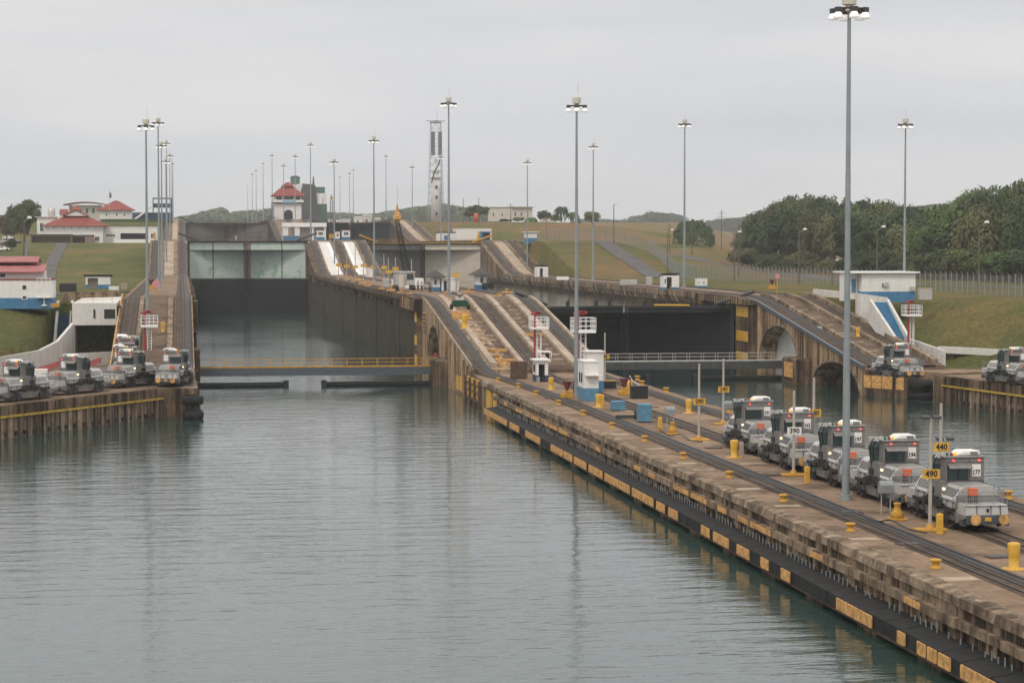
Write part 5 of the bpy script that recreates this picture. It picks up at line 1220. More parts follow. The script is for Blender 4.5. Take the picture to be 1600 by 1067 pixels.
railing('yellow handrail along the roof edge of the garage block', [(XL0 + .2, YG + .5, Z1 - .05), (-9.6, YG + .5, Z1 - .05)], 1.0, M['yellow'])
railing('thin rusty handrail on top of the curving left retaining wall', [(-18.2, 277, 5.6), (-23, 268, 5.1), (-33, 250, 4.9), (-45, 228, 4.8)], 1.0, M['rust'])
railing('yellow handrail at the top of the left blue stairs', [(XY(80, 319), 319, ZL), (XY(92, 319), 319, ZL)], 1.0, M['yellow'])
crate('grit_box', 'orange yellow box on the grass at the top of the left stairs', 86, 481, 1.2, .7, .6, 'yellow', zb=ZL, cat='box')
# lower left building
lb = hut('workshop', 'white workshop with blue base and faded red roofs at the left edge', -170, 82, 479, ZL, 3.7, 5.5, 1.15, None, ((.80, .835, .62, .82), (.80, .835, .25, .4)), 'flat', .1, cat='building', roofm='roof_red')
W_ = (G(82, 479, ZL).x - G(-170, 479, ZL).x) / 2
mb = MB(); mb.box(-W_, W_ - 1.5, 1.5, 8.5, 3.86, 5.0); mb.build('upper_wall', M['white'], lb)
mb = MB(); mb.extx([(.6, 4.75), (6, 5.8), (6, 5.95), (.6, 4.9)], -W_, W_ - 1.3); mb.extx([(4.5, 6.15), (8, 6.9), (11, 6.1), (11, 6.25), (8, 7.05), (4.5, 6.3)], -W_, W_ - 2.4); mb.build('sheet_roof', M['roof_pink'], lb)
mb = MB(); mb.box(-W_, W_ - 2.8, 6, 8, 5.0, 6.3); mb.build('clerestory', M['roof_red'], lb)
mb = MB(); mb.box(W_ - 7.6, W_ - 6.9, 1.44, 1.5, 4.1, 4.6); mb.build('window', M['navy'], lb)
hut('gatehouse', 'open fronted white and blue shelter on the upper left yard', 134, 172, 451, ZL, 2.4, 3.4, .8, (.08, .5, 2.1, 'cream', 1.6), (), 'shed', .4, cat='shelter')
crate('container', 'dark green waste container left of the open shelter', 106, 456, 3.1, 2, 1.5, 'black', zb=ZL, lip='darkgrey', cat='container')
crate('tank', 'white horizontal tank right of the open shelter', 178, 454, 1.9, .9, .8, 'white', zb=ZL, cat='tank')
crate('control_box', 'pale control cabinet on the upper left yard near the ramp', 194, 453, 1.2, .8, 1.3, 'strip', zb=ZL, cat='cabinet')
# vehicles
def vehicle(label, x, y, z, rz, paint, kind='van', s=1, name='parked_car', group=None, cat='car'):
    t = thing(name, label, cat, (x, y, z), rz, group); mb = MB()
    mb.extx([(-2.3, .35), (-2.35, .95), (-1.2, 1.08), (-.7, 1.75), (1.9, 1.8), (2.25, 1.1), (2.3, .35)] if kind == 'van' else [(-2.1, .3), (-2.15, .75), (-1.1, .92), (-.55, 1.4), (1.0, 1.42), (1.6, .98), (2.1, .9), (2.1, .3)], -.9, .9); mb.build('body', paint, t, bevel=.06)
    mb = MB(); 
    if kind == 'van': mb.hexa([(-.78, -1.22, 1.1), (.78, -1.22, 1.1), (.78, -1.1, 1.1), (-.78, -1.1, 1.1)], [(-.7, -.76, 1.72), (.7, -.76, 1.72), (.7, -.6, 1.72), (-.7, -.6, 1.72)]); mb.box(-.92, .92, -.5, 1.6, 1.2, 1.62)
    else: mb.hexa([(-.75, -1.12, .93), (.75, -1.12, .93), (.75, -1.0, .93), (-.75, -1.0, .93)], [(-.65, -.58, 1.38), (.65, -.58, 1.38), (.65, -.5, 1.38), (-.65, -.5, 1.38)]); mb.box(-.91, .91, -.4, .9, 1.0, 1.32)
    mb.build('window', M['glass'], t)
    mb = MB(); mb.box(-.8, .8, -2.4, -2.3, .45, .85); mb.build('grille', M['black'], t)
    for x_ in (-.85, .85):
        for y_ in (-1.4, 1.4): mb = MB(); mb.cyl((x_ - .12, y_, .34), (x_ + .12, y_, .34), .34, n=12); mb.build('wheel', M['rubber'], t)
    t.scale = (s,) * 3; return t
q = G(72, 475, ZL); vehicle('white pickup van parked beside the left workshop, facing the camera', q.x, q.y + 2, ZL, 0, M['white2'], s=.95)
rr = random.Random(12)
for i, (px, py, c, lab) in enumerate(((4, 392, 'white2', 'white car lowest in the far left car park'), (12, 386, 'darkgrey', 'dark car second in the far left car park'), (2, 380, 'grey_l', 'silver car third in the far left car park'), (13, 375, 'white2', 'white car topmost in the far left car park'), (22, 381, 'maroon', 'dark red car by the hedge of the far left car park'))):
    q = GZ(px, py); vehicle(lab, q.x, q.y, zg(q.x, q.y), pi / 2 + rr.uniform(-.3, .3), M[c], 'car', group='cars in the far left car park')
q = G(768, 452, Z1); t = thing('tractor', 'small dark tractor with white wheel beside the right dark roofed hut', 'tractor', (q.x - .8, q.y, Z1)); mb = MB(); mb.box(-.9, .7, -.4, .4, .5, 1.2); mb.box(0, .8, -.4, .4, 1.2, 1.9); mb.build('body', M['darkgrey'], t, bevel=.05)
for x in (-.6, .6):
    mb = MB(); mb.cyl((x, -.6, .45 + .15 * (x > 0)), (x, -.45, .45 + .15 * (x > 0)), .45 + .15 * (x > 0), n=12); mb.build('wheel', M['rubber'], t)
# tyre fenders
def tyres(label, x, y, zs, r, parent_group):
    for i, z in enumerate(zs):
        mb = MB(); prof = [(r * .5 , -.42), (r * .85, -.5), (r, -.3), (r, .3), (r * .85, .5), (r * .5, .42)]; mb.lathe(prof, (0, 0, 0), 24); o = mb.build('fender_tyre', M['rubber']); o.location = (x, y, z)
        tag(o, ('upper ' if i == 0 else 'lower ') + label, 'tyre', parent_group)
tyres('huge black tyre fender at the corner of the left wall', 1.1, 238.6, (1.75, .1), 1.2, 'tyre fenders at the left corner')
q = G(1440, 604, 1.2); tyres('huge black tyre fender in the recess of the right wall', q.x, q.y, (1.5, .0), 1.6, 'tyre fenders on the right wall')
# red boats / booms and white tank behind the left locomotives
for i, (px0, py0, px1, py1, lab) in enumerate(((30, 587, 100, 566, 'faded red steel boom lying behind the leftmost locomotives'), (93, 580, 158, 563, 'second faded red boom, partly behind the middle left locomotive'))):
    a = G(px0, py0, 4.3); b = G(px1, py1, 4.6); a.y = b.y = 250; a.x = XY(px0, 250, 4); b.x = XY(px1, 250, 4); a.z = ZP(py0, a.x, 250); b.z = ZP(py1, b.x, 250)
    t = thing('steel_boom', lab, 'boom', tuple((a + b) / 2), 0, 'red steel booms'); L_ = (b.x - a.x) / 2
    mb = MB(); dz = (b.z - a.z) / 2; mb.hexa([(-L_, -.5, -.35 - dz), (L_, -.5, -.3 + dz), (L_, .5, -.3 + dz), (-L_, .5, -.35 - dz)], [(-L_, -.3, .25 - dz), (L_, -.3, .35 + dz), (L_, .3, .35 + dz), (-L_, .3, .25 - dz)]); mb.build('hull', flat('faded_red_paint', (.25, .06, .06)), t); mb = MB(); 
    for x in (-L_ * .7, L_ * .7): mb.box(x - .1, x + .1, -.2, .2, -1.6, -.2)
    mb.build('trestle', M['grey_l'], t)
crate('tank', 'white equipment box with ladder behind the leftmost locomotives', 56, 603, 2.6, 1.2, 1.9, 'white', cat='box')
# ---- deck clutter
def mk_hatch():
    t = thing('hatch_cover', '', 'hatch'); mb = MB(); mb.cb(0, 0, 0, 1.3, .8, .05); mb.build('frame', M['rust'], t); mb = MB(); mb.cb(0, 0, .05, 1.1, .62, .03); mb.build('lid', M['darkgrey'], t); return t
hl_ = [(1542, 827, 'rusty hatch plate right of locomotive 177'), (1168, 661, 'rusty hatch plate right of the 240 sign foot'), (1018, 636, 'flat hatch plate above the tall blue cabinet'), (1115, 700, 'hatch plate between the 290 sign and the rails'), (1330, 800, 'hatch plate at the foot of the thickest mast'), (1210, 742, 'hatch plate left of the 390 sign foot'), (860, 622, 'hatch plate below the open blue hut'), (1560, 870, 'hatch plate left of the nearest tall bollard'), (1420, 850, 'hatch plate below the 490 sign foot')]
def plh(o, it): q = G(it[0], it[1], Z0 + .02); o.location = (q.x, q.y, Z0 + .005); o.rotation_euler.z = (it[0] % 7) * .03; tag(o, it[2], 'hatch', 'hatch plates on the deck')
series(mk_hatch, hl_, plh)
def mk_blk():
    t = thing('mooring_block', '', 'mooring block'); mb = MB(); mb.cb(0, 0, 0, 1.5, .7, .35); mb.build('block_body', M['orange_w'], t, bevel=.05); mb = MB(); mb.lathe([(.2, .35), (.16, .6), (.28, .7), (.2, .8)], (0, 0, 0), 8); mb.build('bitt', M['yellow'], t); return t
rb_ = random.Random(31); bl_ = []
for i, (px, py) in enumerate(((528, 436), (541, 438), (552, 441), (566, 444), (575, 447), (585, 445), (596, 452), (611, 455), (618, 450), (627, 458), (548, 434), (604, 446), (640, 460), (700, 458), (733, 458), (780, 462), (792, 459), (560, 438))): bl_.append((px, py, ('at the foot of the white ramp', 'second along from the white ramp', 'left of the small white shed', 'below the small white shed', 'in front of the far light mast', 'left of the pump unit', 'beside the pump unit', 'left of the crane tracks', 'behind the white blue cabinet', 'in front of the crane', 'near the ramp side of the yellow signs', 'behind the pump unit', 'right of the crane', 'between the two dark roofed huts', 'left of the tractor', 'right of the tractor', 'near the right crest', 'between two yellow signs')[i]))
def plb(o, it): q = G(it[0], it[1], Z1 + .02); o.location = (q.x, q.y, Z1); o.rotation_euler.z = rb_.uniform(-.6, .6); s = rb_.uniform(.6, 1.1); o.scale = (s, s, s); tag(o, 'weathered orange mooring block ' + it[2], 'mooring block', 'orange mooring blocks on the upper centre wall')
series(mk_blk, bl_, plb)
# ---- people
def person(label, x, y, z, rz, shirt, trousers, h=1.75, arms=.25):
    k = h / 1.75
    def fig(name, pts, edges, rad, mat, parent):
        me = bpy.data.meshes.new(name); me.from_pydata([tuple(Vector(p) * k) for p in pts], edges, []); o = bpy.data.objects.new(name, me); COL.objects.link(o)
        m = o.modifiers.new('skin', 'SKIN'); m.use_smooth_shade = True
        for v, r in zip(me.skin_vertices[0].data, rad): v.radius = (r * k, r * k)
        me.skin_vertices[0].data[0].use_root = True
        o.modifiers.new('sub', 'SUBSURF').levels = 1; o.modifiers['sub'].render_levels = 1; me.materials.append(mat); o.parent = parent; return o
    t = thing('person', label, 'person', (x, y, z), rz)
    P = [(0, 0, .95), (0, .0, 1.2), (0, .0, 1.42), (0, -.01, 1.52), (0, -.02, 1.62), (0, -.02, 1.72), (-.19, 0, 1.40), (-.25, .02, 1.12), (-.26, -.08, .88), (-.27, -.10, .80), (.19, 0, 1.40), (.25, .02, 1.12), (.26, -.1, .90), (.27, -.13, .82),
         (-.10, 0, .88), (-.11, -.02, .5), (-.12, .02, .08), (-.12, -.12, .04), (.10, 0, .88), (.12, .03, .5), (.13, .05, .08), (.13, -.09, .04)]
    E = [(0, 1), (1, 2), (2, 3), (3, 4), (4, 5), (2, 6), (6, 7), (7, 8), (8, 9), (2, 10), (10, 11), (11, 12), (12, 13), (0, 14), (14, 15), (15, 16), (16, 17), (0, 18), (18, 19), (19, 20), (20, 21)]
    Rr = [.13, .12, .13, .055, .095, .07, .06, .045, .035, .03, .06, .045, .035, .03, .085, .06, .045, .035, .085, .06, .045, .035]
    b = fig('person_body', P, E, Rr, M['skin'], t)
    fig('shirt', P[:3] + [P[6], P[7], P[10], P[11]], [(0, 1), (1, 2), (2, 3), (3, 4), (2, 5), (5, 6)], [.15, .145, .145, .075, .06, .075, .06], shirt, t)
    fig('trousers', [P[0], P[14], P[15], P[16], P[18], P[19], P[20]], [(0, 1), (1, 2), (2, 3), (0, 4), (4, 5), (5, 6)], [.15, .105, .08, .065, .105, .08, .065], trousers, t)
    mb = MB(); mb.lathe([(.10, 1.66), (.115, 1.70), (.09, 1.76), (.02, 1.79)], (0, -.01, 0), 10); hm = mb.build('cap', M['black'], t); hm.scale = (k,) * 3
    return t
for px, py, sh, tr, lab, zb in ((1414, 585, 'cloth_d', 'cloth_d', 'person in dark overalls standing beside the right locomotive', Z0), (1428, 586, 'cloth_w', 'cloth_d', 'person in pale blue shirt walking by the maroon funnel', Z0), (264, 603, 'cloth_r', 'cloth_d', 'person in maroon shirt at the corner of the left wall', Z0),
                               (653, 455, 'cloth_w', 'cloth_d', 'person in white shirt left of the dark roofed hut', Z1), (659, 456, 'cloth_w', 'cloth_d', 'person in white shirt and dark trousers, second by the hut', Z1), (672, 458, 'blue', 'cloth_d', 'person in dark blue beside the left dark roofed hut', Z1), (720, 474, 'cream', 'cloth_d', 'person in cream shirt riding on the green cart', None)):
    if zb is None: q = on_center_ramp(px, 484); person(lab, q.x, q.y + 1.1, q.z + .75, 0, M[sh], M[tr]); continue
    q = G(px, py, zb); person(lab, q.x, q.y, zb, rr.uniform(-1, 1), M[sh], M[tr])
person('person in white overalls on the walkway of the pale green gate', XY(369, 616, 21), 617, 20.45, .4, M['white2'], M['white2'])
# ================================================================ CONTROL TOWER, SHIP, LIGHTHOUSE
Yt = 925; x0, x1 = XY(430, Yt, 31), XY(471, Yt, 31); cx = (x0 + x1) / 2; hw = (x1 - x0) / 2; mp_ = 1 / (FPX / (Yt * .99))
ct = thing('control_tower', 'white lock control tower with two tier red hipped roof and arched doorway', 'control tower', (cx, Yt, Z3))
zz = lambda py: ZP(py, cx, Yt) - Z3
def archwall(mb, hw, z0, z1, ar, ah, y0, y1, zs):
    n = 12; pts = [(-ar * cos(pi * k / n), zs + ar * sin(pi * k / n) * (ah - zs) / ar) for k in range(n + 1)]
    mb.box(-hw, -ar, y0, y1, z0, z1); mb.box(ar, hw, y0, y1, z0, z1)
    for (xa, za), (xb, zb) in zip(pts, pts[1:]): mb.hexa([(xa, y0, za), (xb, y0, zb), (xb, y1, zb), (xa, y1, za)], [(xa, y0, z1), (xb, y0, z1), (xb, y1, z1), (xa, y1, z1)])
mb = MB(); zf = zz(318); archwall(mb, hw, -1, zf, 2.0, zz(328), 0, .8, zz(328) - 2.0); mb.box(-hw, -hw + .8, .8, 12, -1, zf); mb.box(hw - .8, hw, .8, 12, -1, zf); mb.box(-hw + .8, hw - .8, 11, 12, -1, zf); mb.build('wall', M['white'], ct)
mb = MB(); mb.box(-hw - .05, -2.0, -.05, .1, -1, zz(343)); mb.box(2.0, hw + .05, -.05, .1, -1, zz(343)); mb.build('wall_base', M['blue'], ct)
mb = MB(); mb.box(-1.95, 1.95, 2.5, 2.6, -1, zz(328)); mb.build('dark_doorway', M['glass_t'], ct)
mb = MB(); ow = hw + 1.2
mb.box(-ow, ow, -1.2, 13, zf, zf + .4); mb.box(-ow, ow, -1.2, -1.0, zf, zf + 1.5); mb.box(-ow, -ow + .2, -1.2, 13, zf, zf + 1.5); mb.box(ow - .2, ow, -1.2, 13, zf, zf + 1.5); mb.build('balcony', M['white'], ct)
mb = MB(); mb.box(-2.6, 2.8, -1.3, -1.2, zf + .2, zf + 1.3); mb.build('blue_banner', flat('pale_blue_cloth', (.25, .45, .6)), ct)
mb = MB(); mb.box(-hw, hw, 0, 12, zf + .4, zf + 3.3); mb.build('gallery', M['white'], ct)
for u0, u1 in ((-hw + .6, -2.8), (-2.2, 2.2), (2.8, hw - .6)):
    mb = MB(); mb.box(u0, u1, -.08, .02, zf + 1.5, zf + 2.9); wn = mb.build('window', M['darkgrey'], ct)
    mb = MB(); n = max(1, int((u1 - u0) / 1.1))
    for k in range(n): mb.box(u0 + .1 + (u1 - u0 - .2) * k / n + .04, u0 + .1 + (u1 - u0 - .2) * (k + 1) / n - .04, -.11, -.07, zf + 1.6, zf + 2.8)
    mb.build('pane', M['glass'], wn)
def hip(mb, hw, y0, y1, z0, z1, rl, e=.3):
    c = (y0 + y1) / 2; vs = [(-hw, y0, z0), (hw, y0, z0), (hw, y1, z0), (-hw, y1, z0), (-rl, c, z1), (rl, c, z1)] + [(-hw, y0, z0 - e), (hw, y0, z0 - e), (hw, y1, z0 - e), (-hw, y1, z0 - e)]
    mb.add(vs, [(0, 1, 5, 4), (1, 2, 5), (2, 3, 4, 5), (3, 0, 4), (6, 9, 8, 7), (0, 6, 7, 1), (1, 7, 8, 2), (2, 8, 9, 3), (3, 9, 6, 0)])
zr = zf + 3.4; zt_ = zz(284)
mb = MB(); hip(mb, ow + .3, -1.6, 13.6, zr, zr + (zt_ - zr) * .78, 1.6); rf = mb.build('roof', M['roof_red'], ct)
mb = MB(); hip(mb, 2.6, 3.4, 8.6, zr + (zt_ - zr) * .72, zt_, .3); mb.build('upper_roof', M['roof_red'], rf)
mb = MB(); mb.box(-1.9, 1.9, 4.1, 7.9, zr + 1.4, zr + (zt_ - zr) * .72); mb.build('lantern_wall', M['glass_t'], rf)
mb = MB(); mb.cyl((0, 6, zt_), (0, 6, zt_ + 4), .08, n=5); mb.cyl((-1, 6, zt_ + 3), (1, 6, zt_ + 3), .06, n=4); mb.lathe([(.2, -.6), (.9, -.3), (.9, .3), (.2, .7)], (0.2, 6, zt_), 10); mb.build('antenna', M['white'], rf)
# lookout stair at tower's left
t = thing('signal_mast', 'short dark lattice frame at the left side of the control tower', 'mast', (cx - hw - 1.6, Yt - 4, Z3)); mb = MB(); lattice(mb, Vector((0, 0, 0)), Vector((.3, 0, zz(320))), .7, .5, 8, .1); mb.build('frame', M['darkgrey'], t)
# portal building at level two
pb = thing('portal_building', 'white open portal building with blue base below the control tower', 'building', (XY(476, 770, 21), 770, Z2)); W_ = (XY(510, 770, 21) - XY(443, 770, 21)) / 2
mb = MB(); mb.box(-W_, -W_ + 1.8, 0, 6, 0, 5.2); mb.box(-W_ + 4.2, -W_ + 6, 0, 6, 0, 5.2); mb.box(W_ - .8, W_, 0, 6, 0, 5.2); mb.box(-W_ + 6, W_ - .8, 5.6, 6, 0, 5.2); mb.box(-.3 + 3, .3 + 3, 0, .5, 0, 5.2); mb.build('wall', M['white'], pb)
mb = MB(); mb.box(-W_ - .2, W_ + .2, -.4, 6.4, 5.2, 6.7); mb.build('roof', M['white2'], pb)
mb = MB(); mb.box(-W_ - .05, -W_ + 6.1, -.06, .06, -.3, 2.0); mb.build('wall_base', M['blue'], pb)
hut('control_hut', 'white hut with dark red window band, left one at the second ramp crest', 495, 507, 372, Z2, 3.1, 3, 1.0, None, ((.1, .9, .5, .82),), 'flat', .2, Y=640, roofm='maroon')
hut('control_hut', 'white hut with dark red window band, right one at the second ramp crest', 535, 547, 372, Z2, 3.1, 3, 1.0, None, ((.1, .9, .5, .82),), 'flat', .2, Y=640, roofm='maroon')
hut('kiosk', 'tiny pale grey kiosk between the two red banded huts', 524, 531, 372, Z2, 2.6, 2, .6, None, ((.2, .8, .5, .8),), 'flat', .2, Y=660)
def pxbox(name, parent, px0, px1, pyt, pyb, Y, dep, mat, y_off=0, **kw):
    x0, x1 = XY(px0, Y, 30), XY(px1, Y, 30); zt, zb = ZP(pyt, (x0 + x1) / 2, Y), ZP(pyb, (x0 + x1) / 2, Y)
    mb = MB(); mb.box(x0, x1, Y + y_off, Y + y_off + dep, zb, zt); return mb.build(name, mat, parent)
# ship
Ys = 1330; sh = thing('car_carrier_ship', 'large green and white car carrier seen from astern with raised dark stern ramp', 'ship', (0, 0, 0))
def P3(px, py, Y=Ys): x = XY(px, Y, 35); return (x, Y, ZP(py, x, Y))
def slab(name, pts, dep, mat, Y=Ys, off=0):
    P = [P3(a, b, Y) for a, b in pts]; poly = [(p[0], p[2]) for p in P]; mb = MB(); mb.exty(poly, Y + off, Y + off + dep); return mb.build(name, mat, sh)
slab('hull', [(448, 373), (511, 373), (511, 319), (448, 319)], 185, M['ship_green'])
slab('superstructure', [(448, 319), (511, 319), (511, 302), (494, 302), (490, 288), (472, 287), (448, 290)], 180, M['white'], off=1)
wl_ = slab('side_strip', [(447, 320), (447.6, 320), (447.6, 300), (447, 300)], 180, M['white'], off=2)  # thin plain white strip along the ship's left side
slab('stern_ramp', [(471, 345), (499, 347), (501, 335), (495, 318), (493, 291), (489, 289), (473, 287), (470, 300)], 1.5, M['ship_dark'], off=-3)
slab('stern_door', [(500, 368), (511, 368), (511, 324), (504, 322), (499, 330)], .6, M['ship_green'], off=-.6)
slab('lower_ramp', [(470, 366), (499, 370), (500, 348), (471, 346)], 1, flat('dark_green_steel', (.02, .06, .045)), off=-2)
slab('bridge_deck', [(494, 303), (509, 303), (509, 292), (494, 292)], 12, M['ship_green'], off=6)
slab('funnel', [(459, 290), (471, 290), (472, 275), (458, 275)], 14, M['ship_green'], off=20)
slab('funnel_top', [(457.5, 276), (463, 276), (463, 273), (467, 273), (467, 276), (472, 276), (472, 274.5), (457.5, 274.5)], 10, M['black'], off=21)
slab('ramp_mast', [(487.5, 292), (491.5, 292), (490.3, 276.5), (488.8, 276.5)], 2, flat('ship_mast_brown', (.12, .10, .08)), off=-4)
slab('deck_lamp_panel', [(496, 319), (503, 319), (503, 304), (496, 304)], .4, M['white2'], off=-.5)
# forward decks visible at the left of the tower
slab('side_hull', [(445, 360), (449, 360), (449, 300), (445, 300)], 170, M['white'], off=3)
mb = MB()
for k in range(9): x = XY(447, Ys, 40); mb.box(x - .4, x + 1.5, Ys + 20 + k * 18, Ys + 26 + k * 18, ZP(300, x, Ys) - .3, ZP(300, x, Ys) + 4 - (k % 3))
mb.build('deck_house', flat('pale_green_paint', (.12, .22, .16)), sh)
# lighthouse and lattice tower
Yh = 890; X_ = XY(681, Yh, 40); t = thing('lighthouse', 'slender white lighthouse standing inside the lattice tower', 'lighthouse', (X_, Yh, 29)); H_ = ZP(247, X_, Yh) - 29
mb = MB(); mb.lathe([(2.3, 0), (2.0, H_ * .55), (1.75, H_ * .68)], (0, 0, 0), 16); mb.build('shaft', M['white2'], t)
mb = MB(); mb.lathe([(2.5, H_ * .68), (2.5, H_ * .71), (1.3, H_ * .71), (1.3, H_ * .78), (2.0, H_ * .79), (2.0, H_ * .81), (1.1, H_ * .81), (1.0, H_ * .93), (.3, H_)], (0, 0, 0), 12); mb.build('lantern', M['white'], t)
mb = MB()
for f in (.1, .36, .52): mb.box(-.4, .4, -2.35, -1.9, H_ * f, H_ * f + 1.4)
mb.build('window', M['glass'], t)
t = thing('lattice_tower', 'tall thin lattice radio tower with dark antenna panels around the lighthouse', 'radio tower', (X_, Yh, 29)); HT = ZP(190, X_, Yh) - 29
mb = MB(); P_ = []
K = 14
cs = [[Vector((sx_, sy_, 0)) * (4.5 + (2.5 - 4.5) * (k / K) ** .6) + Vector((0, 0, HT * k / K)) for sx_, sy_ in ((-1, -1), (1, -1), (1, 1), (-1, 1))] for k in range(K + 1)]
cs = [[Vector((p.x * .82, p.y * .82, p.z)) for p in c] for c in cs]
for k in range(K):
    for i in range(4):
        mb.cyl(cs[k][i], cs[k + 1][i], .08, n=4); mb.cyl(cs[k][i], cs[k + 1][(i + 1) % 4], .05, n=4); mb.cyl(cs[k][(i + 1) % 4], cs[k + 1][i], .05, n=4); mb.cyl(cs[k][i], cs[k][(i + 1) % 4], .05, n=4)
mb.build('lattice', M['galv'], t)
mb = MB()
for x in (-1.5, 1.5):
    mb.box(x - .8, x + .8, -2.9, -2.7, HT * .66, HT * .895)
mb.build('antenna_panel', flat('mesh_antenna_grey', (.16, .17, .18)), t)
mb = MB(); mb.path([(1.6, -2.9, HT * .66), (1.0, -3, HT * .58), (-.9, -3.2, HT * .5), (-1.9, -3.4, HT * .42), (-2.2, -3.5, HT * .38)], .28, 6); mb.build('cable_bundle', M['darkgrey'], t)
mb = MB(); mb.box(-4, 4, -.3, .3, HT, HT + .3); mb.box(-.3, .3, -4, 4, HT, HT + .3); mb.cyl((.6, 0, HT), (.6, 0, HT + 4.5), .08, n=4); mb.box(-2.3, 2.3, -2.3, 2.3, HT - .6, HT - .3); mb.build('top_frame', M['galv'], t)
# small far structures right of the ship and hoses on the deck
for i, (px, pyt, Yf, w_, mt, lab) in enumerate(((517, 342, 1150, 2.2, 'maroon', 'small red and white channel marker hut just right of the ship'), (529, 343, 1160, 2.2, 'maroon', 'second small red channel marker hut right of the ship'), (560, 341, 1100, 4, 'white', 'small white far shed between the light masts'), (574, 338, 1120, 5, 'cream', 'cream far shed with grey roof left of the striped ramp top'), (590, 343, 1090, 3, 'grey_l', 'low grey far shed near the striped ramp top'), (540, 345, 1130, 5, 'white', 'long low white far shed right of the ship'))):
    xx = XY(px, Yf, 31); hut('far_shed', lab, px - w_ / 2 * 3340 / 1130, px + w_ / 2 * 3340 / 1130, 350, 29.6, max(1.5, ZP(pyt, xx, Yf) - 29.6), 4, 0, None, ((.25, .6, .3, .7),), 'gable' if i > 1 else 'flat', .2, 'white' if i < 2 else mt, cat='shed', Y=Yf, roofm='maroon' if i < 2 else 'roof_grey', rise=.8)
def hose(label, pts, r, mat):
    P = [G(a, b, Z0) for a, b in pts]; Q = []
    for i in range(len(P) - 1):
        for k in range(6):
            u = k / 6; p0 = P[max(i - 1, 0)]; p1 = P[i]; p2 = P[i + 1]; p3 = P[min(i + 2, len(P) - 1)]
            Q.append(.5 * ((2 * p1) + (p2 - p0) * u + (2 * p0 - 5 * p1 + 4 * p2 - p3) * u * u + (3 * p1 - p0 - 3 * p2 + p3) * u ** 3))
    Q.append(P[-1]); mb = MB(); mb.path([(q.x, q.y, Z0 + .2) for q in Q], r, 5); tag(mb.build('cable', mat), label, 'cable')
hose('pale cable snaking over the right rails above the black trough', [(984, 590), (988, 597), (996, 603), (1002, 606), (1012, 607)], .07, M['grey_l'])
hose('dark hose lying between the blue cabinet and the 290 sign', [(1025, 668), (1045, 684), (1062, 682), (1080, 692), (1098, 694)], .05, M['black'])
hose('dark hose lying left of the 490 sign foot', [(1352, 812), (1372, 820), (1392, 818), (1420, 832), (1448, 838)], .05, M['black'])
# ---- level 3 right: buildings, barrels
hut('school_building', 'long low cream building with flat roofs among far trees', 766, 800, 345, 31, 6.5, 8, 0, None, ((.1, .2, .3, .6), (.5, .6, .3, .6)), 'flat', .5, 'cream', cat='building', Y=1010, roofm='cream')
hut('school_building', 'cream building wing with wide flat roof right of the long one', 800, 832, 342, 32, 6.0, 8, 0, None, ((.1, .22, .25, .6), (.4, .52, .25, .6), (.7, .82, .25, .6)), 'flat', 1.5, 'cream', cat='building', Y=1030, roofm='cream')
hut('house', 'small house with dark red roof left of the palms', 846, 868, 350, 31, 2.6, 6, 0, None, ((.2, .4, .3, .7),), 'gable', .4, 'cream', cat='house', Y=1080, roofm='roof_red')
wh = hut('warehouse', 'white warehouse with blue framed open bay behind the beige gate', 712, 768, 376, 20.1, 5.3, 9, 0, (.74, .97, 3.9, 'navy', 3), (), 'flat', .1, cat='building', Y=795)
mb = MB(); Wh = (XY(768, 795) - XY(712, 795)); x = -Wh / 2 + .66 * Wh; mb.box(x, x + .08 * Wh, -.1, .0, 0, 4.1); mb.box(x, x + .32 * Wh, -.12, 0, 4.0, 4.3); mb.build('bay_frame', M['blue'], wh)
hut('shed', 'low white shed with blue front left of the warehouse', 684, 712, 377, 20.1, 3.6, 6, 0, (.35, .6, 2.6, 'blue', .2), (), 'shed', .3, Y=780)
mb = MB(); mb.lathe([(.9, 0), (.9, 3.2), (.7, 3.6), (.2, 3.8)], (0, 0, 0), 12); o = mb.build('storage_tank', M['orange_red']); o.location = (XY(744, 890), 890, 29); tag(o, 'small orange red tank on the terrace above the warehouse', 'tank')
mb = MB(); mb.lathe([(.5, 0), (.5, 2.6), (.2, 4.2)], (0, 0, 0), 8); o = mb.build('signal_cone', M['yellow_b']); o.location = (XY(747, 785), 785, 20.1); tag(o, 'tall yellow cone in front of the warehouse', 'cone')
# ---- left terraces
YA = 742; ZA = 19.9
mh = hut('gabled_office', 'large white office with broad red hipped roof on the left hill', 74, 161, 380, ZA, 6.0, 16, 0, None, ((.84, .95, .12, .38), (.28, .33, .82, .9), (.55, .6, .82, .9), (.1, .15, .82, .9), (.42, .46, .82, .9), (.7, .75, .82, .9)), 'hip', 1.6, 'white', cat='building', Y=YA, roofm='roof_red', rise=4.2)
Wm = (XY(161, YA) - XY(74, YA)) / 2; mb = MB(); mb.exty([(-3.8, 9.4), (3.8, 9.4), (0, 11.2)], 4.5, 12); mb.build('dormer', M['white'], mh)
mb = MB(); mb.exty([(-4.4, 9.3), (0, 11.4), (4.4, 9.3), (4.4, 9.6), (0, 11.75), (-4.4, 9.6)], 4, 12.5); mb.build('dormer_roof', M['roof_red'], mh)
hut('awning', 'long grey awning roof over dark stalls at the left office', 48, 112, 381, ZA, 2.6, 4, 0, (.02, .98, 2.4, 'woodpanel', 3.2), (), 'shed', .4, 'woodpanel', cat='awning', Y=736, roofm='roof_grey')
hut('awning', 'shorter grey awning roof right of the long one', 112, 146, 381, ZA, 2.4, 4, 0, (.05, .6, 2.2, 'black', 2.5), (), 'shed', .3, 'woodpanel', cat='awning', Y=737, roofm='roof_grey')
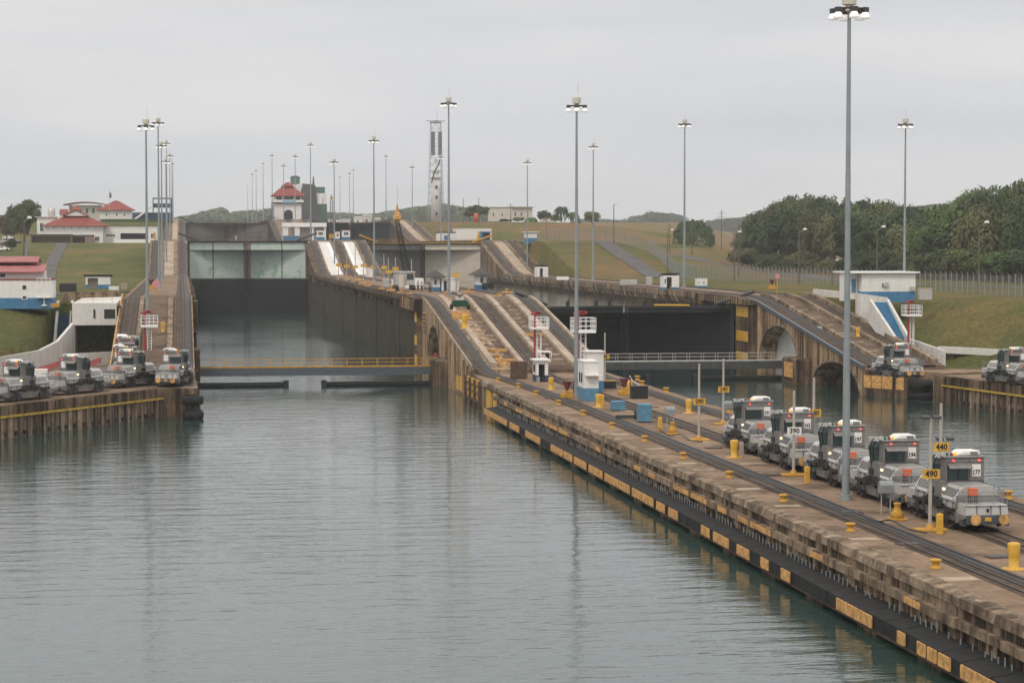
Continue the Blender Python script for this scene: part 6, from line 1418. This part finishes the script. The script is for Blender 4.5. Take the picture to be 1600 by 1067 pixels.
an = hut('annex', 'white flat roofed annex with dark door left of the big red roof', 58, 88, 376, ZA, 9.0, 8, 0, None, ((.12, .38, .45, .78),), 'flat', .7, 'white', cat='building', Y=752)
mb = MB(); mb.lathe([(1.3, 9.1), (1.3, 12.2), (.2, 12.5)], (1.5, 4, 0), 12); mb.build('roof_tank', M['grey_l'], an)
lg = hut('gallery_building', 'long low white building with dark porch right of the big red roof', 161, 246, 380, ZA, 5.6, 10, 0, (.32, .82, 3.4, 'black', 3), ((.02, .25, .4, .55), (.87, .95, .3, .6)), 'flat', .2, 'white', cat='building', Y=748)
mb = MB(); x = XY(212, 738); mb.box(XY(178, 738), XY(246, 738), 738, 738.5, ZA - .5, ZA + 1.3); o = mb.build('garden_wall', M['white2']); tag(o, 'low white garden wall on the crest of the left grass slope', 'wall')
mb = MB(); mb.lathe([(.55, 0), (.6, 1.6), (.4, 2.6), (.45, 3.3), (.1, 4)], (0, 0, 0), 8); o = mb.build('yellow_tower', M['yellow']); o.location = (XY(242, 739), 739, ZA); tag(o, 'narrow yellow sentry column right of the long porch', 'column')
YB_ = 892; ZB = 29.0
hut('visitor_house', 'white house with red pyramid roof on the upper left terrace', 156, 206, 350, ZB, 4.8, 13, .9, None, ((.18, .24, .45, .7), (.5, .56, .45, .7), (.74, .8, .45, .7)), 'hip', 1.3, 'white', cat='building', Y=YB_, roofm='roof_red', rise=4.0)
bh = hut('visitor_centre', 'large cream building with thin curved roof behind the red roofs', 108, 158, 350, ZB, 7.0, 12, 0, None, ((.3, .4, .5, .85), (.5, .62, .5, .85), (.7, .82, .5, .85)), 'flat', .1, 'cream', cat='building', Y=915)
mb = MB(); Wv = 7.5; P = [(-9.0 + 18.6 * k / 10, 7.1 + 1.1 * sin(pi * k / 10)) for k in range(11)]; mb.exty(P + [(x, z + .35) for x, z in reversed(P)], -3, 13); mb.build('curved_roof', M['roof_red'], bh)
t = hut('pavilion', 'tiny pavilion with stepped red roof in front of the curved roof', 113, 124, 350, ZB, 4.5, 3, 0, None, ((.2, .8, .6, .9),), 'hip', 1.2, 'cream', cat='building', Y=880, roofm='roof_red', rise=2.0)
hut('house', 'small house with faded red gable roof behind the white annex', 94, 104, 350, ZB, 3.0, 10, 0, None, (), 'gable', .4, 'white', cat='house', Y=905, roofm='roof_red', rise=2.2)
lk = thing('viewing_stand', 'dark blue viewing stand with white stairs behind the left light masts', 'stand', (XY(254, 880), 880, ZB))
mb = MB(); mb.box(-3.8, 4, 0, 6, 5.6, 6.0); mb.box(-3.8, 4, 0, .3, 6, 7.3); mb.box(-3.8, 4, 0, 6, 9.2, 9.6)
for x in (-3.6, 3.8): mb.box(x - .2, x + .2, .2, .6, 0, 9.2)
mb.box(-12, 4, 2, 6, 0, 3.6); mb.build('stand_frame', M['navy'], lk)
mb = MB(); mb.hexa([(-12.5, -.5, .2), (-11.3, -.5, .2), (-11.3, 1, .2), (-12.5, 1, .2)], [(-4.6, -.5, 6.0), (-3.4, -.5, 6.0), (-3.4, 1, 6.0), (-4.6, 1, 6.0)]); mb.build('stair_flight', M['white'], lk)
t = thing('flagpole', 'slim flagpole with a limp dark flag on the left terrace', 'flagpole', (XY(172, 870), 870, ZB)); mb = MB(); mb.cyl((0, 0, 0), (0, 0, ZP(292, XY(172, 870), 870) - ZB), .1, .05, 6); mb.build('pole', M['grey_l'], t); mb = MB(); z = ZP(300, XY(172, 870), 870) - ZB; mb.hexa([(0, 0, z - 2.6), (.9, .1, z - 2.2), (.9, .2, z - 2.2), (0, .1, z - 2.6)], [(0, 0, z), (.7, .1, z - .5), (.7, .2, z - .5), (0, .1, z)]); mb.build('flag', M['darkgrey'], t)
mb = MB(); mb.box(XY(160, 868), XY(262, 868), 866, 869, ZB - .5, ZB + .7); tag(mb.build('hedge', flat('hedge_green', (.06, .09, .03), .95)), 'low clipped hedge along the upper left terrace', 'hedge')
# ================================================================ ROADS, FENCES, POLES
drape('path', [g2(99, 381), g2(94, 388), g2(86, 402), g2(78, 420), g2(70, 440)], 3.6, M['asphalt'])
drape('yard_road', [(XY(-60, 372), 372), (XY(60, 372), 372), (XY(150, 392), 392), (-9.5, 400)], 5, M['asphalt'])
drape('road', [(113, 640), (114, 600), (114.5, 576), (115.5, 550), (116.5, 530), (117, 512)], 5, M['asphalt'])
drape('outer_road', [g2(1058, 400), g2(1100, 409), g2(1150, 418), g2(1200, 425), g2(1260, 432), g2(1330, 440), g2(1420, 446), (168, 330)], 7, M['asphalt'])
def mesh_mat():
    m, nt, p = newmat('chain_link'); p.inputs['Base Color'].default_value = (.28, .27, .26, 1); p.inputs['Roughness'].default_value = .6; p.inputs['Metallic'].default_value = .4
    tr = nt.nodes.new('ShaderNodeBsdfTransparent'); mx = nt.nodes.new('ShaderNodeMixShader'); mx.inputs[0].default_value = .22
    nt.links.new(tr.outputs[0], mx.inputs[1]); nt.links.new(p.outputs[0], mx.inputs[2]); nt.links.new(mx.outputs[0], nt.nodes['Material Output'].inputs[0]); return m
M['mesh'] = mesh_mat()
def fence(label, pts, h, step, name='chain_link_fence'):
    t = thing(name, label, 'fence'); mb = MB(); cnt = 0; post = None
    for (x0, y0), (x1, y1) in zip(pts, pts[1:]):
        n = max(1, round(hypot(x1 - x0, y1 - y0) / step))
        for k in range(n):
            u, v = k / n, (k + 1) / n; a = (x0 + (x1 - x0) * u, y0 + (y1 - y0) * u); b = (x0 + (x1 - x0) * v, y0 + (y1 - y0) * v); za, zb = zg(*a), zg(*b)
            mb.add([(*a, za), (*b, zb), (*b, zb + h), (*a, za + h)], [(0, 1, 2, 3)])
            if cnt < 98:
                if post is None:
                    pm = MB(); pm.cyl((0, 0, 0), (0, 0, h + .1), .07, n=5); pm.cyl((0, 0, h + .1), (-.25, 0, h + .45), .05, n=4); post = pm.build('post', M['galv'], t); post.location = (*a, za)
                else: o = post.copy(); COL.objects.link(o); o.parent = t; o.location = (*a, za)
                cnt += 1
    mb.build('mesh_panel', M['mesh'], t); return t
fence('long chain link fence with pale posts along the grass right of the lock', [(120, 488), (124.5, 440), (128, 398)], 3.2, 2.2)
fence('chain link fence section nearest the camera, right of the machine house', [(128, 398), (128, 350), (127, 300), (131, 250)], 3.2, 2.6)
fence('chain link fence running along the hill crest and down the brown slope', [(96, 577), (122, 577), (127, 570), (125, 545), (122, 515), (120, 488)], 3.2, 1.9)
fence('short chain link fence beside the path on the left slope', [g2(45, 384), g2(40, 410), g2(37, 440)], 2.5, 5)
def mk_street():
    t = thing('street_lamp', '', 'street lamp'); mb = MB(); mb.cyl((0, 0, 0), (0, 0, 10), .16, .11, 8); mb.build('pole', M['wood'], t)
    mb = MB(); mb.cyl((0, 0, 9.6), (.9, -.3, 10.3), .05, n=5); mb.build('arm', M['galv'], t)
    mb = MB(); mb.hexa([(.7, -.5, 10.2), (1.5, -.6, 10.2), (1.6, -.1, 10.2), (.8, 0, 10.2)], [(.8, -.4, 10.5), (1.4, -.5, 10.55), (1.5, -.2, 10.55), (.9, -.1, 10.5)]); mb.build('lamp_head', M['white'], t); return t
sl = [(1147, 440, 362, 'by the round tree right of the fence corner'), (1248, 444, 358, 'in front of the wood, left of the machine house'), (1370, 450, 354, 'behind the machine house roof'), (1529, 460, 347, 'rightmost, before the wood at the right edge'), (1043, 428, 359, 'at the bend of the brown slope fence'), (959, 380, 317, 'at the hill crest above the steep road'),
      (854, 376, 326, 'left on the hill crest near the palms'), (748, 350, 308, 'above the warehouse'), (724, 350, 309, 'right of the lattice tower'), (1300, 447, 406, 'short one near the wood foot'), (112, 352, 322, 'on the left terrace by the annex'), (38, 452, 340, 'tall on the left slope beside the fence')]
def pls(o, it):
    q = GZ(it[0], it[1]); z = zg(q.x, q.y); s = (ZP(it[2], q.x, q.y) - z) / 10.3; o.location = (q.x, q.y, z - .05); o.scale = (max(.8, min(1, s)), max(.8, min(1, s)), s); tag(o, 'wooden pole street lamp ' + it[3], 'street lamp', 'wooden street lamps')
series(mk_street, sl, pls)
def mk_util():
    t = thing('utility_pole', '', 'utility pole'); mb = MB(); mb.cyl((0, 0, 0), (0, 0, 13), .2, .13, 8); mb.build('pole', M['wood'], t)
    mb = MB(); 
    for z, w_ in ((12.2, 1.6), (11.0, 2.0)): mb.cyl((-w_, 0, z - .5), (0, 0, z), .07, n=4); mb.cyl((w_, 0, z - .5), (0, 0, z), .07, n=4)
    mb.build('crossarm', M['wood'], t); return t
up = [(1127, 392, 328, 'right of the round dark tree'), (1081, 398, 341, 'in front of the round dark tree'), (1046, 395, 350, 'left of the round dark tree'), (1166, 400, 334, 'at the left end of the wood'), (798, 346, 318, 'before the cream buildings'), (1154, 432, 350, 'with a white foot right of the booth')]
def plu(o, it):
    q = GZ(it[0], it[1]); z = zg(q.x, q.y); s = (ZP(it[2], q.x, q.y) - z) / 13; o.location = (q.x, q.y, z - .05); o.scale = (1, 1, s); tag(o, 'tall wooden utility pole ' + it[3], 'utility pole', 'wooden utility poles')
series(mk_util, up, plu)
q = GZ(1211, 452); 
t = thing('round_sign', 'round red and white sign on a yellow post at the right ramp crest', 'sign', (XY(1214, 330), 330, top(330))); mb = MB(); mb.cyl((0, 0, 0), (0, 0, 2.6), .08, n=6); mb.build('post', M['yellow'], t); mb = MB(); mb.cyl((0, -.1, 3.0), (0, -.16, 3.0), .42, n=16); mb.build('sign_disc', flat('faded_pink_paint', (.55, .25, .27)), t)
t = thing('round_sign', 'round red and white sign on a yellow post at the left ramp crest', 'sign', (XY(245, 330), 330, top(330))); mb = MB(); mb.cyl((0, 0, 0), (0, 0, 1.6), .08, n=6); mb.build('post', M['yellow'], t); mb = MB(); mb.cyl((0, -.1, 2.0), (0, -.16, 2.0), .6, n=16); mb.build('sign_disc', MATS['faded_pink_paint'], t)
for px, yb_, zz_, lab in ((1270, 580, 3, ''),): pass
def ring_(label, x, y, z):
    mb = MB(); mb.lathe([(.28, -.08), (.42, -.08), (.48, 0), (.42, .08), (.28, .08)], (0, 0, 0), 16, 'y'); o = mb.build('life_ring', M['red']); o.location = (x, y, z); tag(o, label, 'life ring')
ring_('red life ring hanging below the small arch of the centre wall', 35.6, 297.5, 3.3); ring_('red life ring by the large white arch on the right wall', 87.0 + 1.2, 311.8, 3.4)
# ================================================================ VEGETATION
def leafmat(name, c, c2):
    m, nt, p = newmat(name); oi = nt.nodes.new('ShaderNodeObjectInfo')
    a = ramp(nt, noise(nt, .28, 3, .6), [(.3, c), (.7, c2)])
    hs = nt.nodes.new('ShaderNodeHueSaturation'); mr = nt.nodes.new('ShaderNodeMapRange'); mr.inputs[3].default_value = .6; mr.inputs[4].default_value = 1.45
    nt.links.new(oi.outputs['Random'], mr.inputs[0]); nt.links.new(mr.outputs[0], hs.inputs['Value']); nt.links.new(a, hs.inputs['Color']); nt.links.new(hs.outputs[0], p.inputs['Base Color']); p.inputs['Roughness'].default_value = .8
    p.inputs['Specular IOR Level'].default_value = .25; return m
LF = [leafmat('dark_green_leaves', (.03, .052, .018), (.062, .09, .03)), leafmat('mid_green_leaves', (.048, .078, .024), (.095, .12, .04)), leafmat('olive_leaves', (.07, .08, .03), (.125, .12, .05)), leafmat('brown_leaves', (.115, .078, .05), (.15, .11, .07))]
BARK = flat('grey_bark', (.12, .10, .085), .9)
def crown_mesh(name, seed, n=5200, lobes=20, flat_=.75, leaf=.042):
    r = random.Random(seed); L_ = []
    for k in range(lobes):
        a = r.uniform(0, 2 * pi); rad = sqrt(r.random()) * .68; h = r.uniform(-.35, .75) * (1 - rad * .6)
        L_.append((Vector((rad * cos(a), rad * sin(a), h * flat_)), r.uniform(.24, .42)))
    vs = []; fs = []
    for i in range(n):
        c, R_ = L_[r.randrange(lobes)]; d = Vector((r.gauss(0, 1), r.gauss(0, 1), r.gauss(0, 1) + .25)).normalized()
        p = c + Vector((d.x, d.y, d.z * .75)) * R_ * (r.random() ** .3) * r.uniform(.9, 1.12)
        nrm = (d + Vector((r.uniform(-.7, .7), r.uniform(-.7, .7), r.uniform(-.2, .8)))).normalized(); u = nrm.orthogonal().normalized(); v = nrm.cross(u); a = r.uniform(0, pi); u, v = u * cos(a) + v * sin(a), v * cos(a) - u * sin(a)
        s = leaf * r.uniform(.6, 1.3); b = len(vs); vs += [p - u * s - v * s * .5, p + u * s - v * s * .6, p + u * s * .5 + v * s, p - u * s * .8 + v * s * .7]; fs.append((b, b + 1, b + 2, b + 3))
    me = bpy.data.meshes.new(name); me.from_pydata([tuple(p) for p in vs], [], fs); me.update(); return me
def dome_mesh(name, seed, n=9000):
    r = random.Random(seed); vs = []; fs = []
    bl = [(r.uniform(0, 2 * pi), r.uniform(.05, 1.3), r.uniform(.10, .2)) for _ in range(46)]
    for i in range(n):
        a, el, br = r.choice(bl); c = Vector((cos(a) * cos(el) * .86, sin(a) * cos(el) * .86, sin(el) * .84)); d = Vector((r.gauss(0, 1), r.gauss(0, 1), r.gauss(0, 1))).normalized(); p = c + d * br * r.random() ** .25
        if i % 4 == 0: el = r.random() * 1.5; a = r.uniform(0, 6.28); p = Vector((cos(a) * cos(el), sin(a) * cos(el), sin(el))) * .88; d = p.normalized()
        if p.z < 0: p.z = abs(p.z) * .5
        nr = (d + Vector((r.uniform(-.6, .6), r.uniform(-.6, .6), r.uniform(-.1, .7)))).normalized(); u = nr.orthogonal().normalized(); v = nr.cross(u); s = r.uniform(.018, .036); b = len(vs)
        vs += [p - u * s - v * s, p + u * s - v * s, p + u * s * .6 + v * s, p - u * s + v * s * .7]; fs.append((b, b + 1, b + 2, b + 3))
    me = bpy.data.meshes.new(name); me.from_pydata([tuple(p) for p in vs], [], fs); me.materials.append(LF[0]); return me
def trunk_mb(h, r, lean=0, limbs=4, seed=0):
    rr = random.Random(seed); mb = MB(); pts = [Vector((lean * (k / 4) ** 2 + rr.uniform(-.01, .01), rr.uniform(-.01, .01), h * k / 4)) for k in range(5)]
    for k in range(4): mb.cyl(pts[k], pts[k + 1], r * (1 - .16 * k), r * (1 - .16 * (k + 1)), 7)
    for k in range(limbs):
        a = 2 * pi * k / limbs + rr.uniform(-.4, .4); b = pts[3].lerp(pts[4], rr.random()); e_ = b + Vector((cos(a) * .35, sin(a) * .35, rr.uniform(.15, .35))); mb.cyl(b, e_, r * .4, r * .15, 5)
    return mb
CM = [[crown_mesh('crown', 10 + i)] for i in range(4)]
TRK = [trunk_mb(.42, .035, .02, 5, i).build('trunk', BARK) for i in range(4)]
TM = [o.data for o in TRK]
for o in TRK: bpy.data.objects.remove(o)
CMM = {}
def tree(label, x, y, z, h, w, leaf=0, proto=0, group=None, low=.30, name='broadleaf_tree', cat='tree'):
    """crown unit mesh has half width ~1 and half height ~.75, centred; trunk unit height .42"""
    t = thing(name, label, cat, (x, y, z), random.uniform(0, 6.28), group)
    k = (proto, leaf)
    if k not in CMM: me = CM[proto][0].copy(); me.materials.append(LF[leaf]); CMM[k] = me
    c = bpy.data.objects.new('crown', CMM[k]); COL.objects.link(c); c.parent = t; ch = h * (1 - low) / 1.55; c.location = (0, 0, h - ch * .8); c.scale = (w / 2, w / 2, ch)
    tr = bpy.data.objects.new('trunk', TM[proto]); COL.objects.link(tr); tr.parent = t; tr.scale = (w * .75, w * .75, h * 1.15); return t
rw = random.Random(21)
SIL = [(1150, 366), (1168, 340), (1180, 324), (1210, 305), (1240, 292), (1300, 295), (1350, 298), (1400, 304), (1430, 313), (1450, 311), (1475, 306), (1500, 290), (1540, 275), (1570, 268), (1640, 264), (1800, 270)]
def sil(px):
    for (a, b), (c, d) in zip(SIL, SIL[1:]):
        if a <= px <= c: return b + (d - b) * (px - a) / (c - a)
    return SIL[0][1] if px < SIL[0][0] else SIL[-1][1]
KN = ['dark green', 'mid green', 'olive', 'brownish']
for row in range(5):
    Xr = 184 + row * 12; px = 1168 + row * 5
    while px < 1700:
        Xt = Xr + rw.uniform(-4, 4); Yt_ = YX(px, Xt, 20)
        if Yt_ > 760: Yt_ = 740 - row * 8 + rw.uniform(-20, 20); Xt = XY(px, Yt_, 20)
        dep = proj((Xt, Yt_, 15))[2]; zt = ZP(sil(px) + (4 - row) * rw.uniform(3, 11) * (450 / dep) + rw.uniform(-4, 7), Xt, Yt_); zb = zg(Xt, Yt_); h = max(7, zt - zb)
        lf = rw.choices([0, 1, 2, 3], [5, 5, 3, .5])[0]; wdt = rw.uniform(10, 17) * min(1, h / 14)
        tree(f'{KN[lf]} tree in the dense wood on the right', Xt, Yt_, zb, h, wdt, lf, rw.randrange(4), 'trees of the dense wood on the right', low=0 if row == 0 else .08)
        px += rw.uniform(24, 36) * 450 / dep
px = 1160
while px < 1700:
    Xt = 177 + rw.uniform(-3, 3); Yt_ = YX(px, Xt, 12)
    if Yt_ > 740: Yt_ = 730; Xt = XY(px, Yt_, 12)
    lf = rw.choice((0, 1, 1, 2)); h = rw.uniform(4, 9); tree(f'{KN[lf]} bush at the foot of the dense wood', Xt, Yt_, zg(Xt, Yt_) - .4, h, h * 1.5, lf, rw.randrange(4), 'bushes at the edge of the wood', low=.0, name='bush', cat='bush'); px += rw.uniform(12, 22)
def treepx(label, px, pyb, pyt, w_px, lf, pr, Y=None, low=.25, cat='tree', name='broadleaf_tree', group=None, zb=None):
    if Y is None: q = GZ(px, pyb); x, y = q.x, q.y
    else: y = Y; x = XY(px, Y, 30)
    z = zg(x, y) if zb is None else zb; dep = proj((x, y, z))[2]; h = ZP(pyt, x, y) - z
    return tree(label, x, y, z, h, w_px * dep / FPX * 1.12, lf, pr, group, low, name, cat)
q = GZ(1088, 383); dp = proj(q)[2]; rd = 37 * dp / FPX; t = thing('broadleaf_tree', 'broad round dome shaped dark tree standing alone on the far meadow', 'tree', (q.x, q.y + rd * .6, zg(q.x, q.y) - .5)); c = bpy.data.objects.new('crown', dome_mesh('crown', 3)); COL.objects.link(c); c.parent = t; c.scale = (rd, rd * .9, (ZP(340, q.x, q.y + rd) - q.z) * 1.02)
tr = bpy.data.objects.new('trunk', TM[0]); COL.objects.link(tr); tr.parent = t; tr.scale = (12, 12, 14)
treepx('large spreading tree left of the white annex', 38, 366, 304, 58, 1, 0, Y=800, low=-.05)
treepx('smaller brownish tree left of the large spreading tree', 10, 366, 328, 34, 3, 2, Y=810, low=0)
treepx('dark shrub beside the fence on the left slope', 19, 392, 370, 16, 0, 3, low=0, name='bush', cat='bush')
for i, (px, yb_, yt_, wp, lf, lab) in enumerate(((748, 345, 318, 34, 0, 'dark tree behind the orange red tank'), (735, 345, 322, 26, 2, 'olive tree left of the dark one above the warehouse'), (790, 352, 341, 24, 0, 'dark bush before the cream building'), (810, 352, 338, 18, 1, 'green bush right of the dark bush'), (850, 345, 327, 24, 0, 'dark tree right of the cream buildings'), (925, 348, 328, 30, 2, 'thin pale tree right of the palms'), (868, 346, 332, 22, 1, 'low tree behind the small red roofed house'))):
    treepx(lab, px, yb_, yt_, wp, lf, i % 4, Y=960 + 12 * i)
def palm(label, px, Y, pyt, r):
    x = XY(px, Y, 30); z = zg(x, Y); h = ZP(pyt, x, Y) - z - r * .25; t = thing('palm_tree', label, 'palm', (x, Y, z), 0, 'palms on the far meadow'); mb = MB(); mb.cyl((0, 0, 0), (.2, 0, h), .28, .2, 7); mb.build('trunk', BARK, t)
    mb = MB(); rr = random.Random(px)
    for k in range(26):
        a = rr.uniform(0, 2 * pi); up = rr.uniform(-.2, .9); pts = [Vector((.2 + cos(a) * r * u * (1 - .15 * u), sin(a) * r * u, h + r * (up * u - (1.0 + up * .3) * u * u))) for u in (0, .3, .6, .85, 1.05)]; n = Vector((-sin(a), cos(a), 0))
        vs = []
        for p, w_ in zip(pts, (.15, .55, .6, .4, .05)): vs += [p - n * w_ - Vector((0, 0, .25)), p, p + n * w_ - Vector((0, 0, .25))]
        mb.add(vs, [(i * 3 + j, i * 3 + j + 1, i * 3 + j + 4, i * 3 + j + 3) for i in range(4) for j in (0, 1)])
    mb.build('crown', LF[0], t)
palm('tallest palm on the far meadow, left of two', 877, 960, 321, 4.6); palm('palm right of the tallest, with drooping fronds', 894, 950, 329, 4.6); palm('short palm near the crest store, closest of three', 829, 900, 338, 4.2)
# far woods (one faded mass each)
def wood(name, spans, Y, seed, lf=0):
    r = random.Random(seed); vs = []; fs = []
    for px0, px1, t0, t1, yb_ in spans:
        n = int((px1 - px0) * 1.1)
        for k in range(n):
            u = r.random(); px = px0 + (px1 - px0) * u; yy = Y + r.uniform(-60, 120); x = XY(px, yy, 40); tp = ZP(t0 + (t1 - t0) * u + abs(r.gauss(0, 3.0)), x, yy); R_ = r.uniform(7, 15)
            for q in range(60):
                d = Vector((r.gauss(0, 1), r.gauss(0, 1), r.gauss(0, 1))).normalized(); p = Vector((x, yy, tp - R_ * .8)) + Vector((d.x * R_, d.y * R_, d.z * R_ * .8)); s = r.uniform(1.2, 2.6); a = d.orthogonal().normalized(); b_ = d.cross(a); w0 = len(vs)
                vs += [p - a * s, p + b_ * s, p + a * s, p - b_ * s]; fs.append((w0, w0 + 1, w0 + 2, w0 + 3))
            w0 = len(vs); vs += [Vector((x - R_, yy + 8, 10)), Vector((x + R_, yy + 8, 10)), Vector((x + R_ * .8, yy + 8, tp - R_ * .5)), Vector((x - R_ * .8, yy + 8, tp - R_ * .5))]; fs.append((w0, w0 + 1, w0 + 2, w0 + 3))
    me = bpy.data.meshes.new(name); me.from_pydata([tuple(v) for v in vs], [], fs); me.materials.append(LF[lf]); o = bpy.data.objects.new(name, me); COL.objects.link(o); tag(o, kind='stuff')
wood('distant_wood', [(268, 330, 340, 330, 345), (318, 350, 330, 322, 345), (350, 372, 336, 334, 345), (370, 425, 330, 325, 345), (508, 600, 330, 336, 345), (575, 700, 334, 316, 345), (700, 770, 320, 328, 345)], 2300, 5)
wood('distant_wood', [(905, 985, 342, 343, 345), (985, 1020, 338, 333, 345), (1015, 1062, 330, 334, 345), (1110, 1175, 343, 337, 345), (1175, 1240, 344, 340, 345)], 2600, 6)
wood('distant_wood', [(-30, 45, 335, 338, 345), (-80, 0, 332, 336, 345)], 1700, 7)
wood('distant_wood', [(1340, 1520, 330, 314, 345)], 1500, 8)
# ================================================================ HAZE
mb = MB(); mb.box(-6500, 6500, -320, 6500, -8, 150)
hz = bpy.data.materials.new('haze'); hz.use_nodes = True; n_ = hz.node_tree.nodes; n_.clear(); o_ = n_.new('ShaderNodeOutputMaterial'); v_ = n_.new('ShaderNodeVolumePrincipled'); v_.inputs['Color'].default_value = (.985, .992, 1, 1); v_.inputs['Density'].default_value = HAZE; v_.inputs['Anisotropy'].default_value = .2
hz.node_tree.links.new(v_.outputs[0], o_.inputs['Volume']); tag(mb.build('haze', hz), kind='stuff')
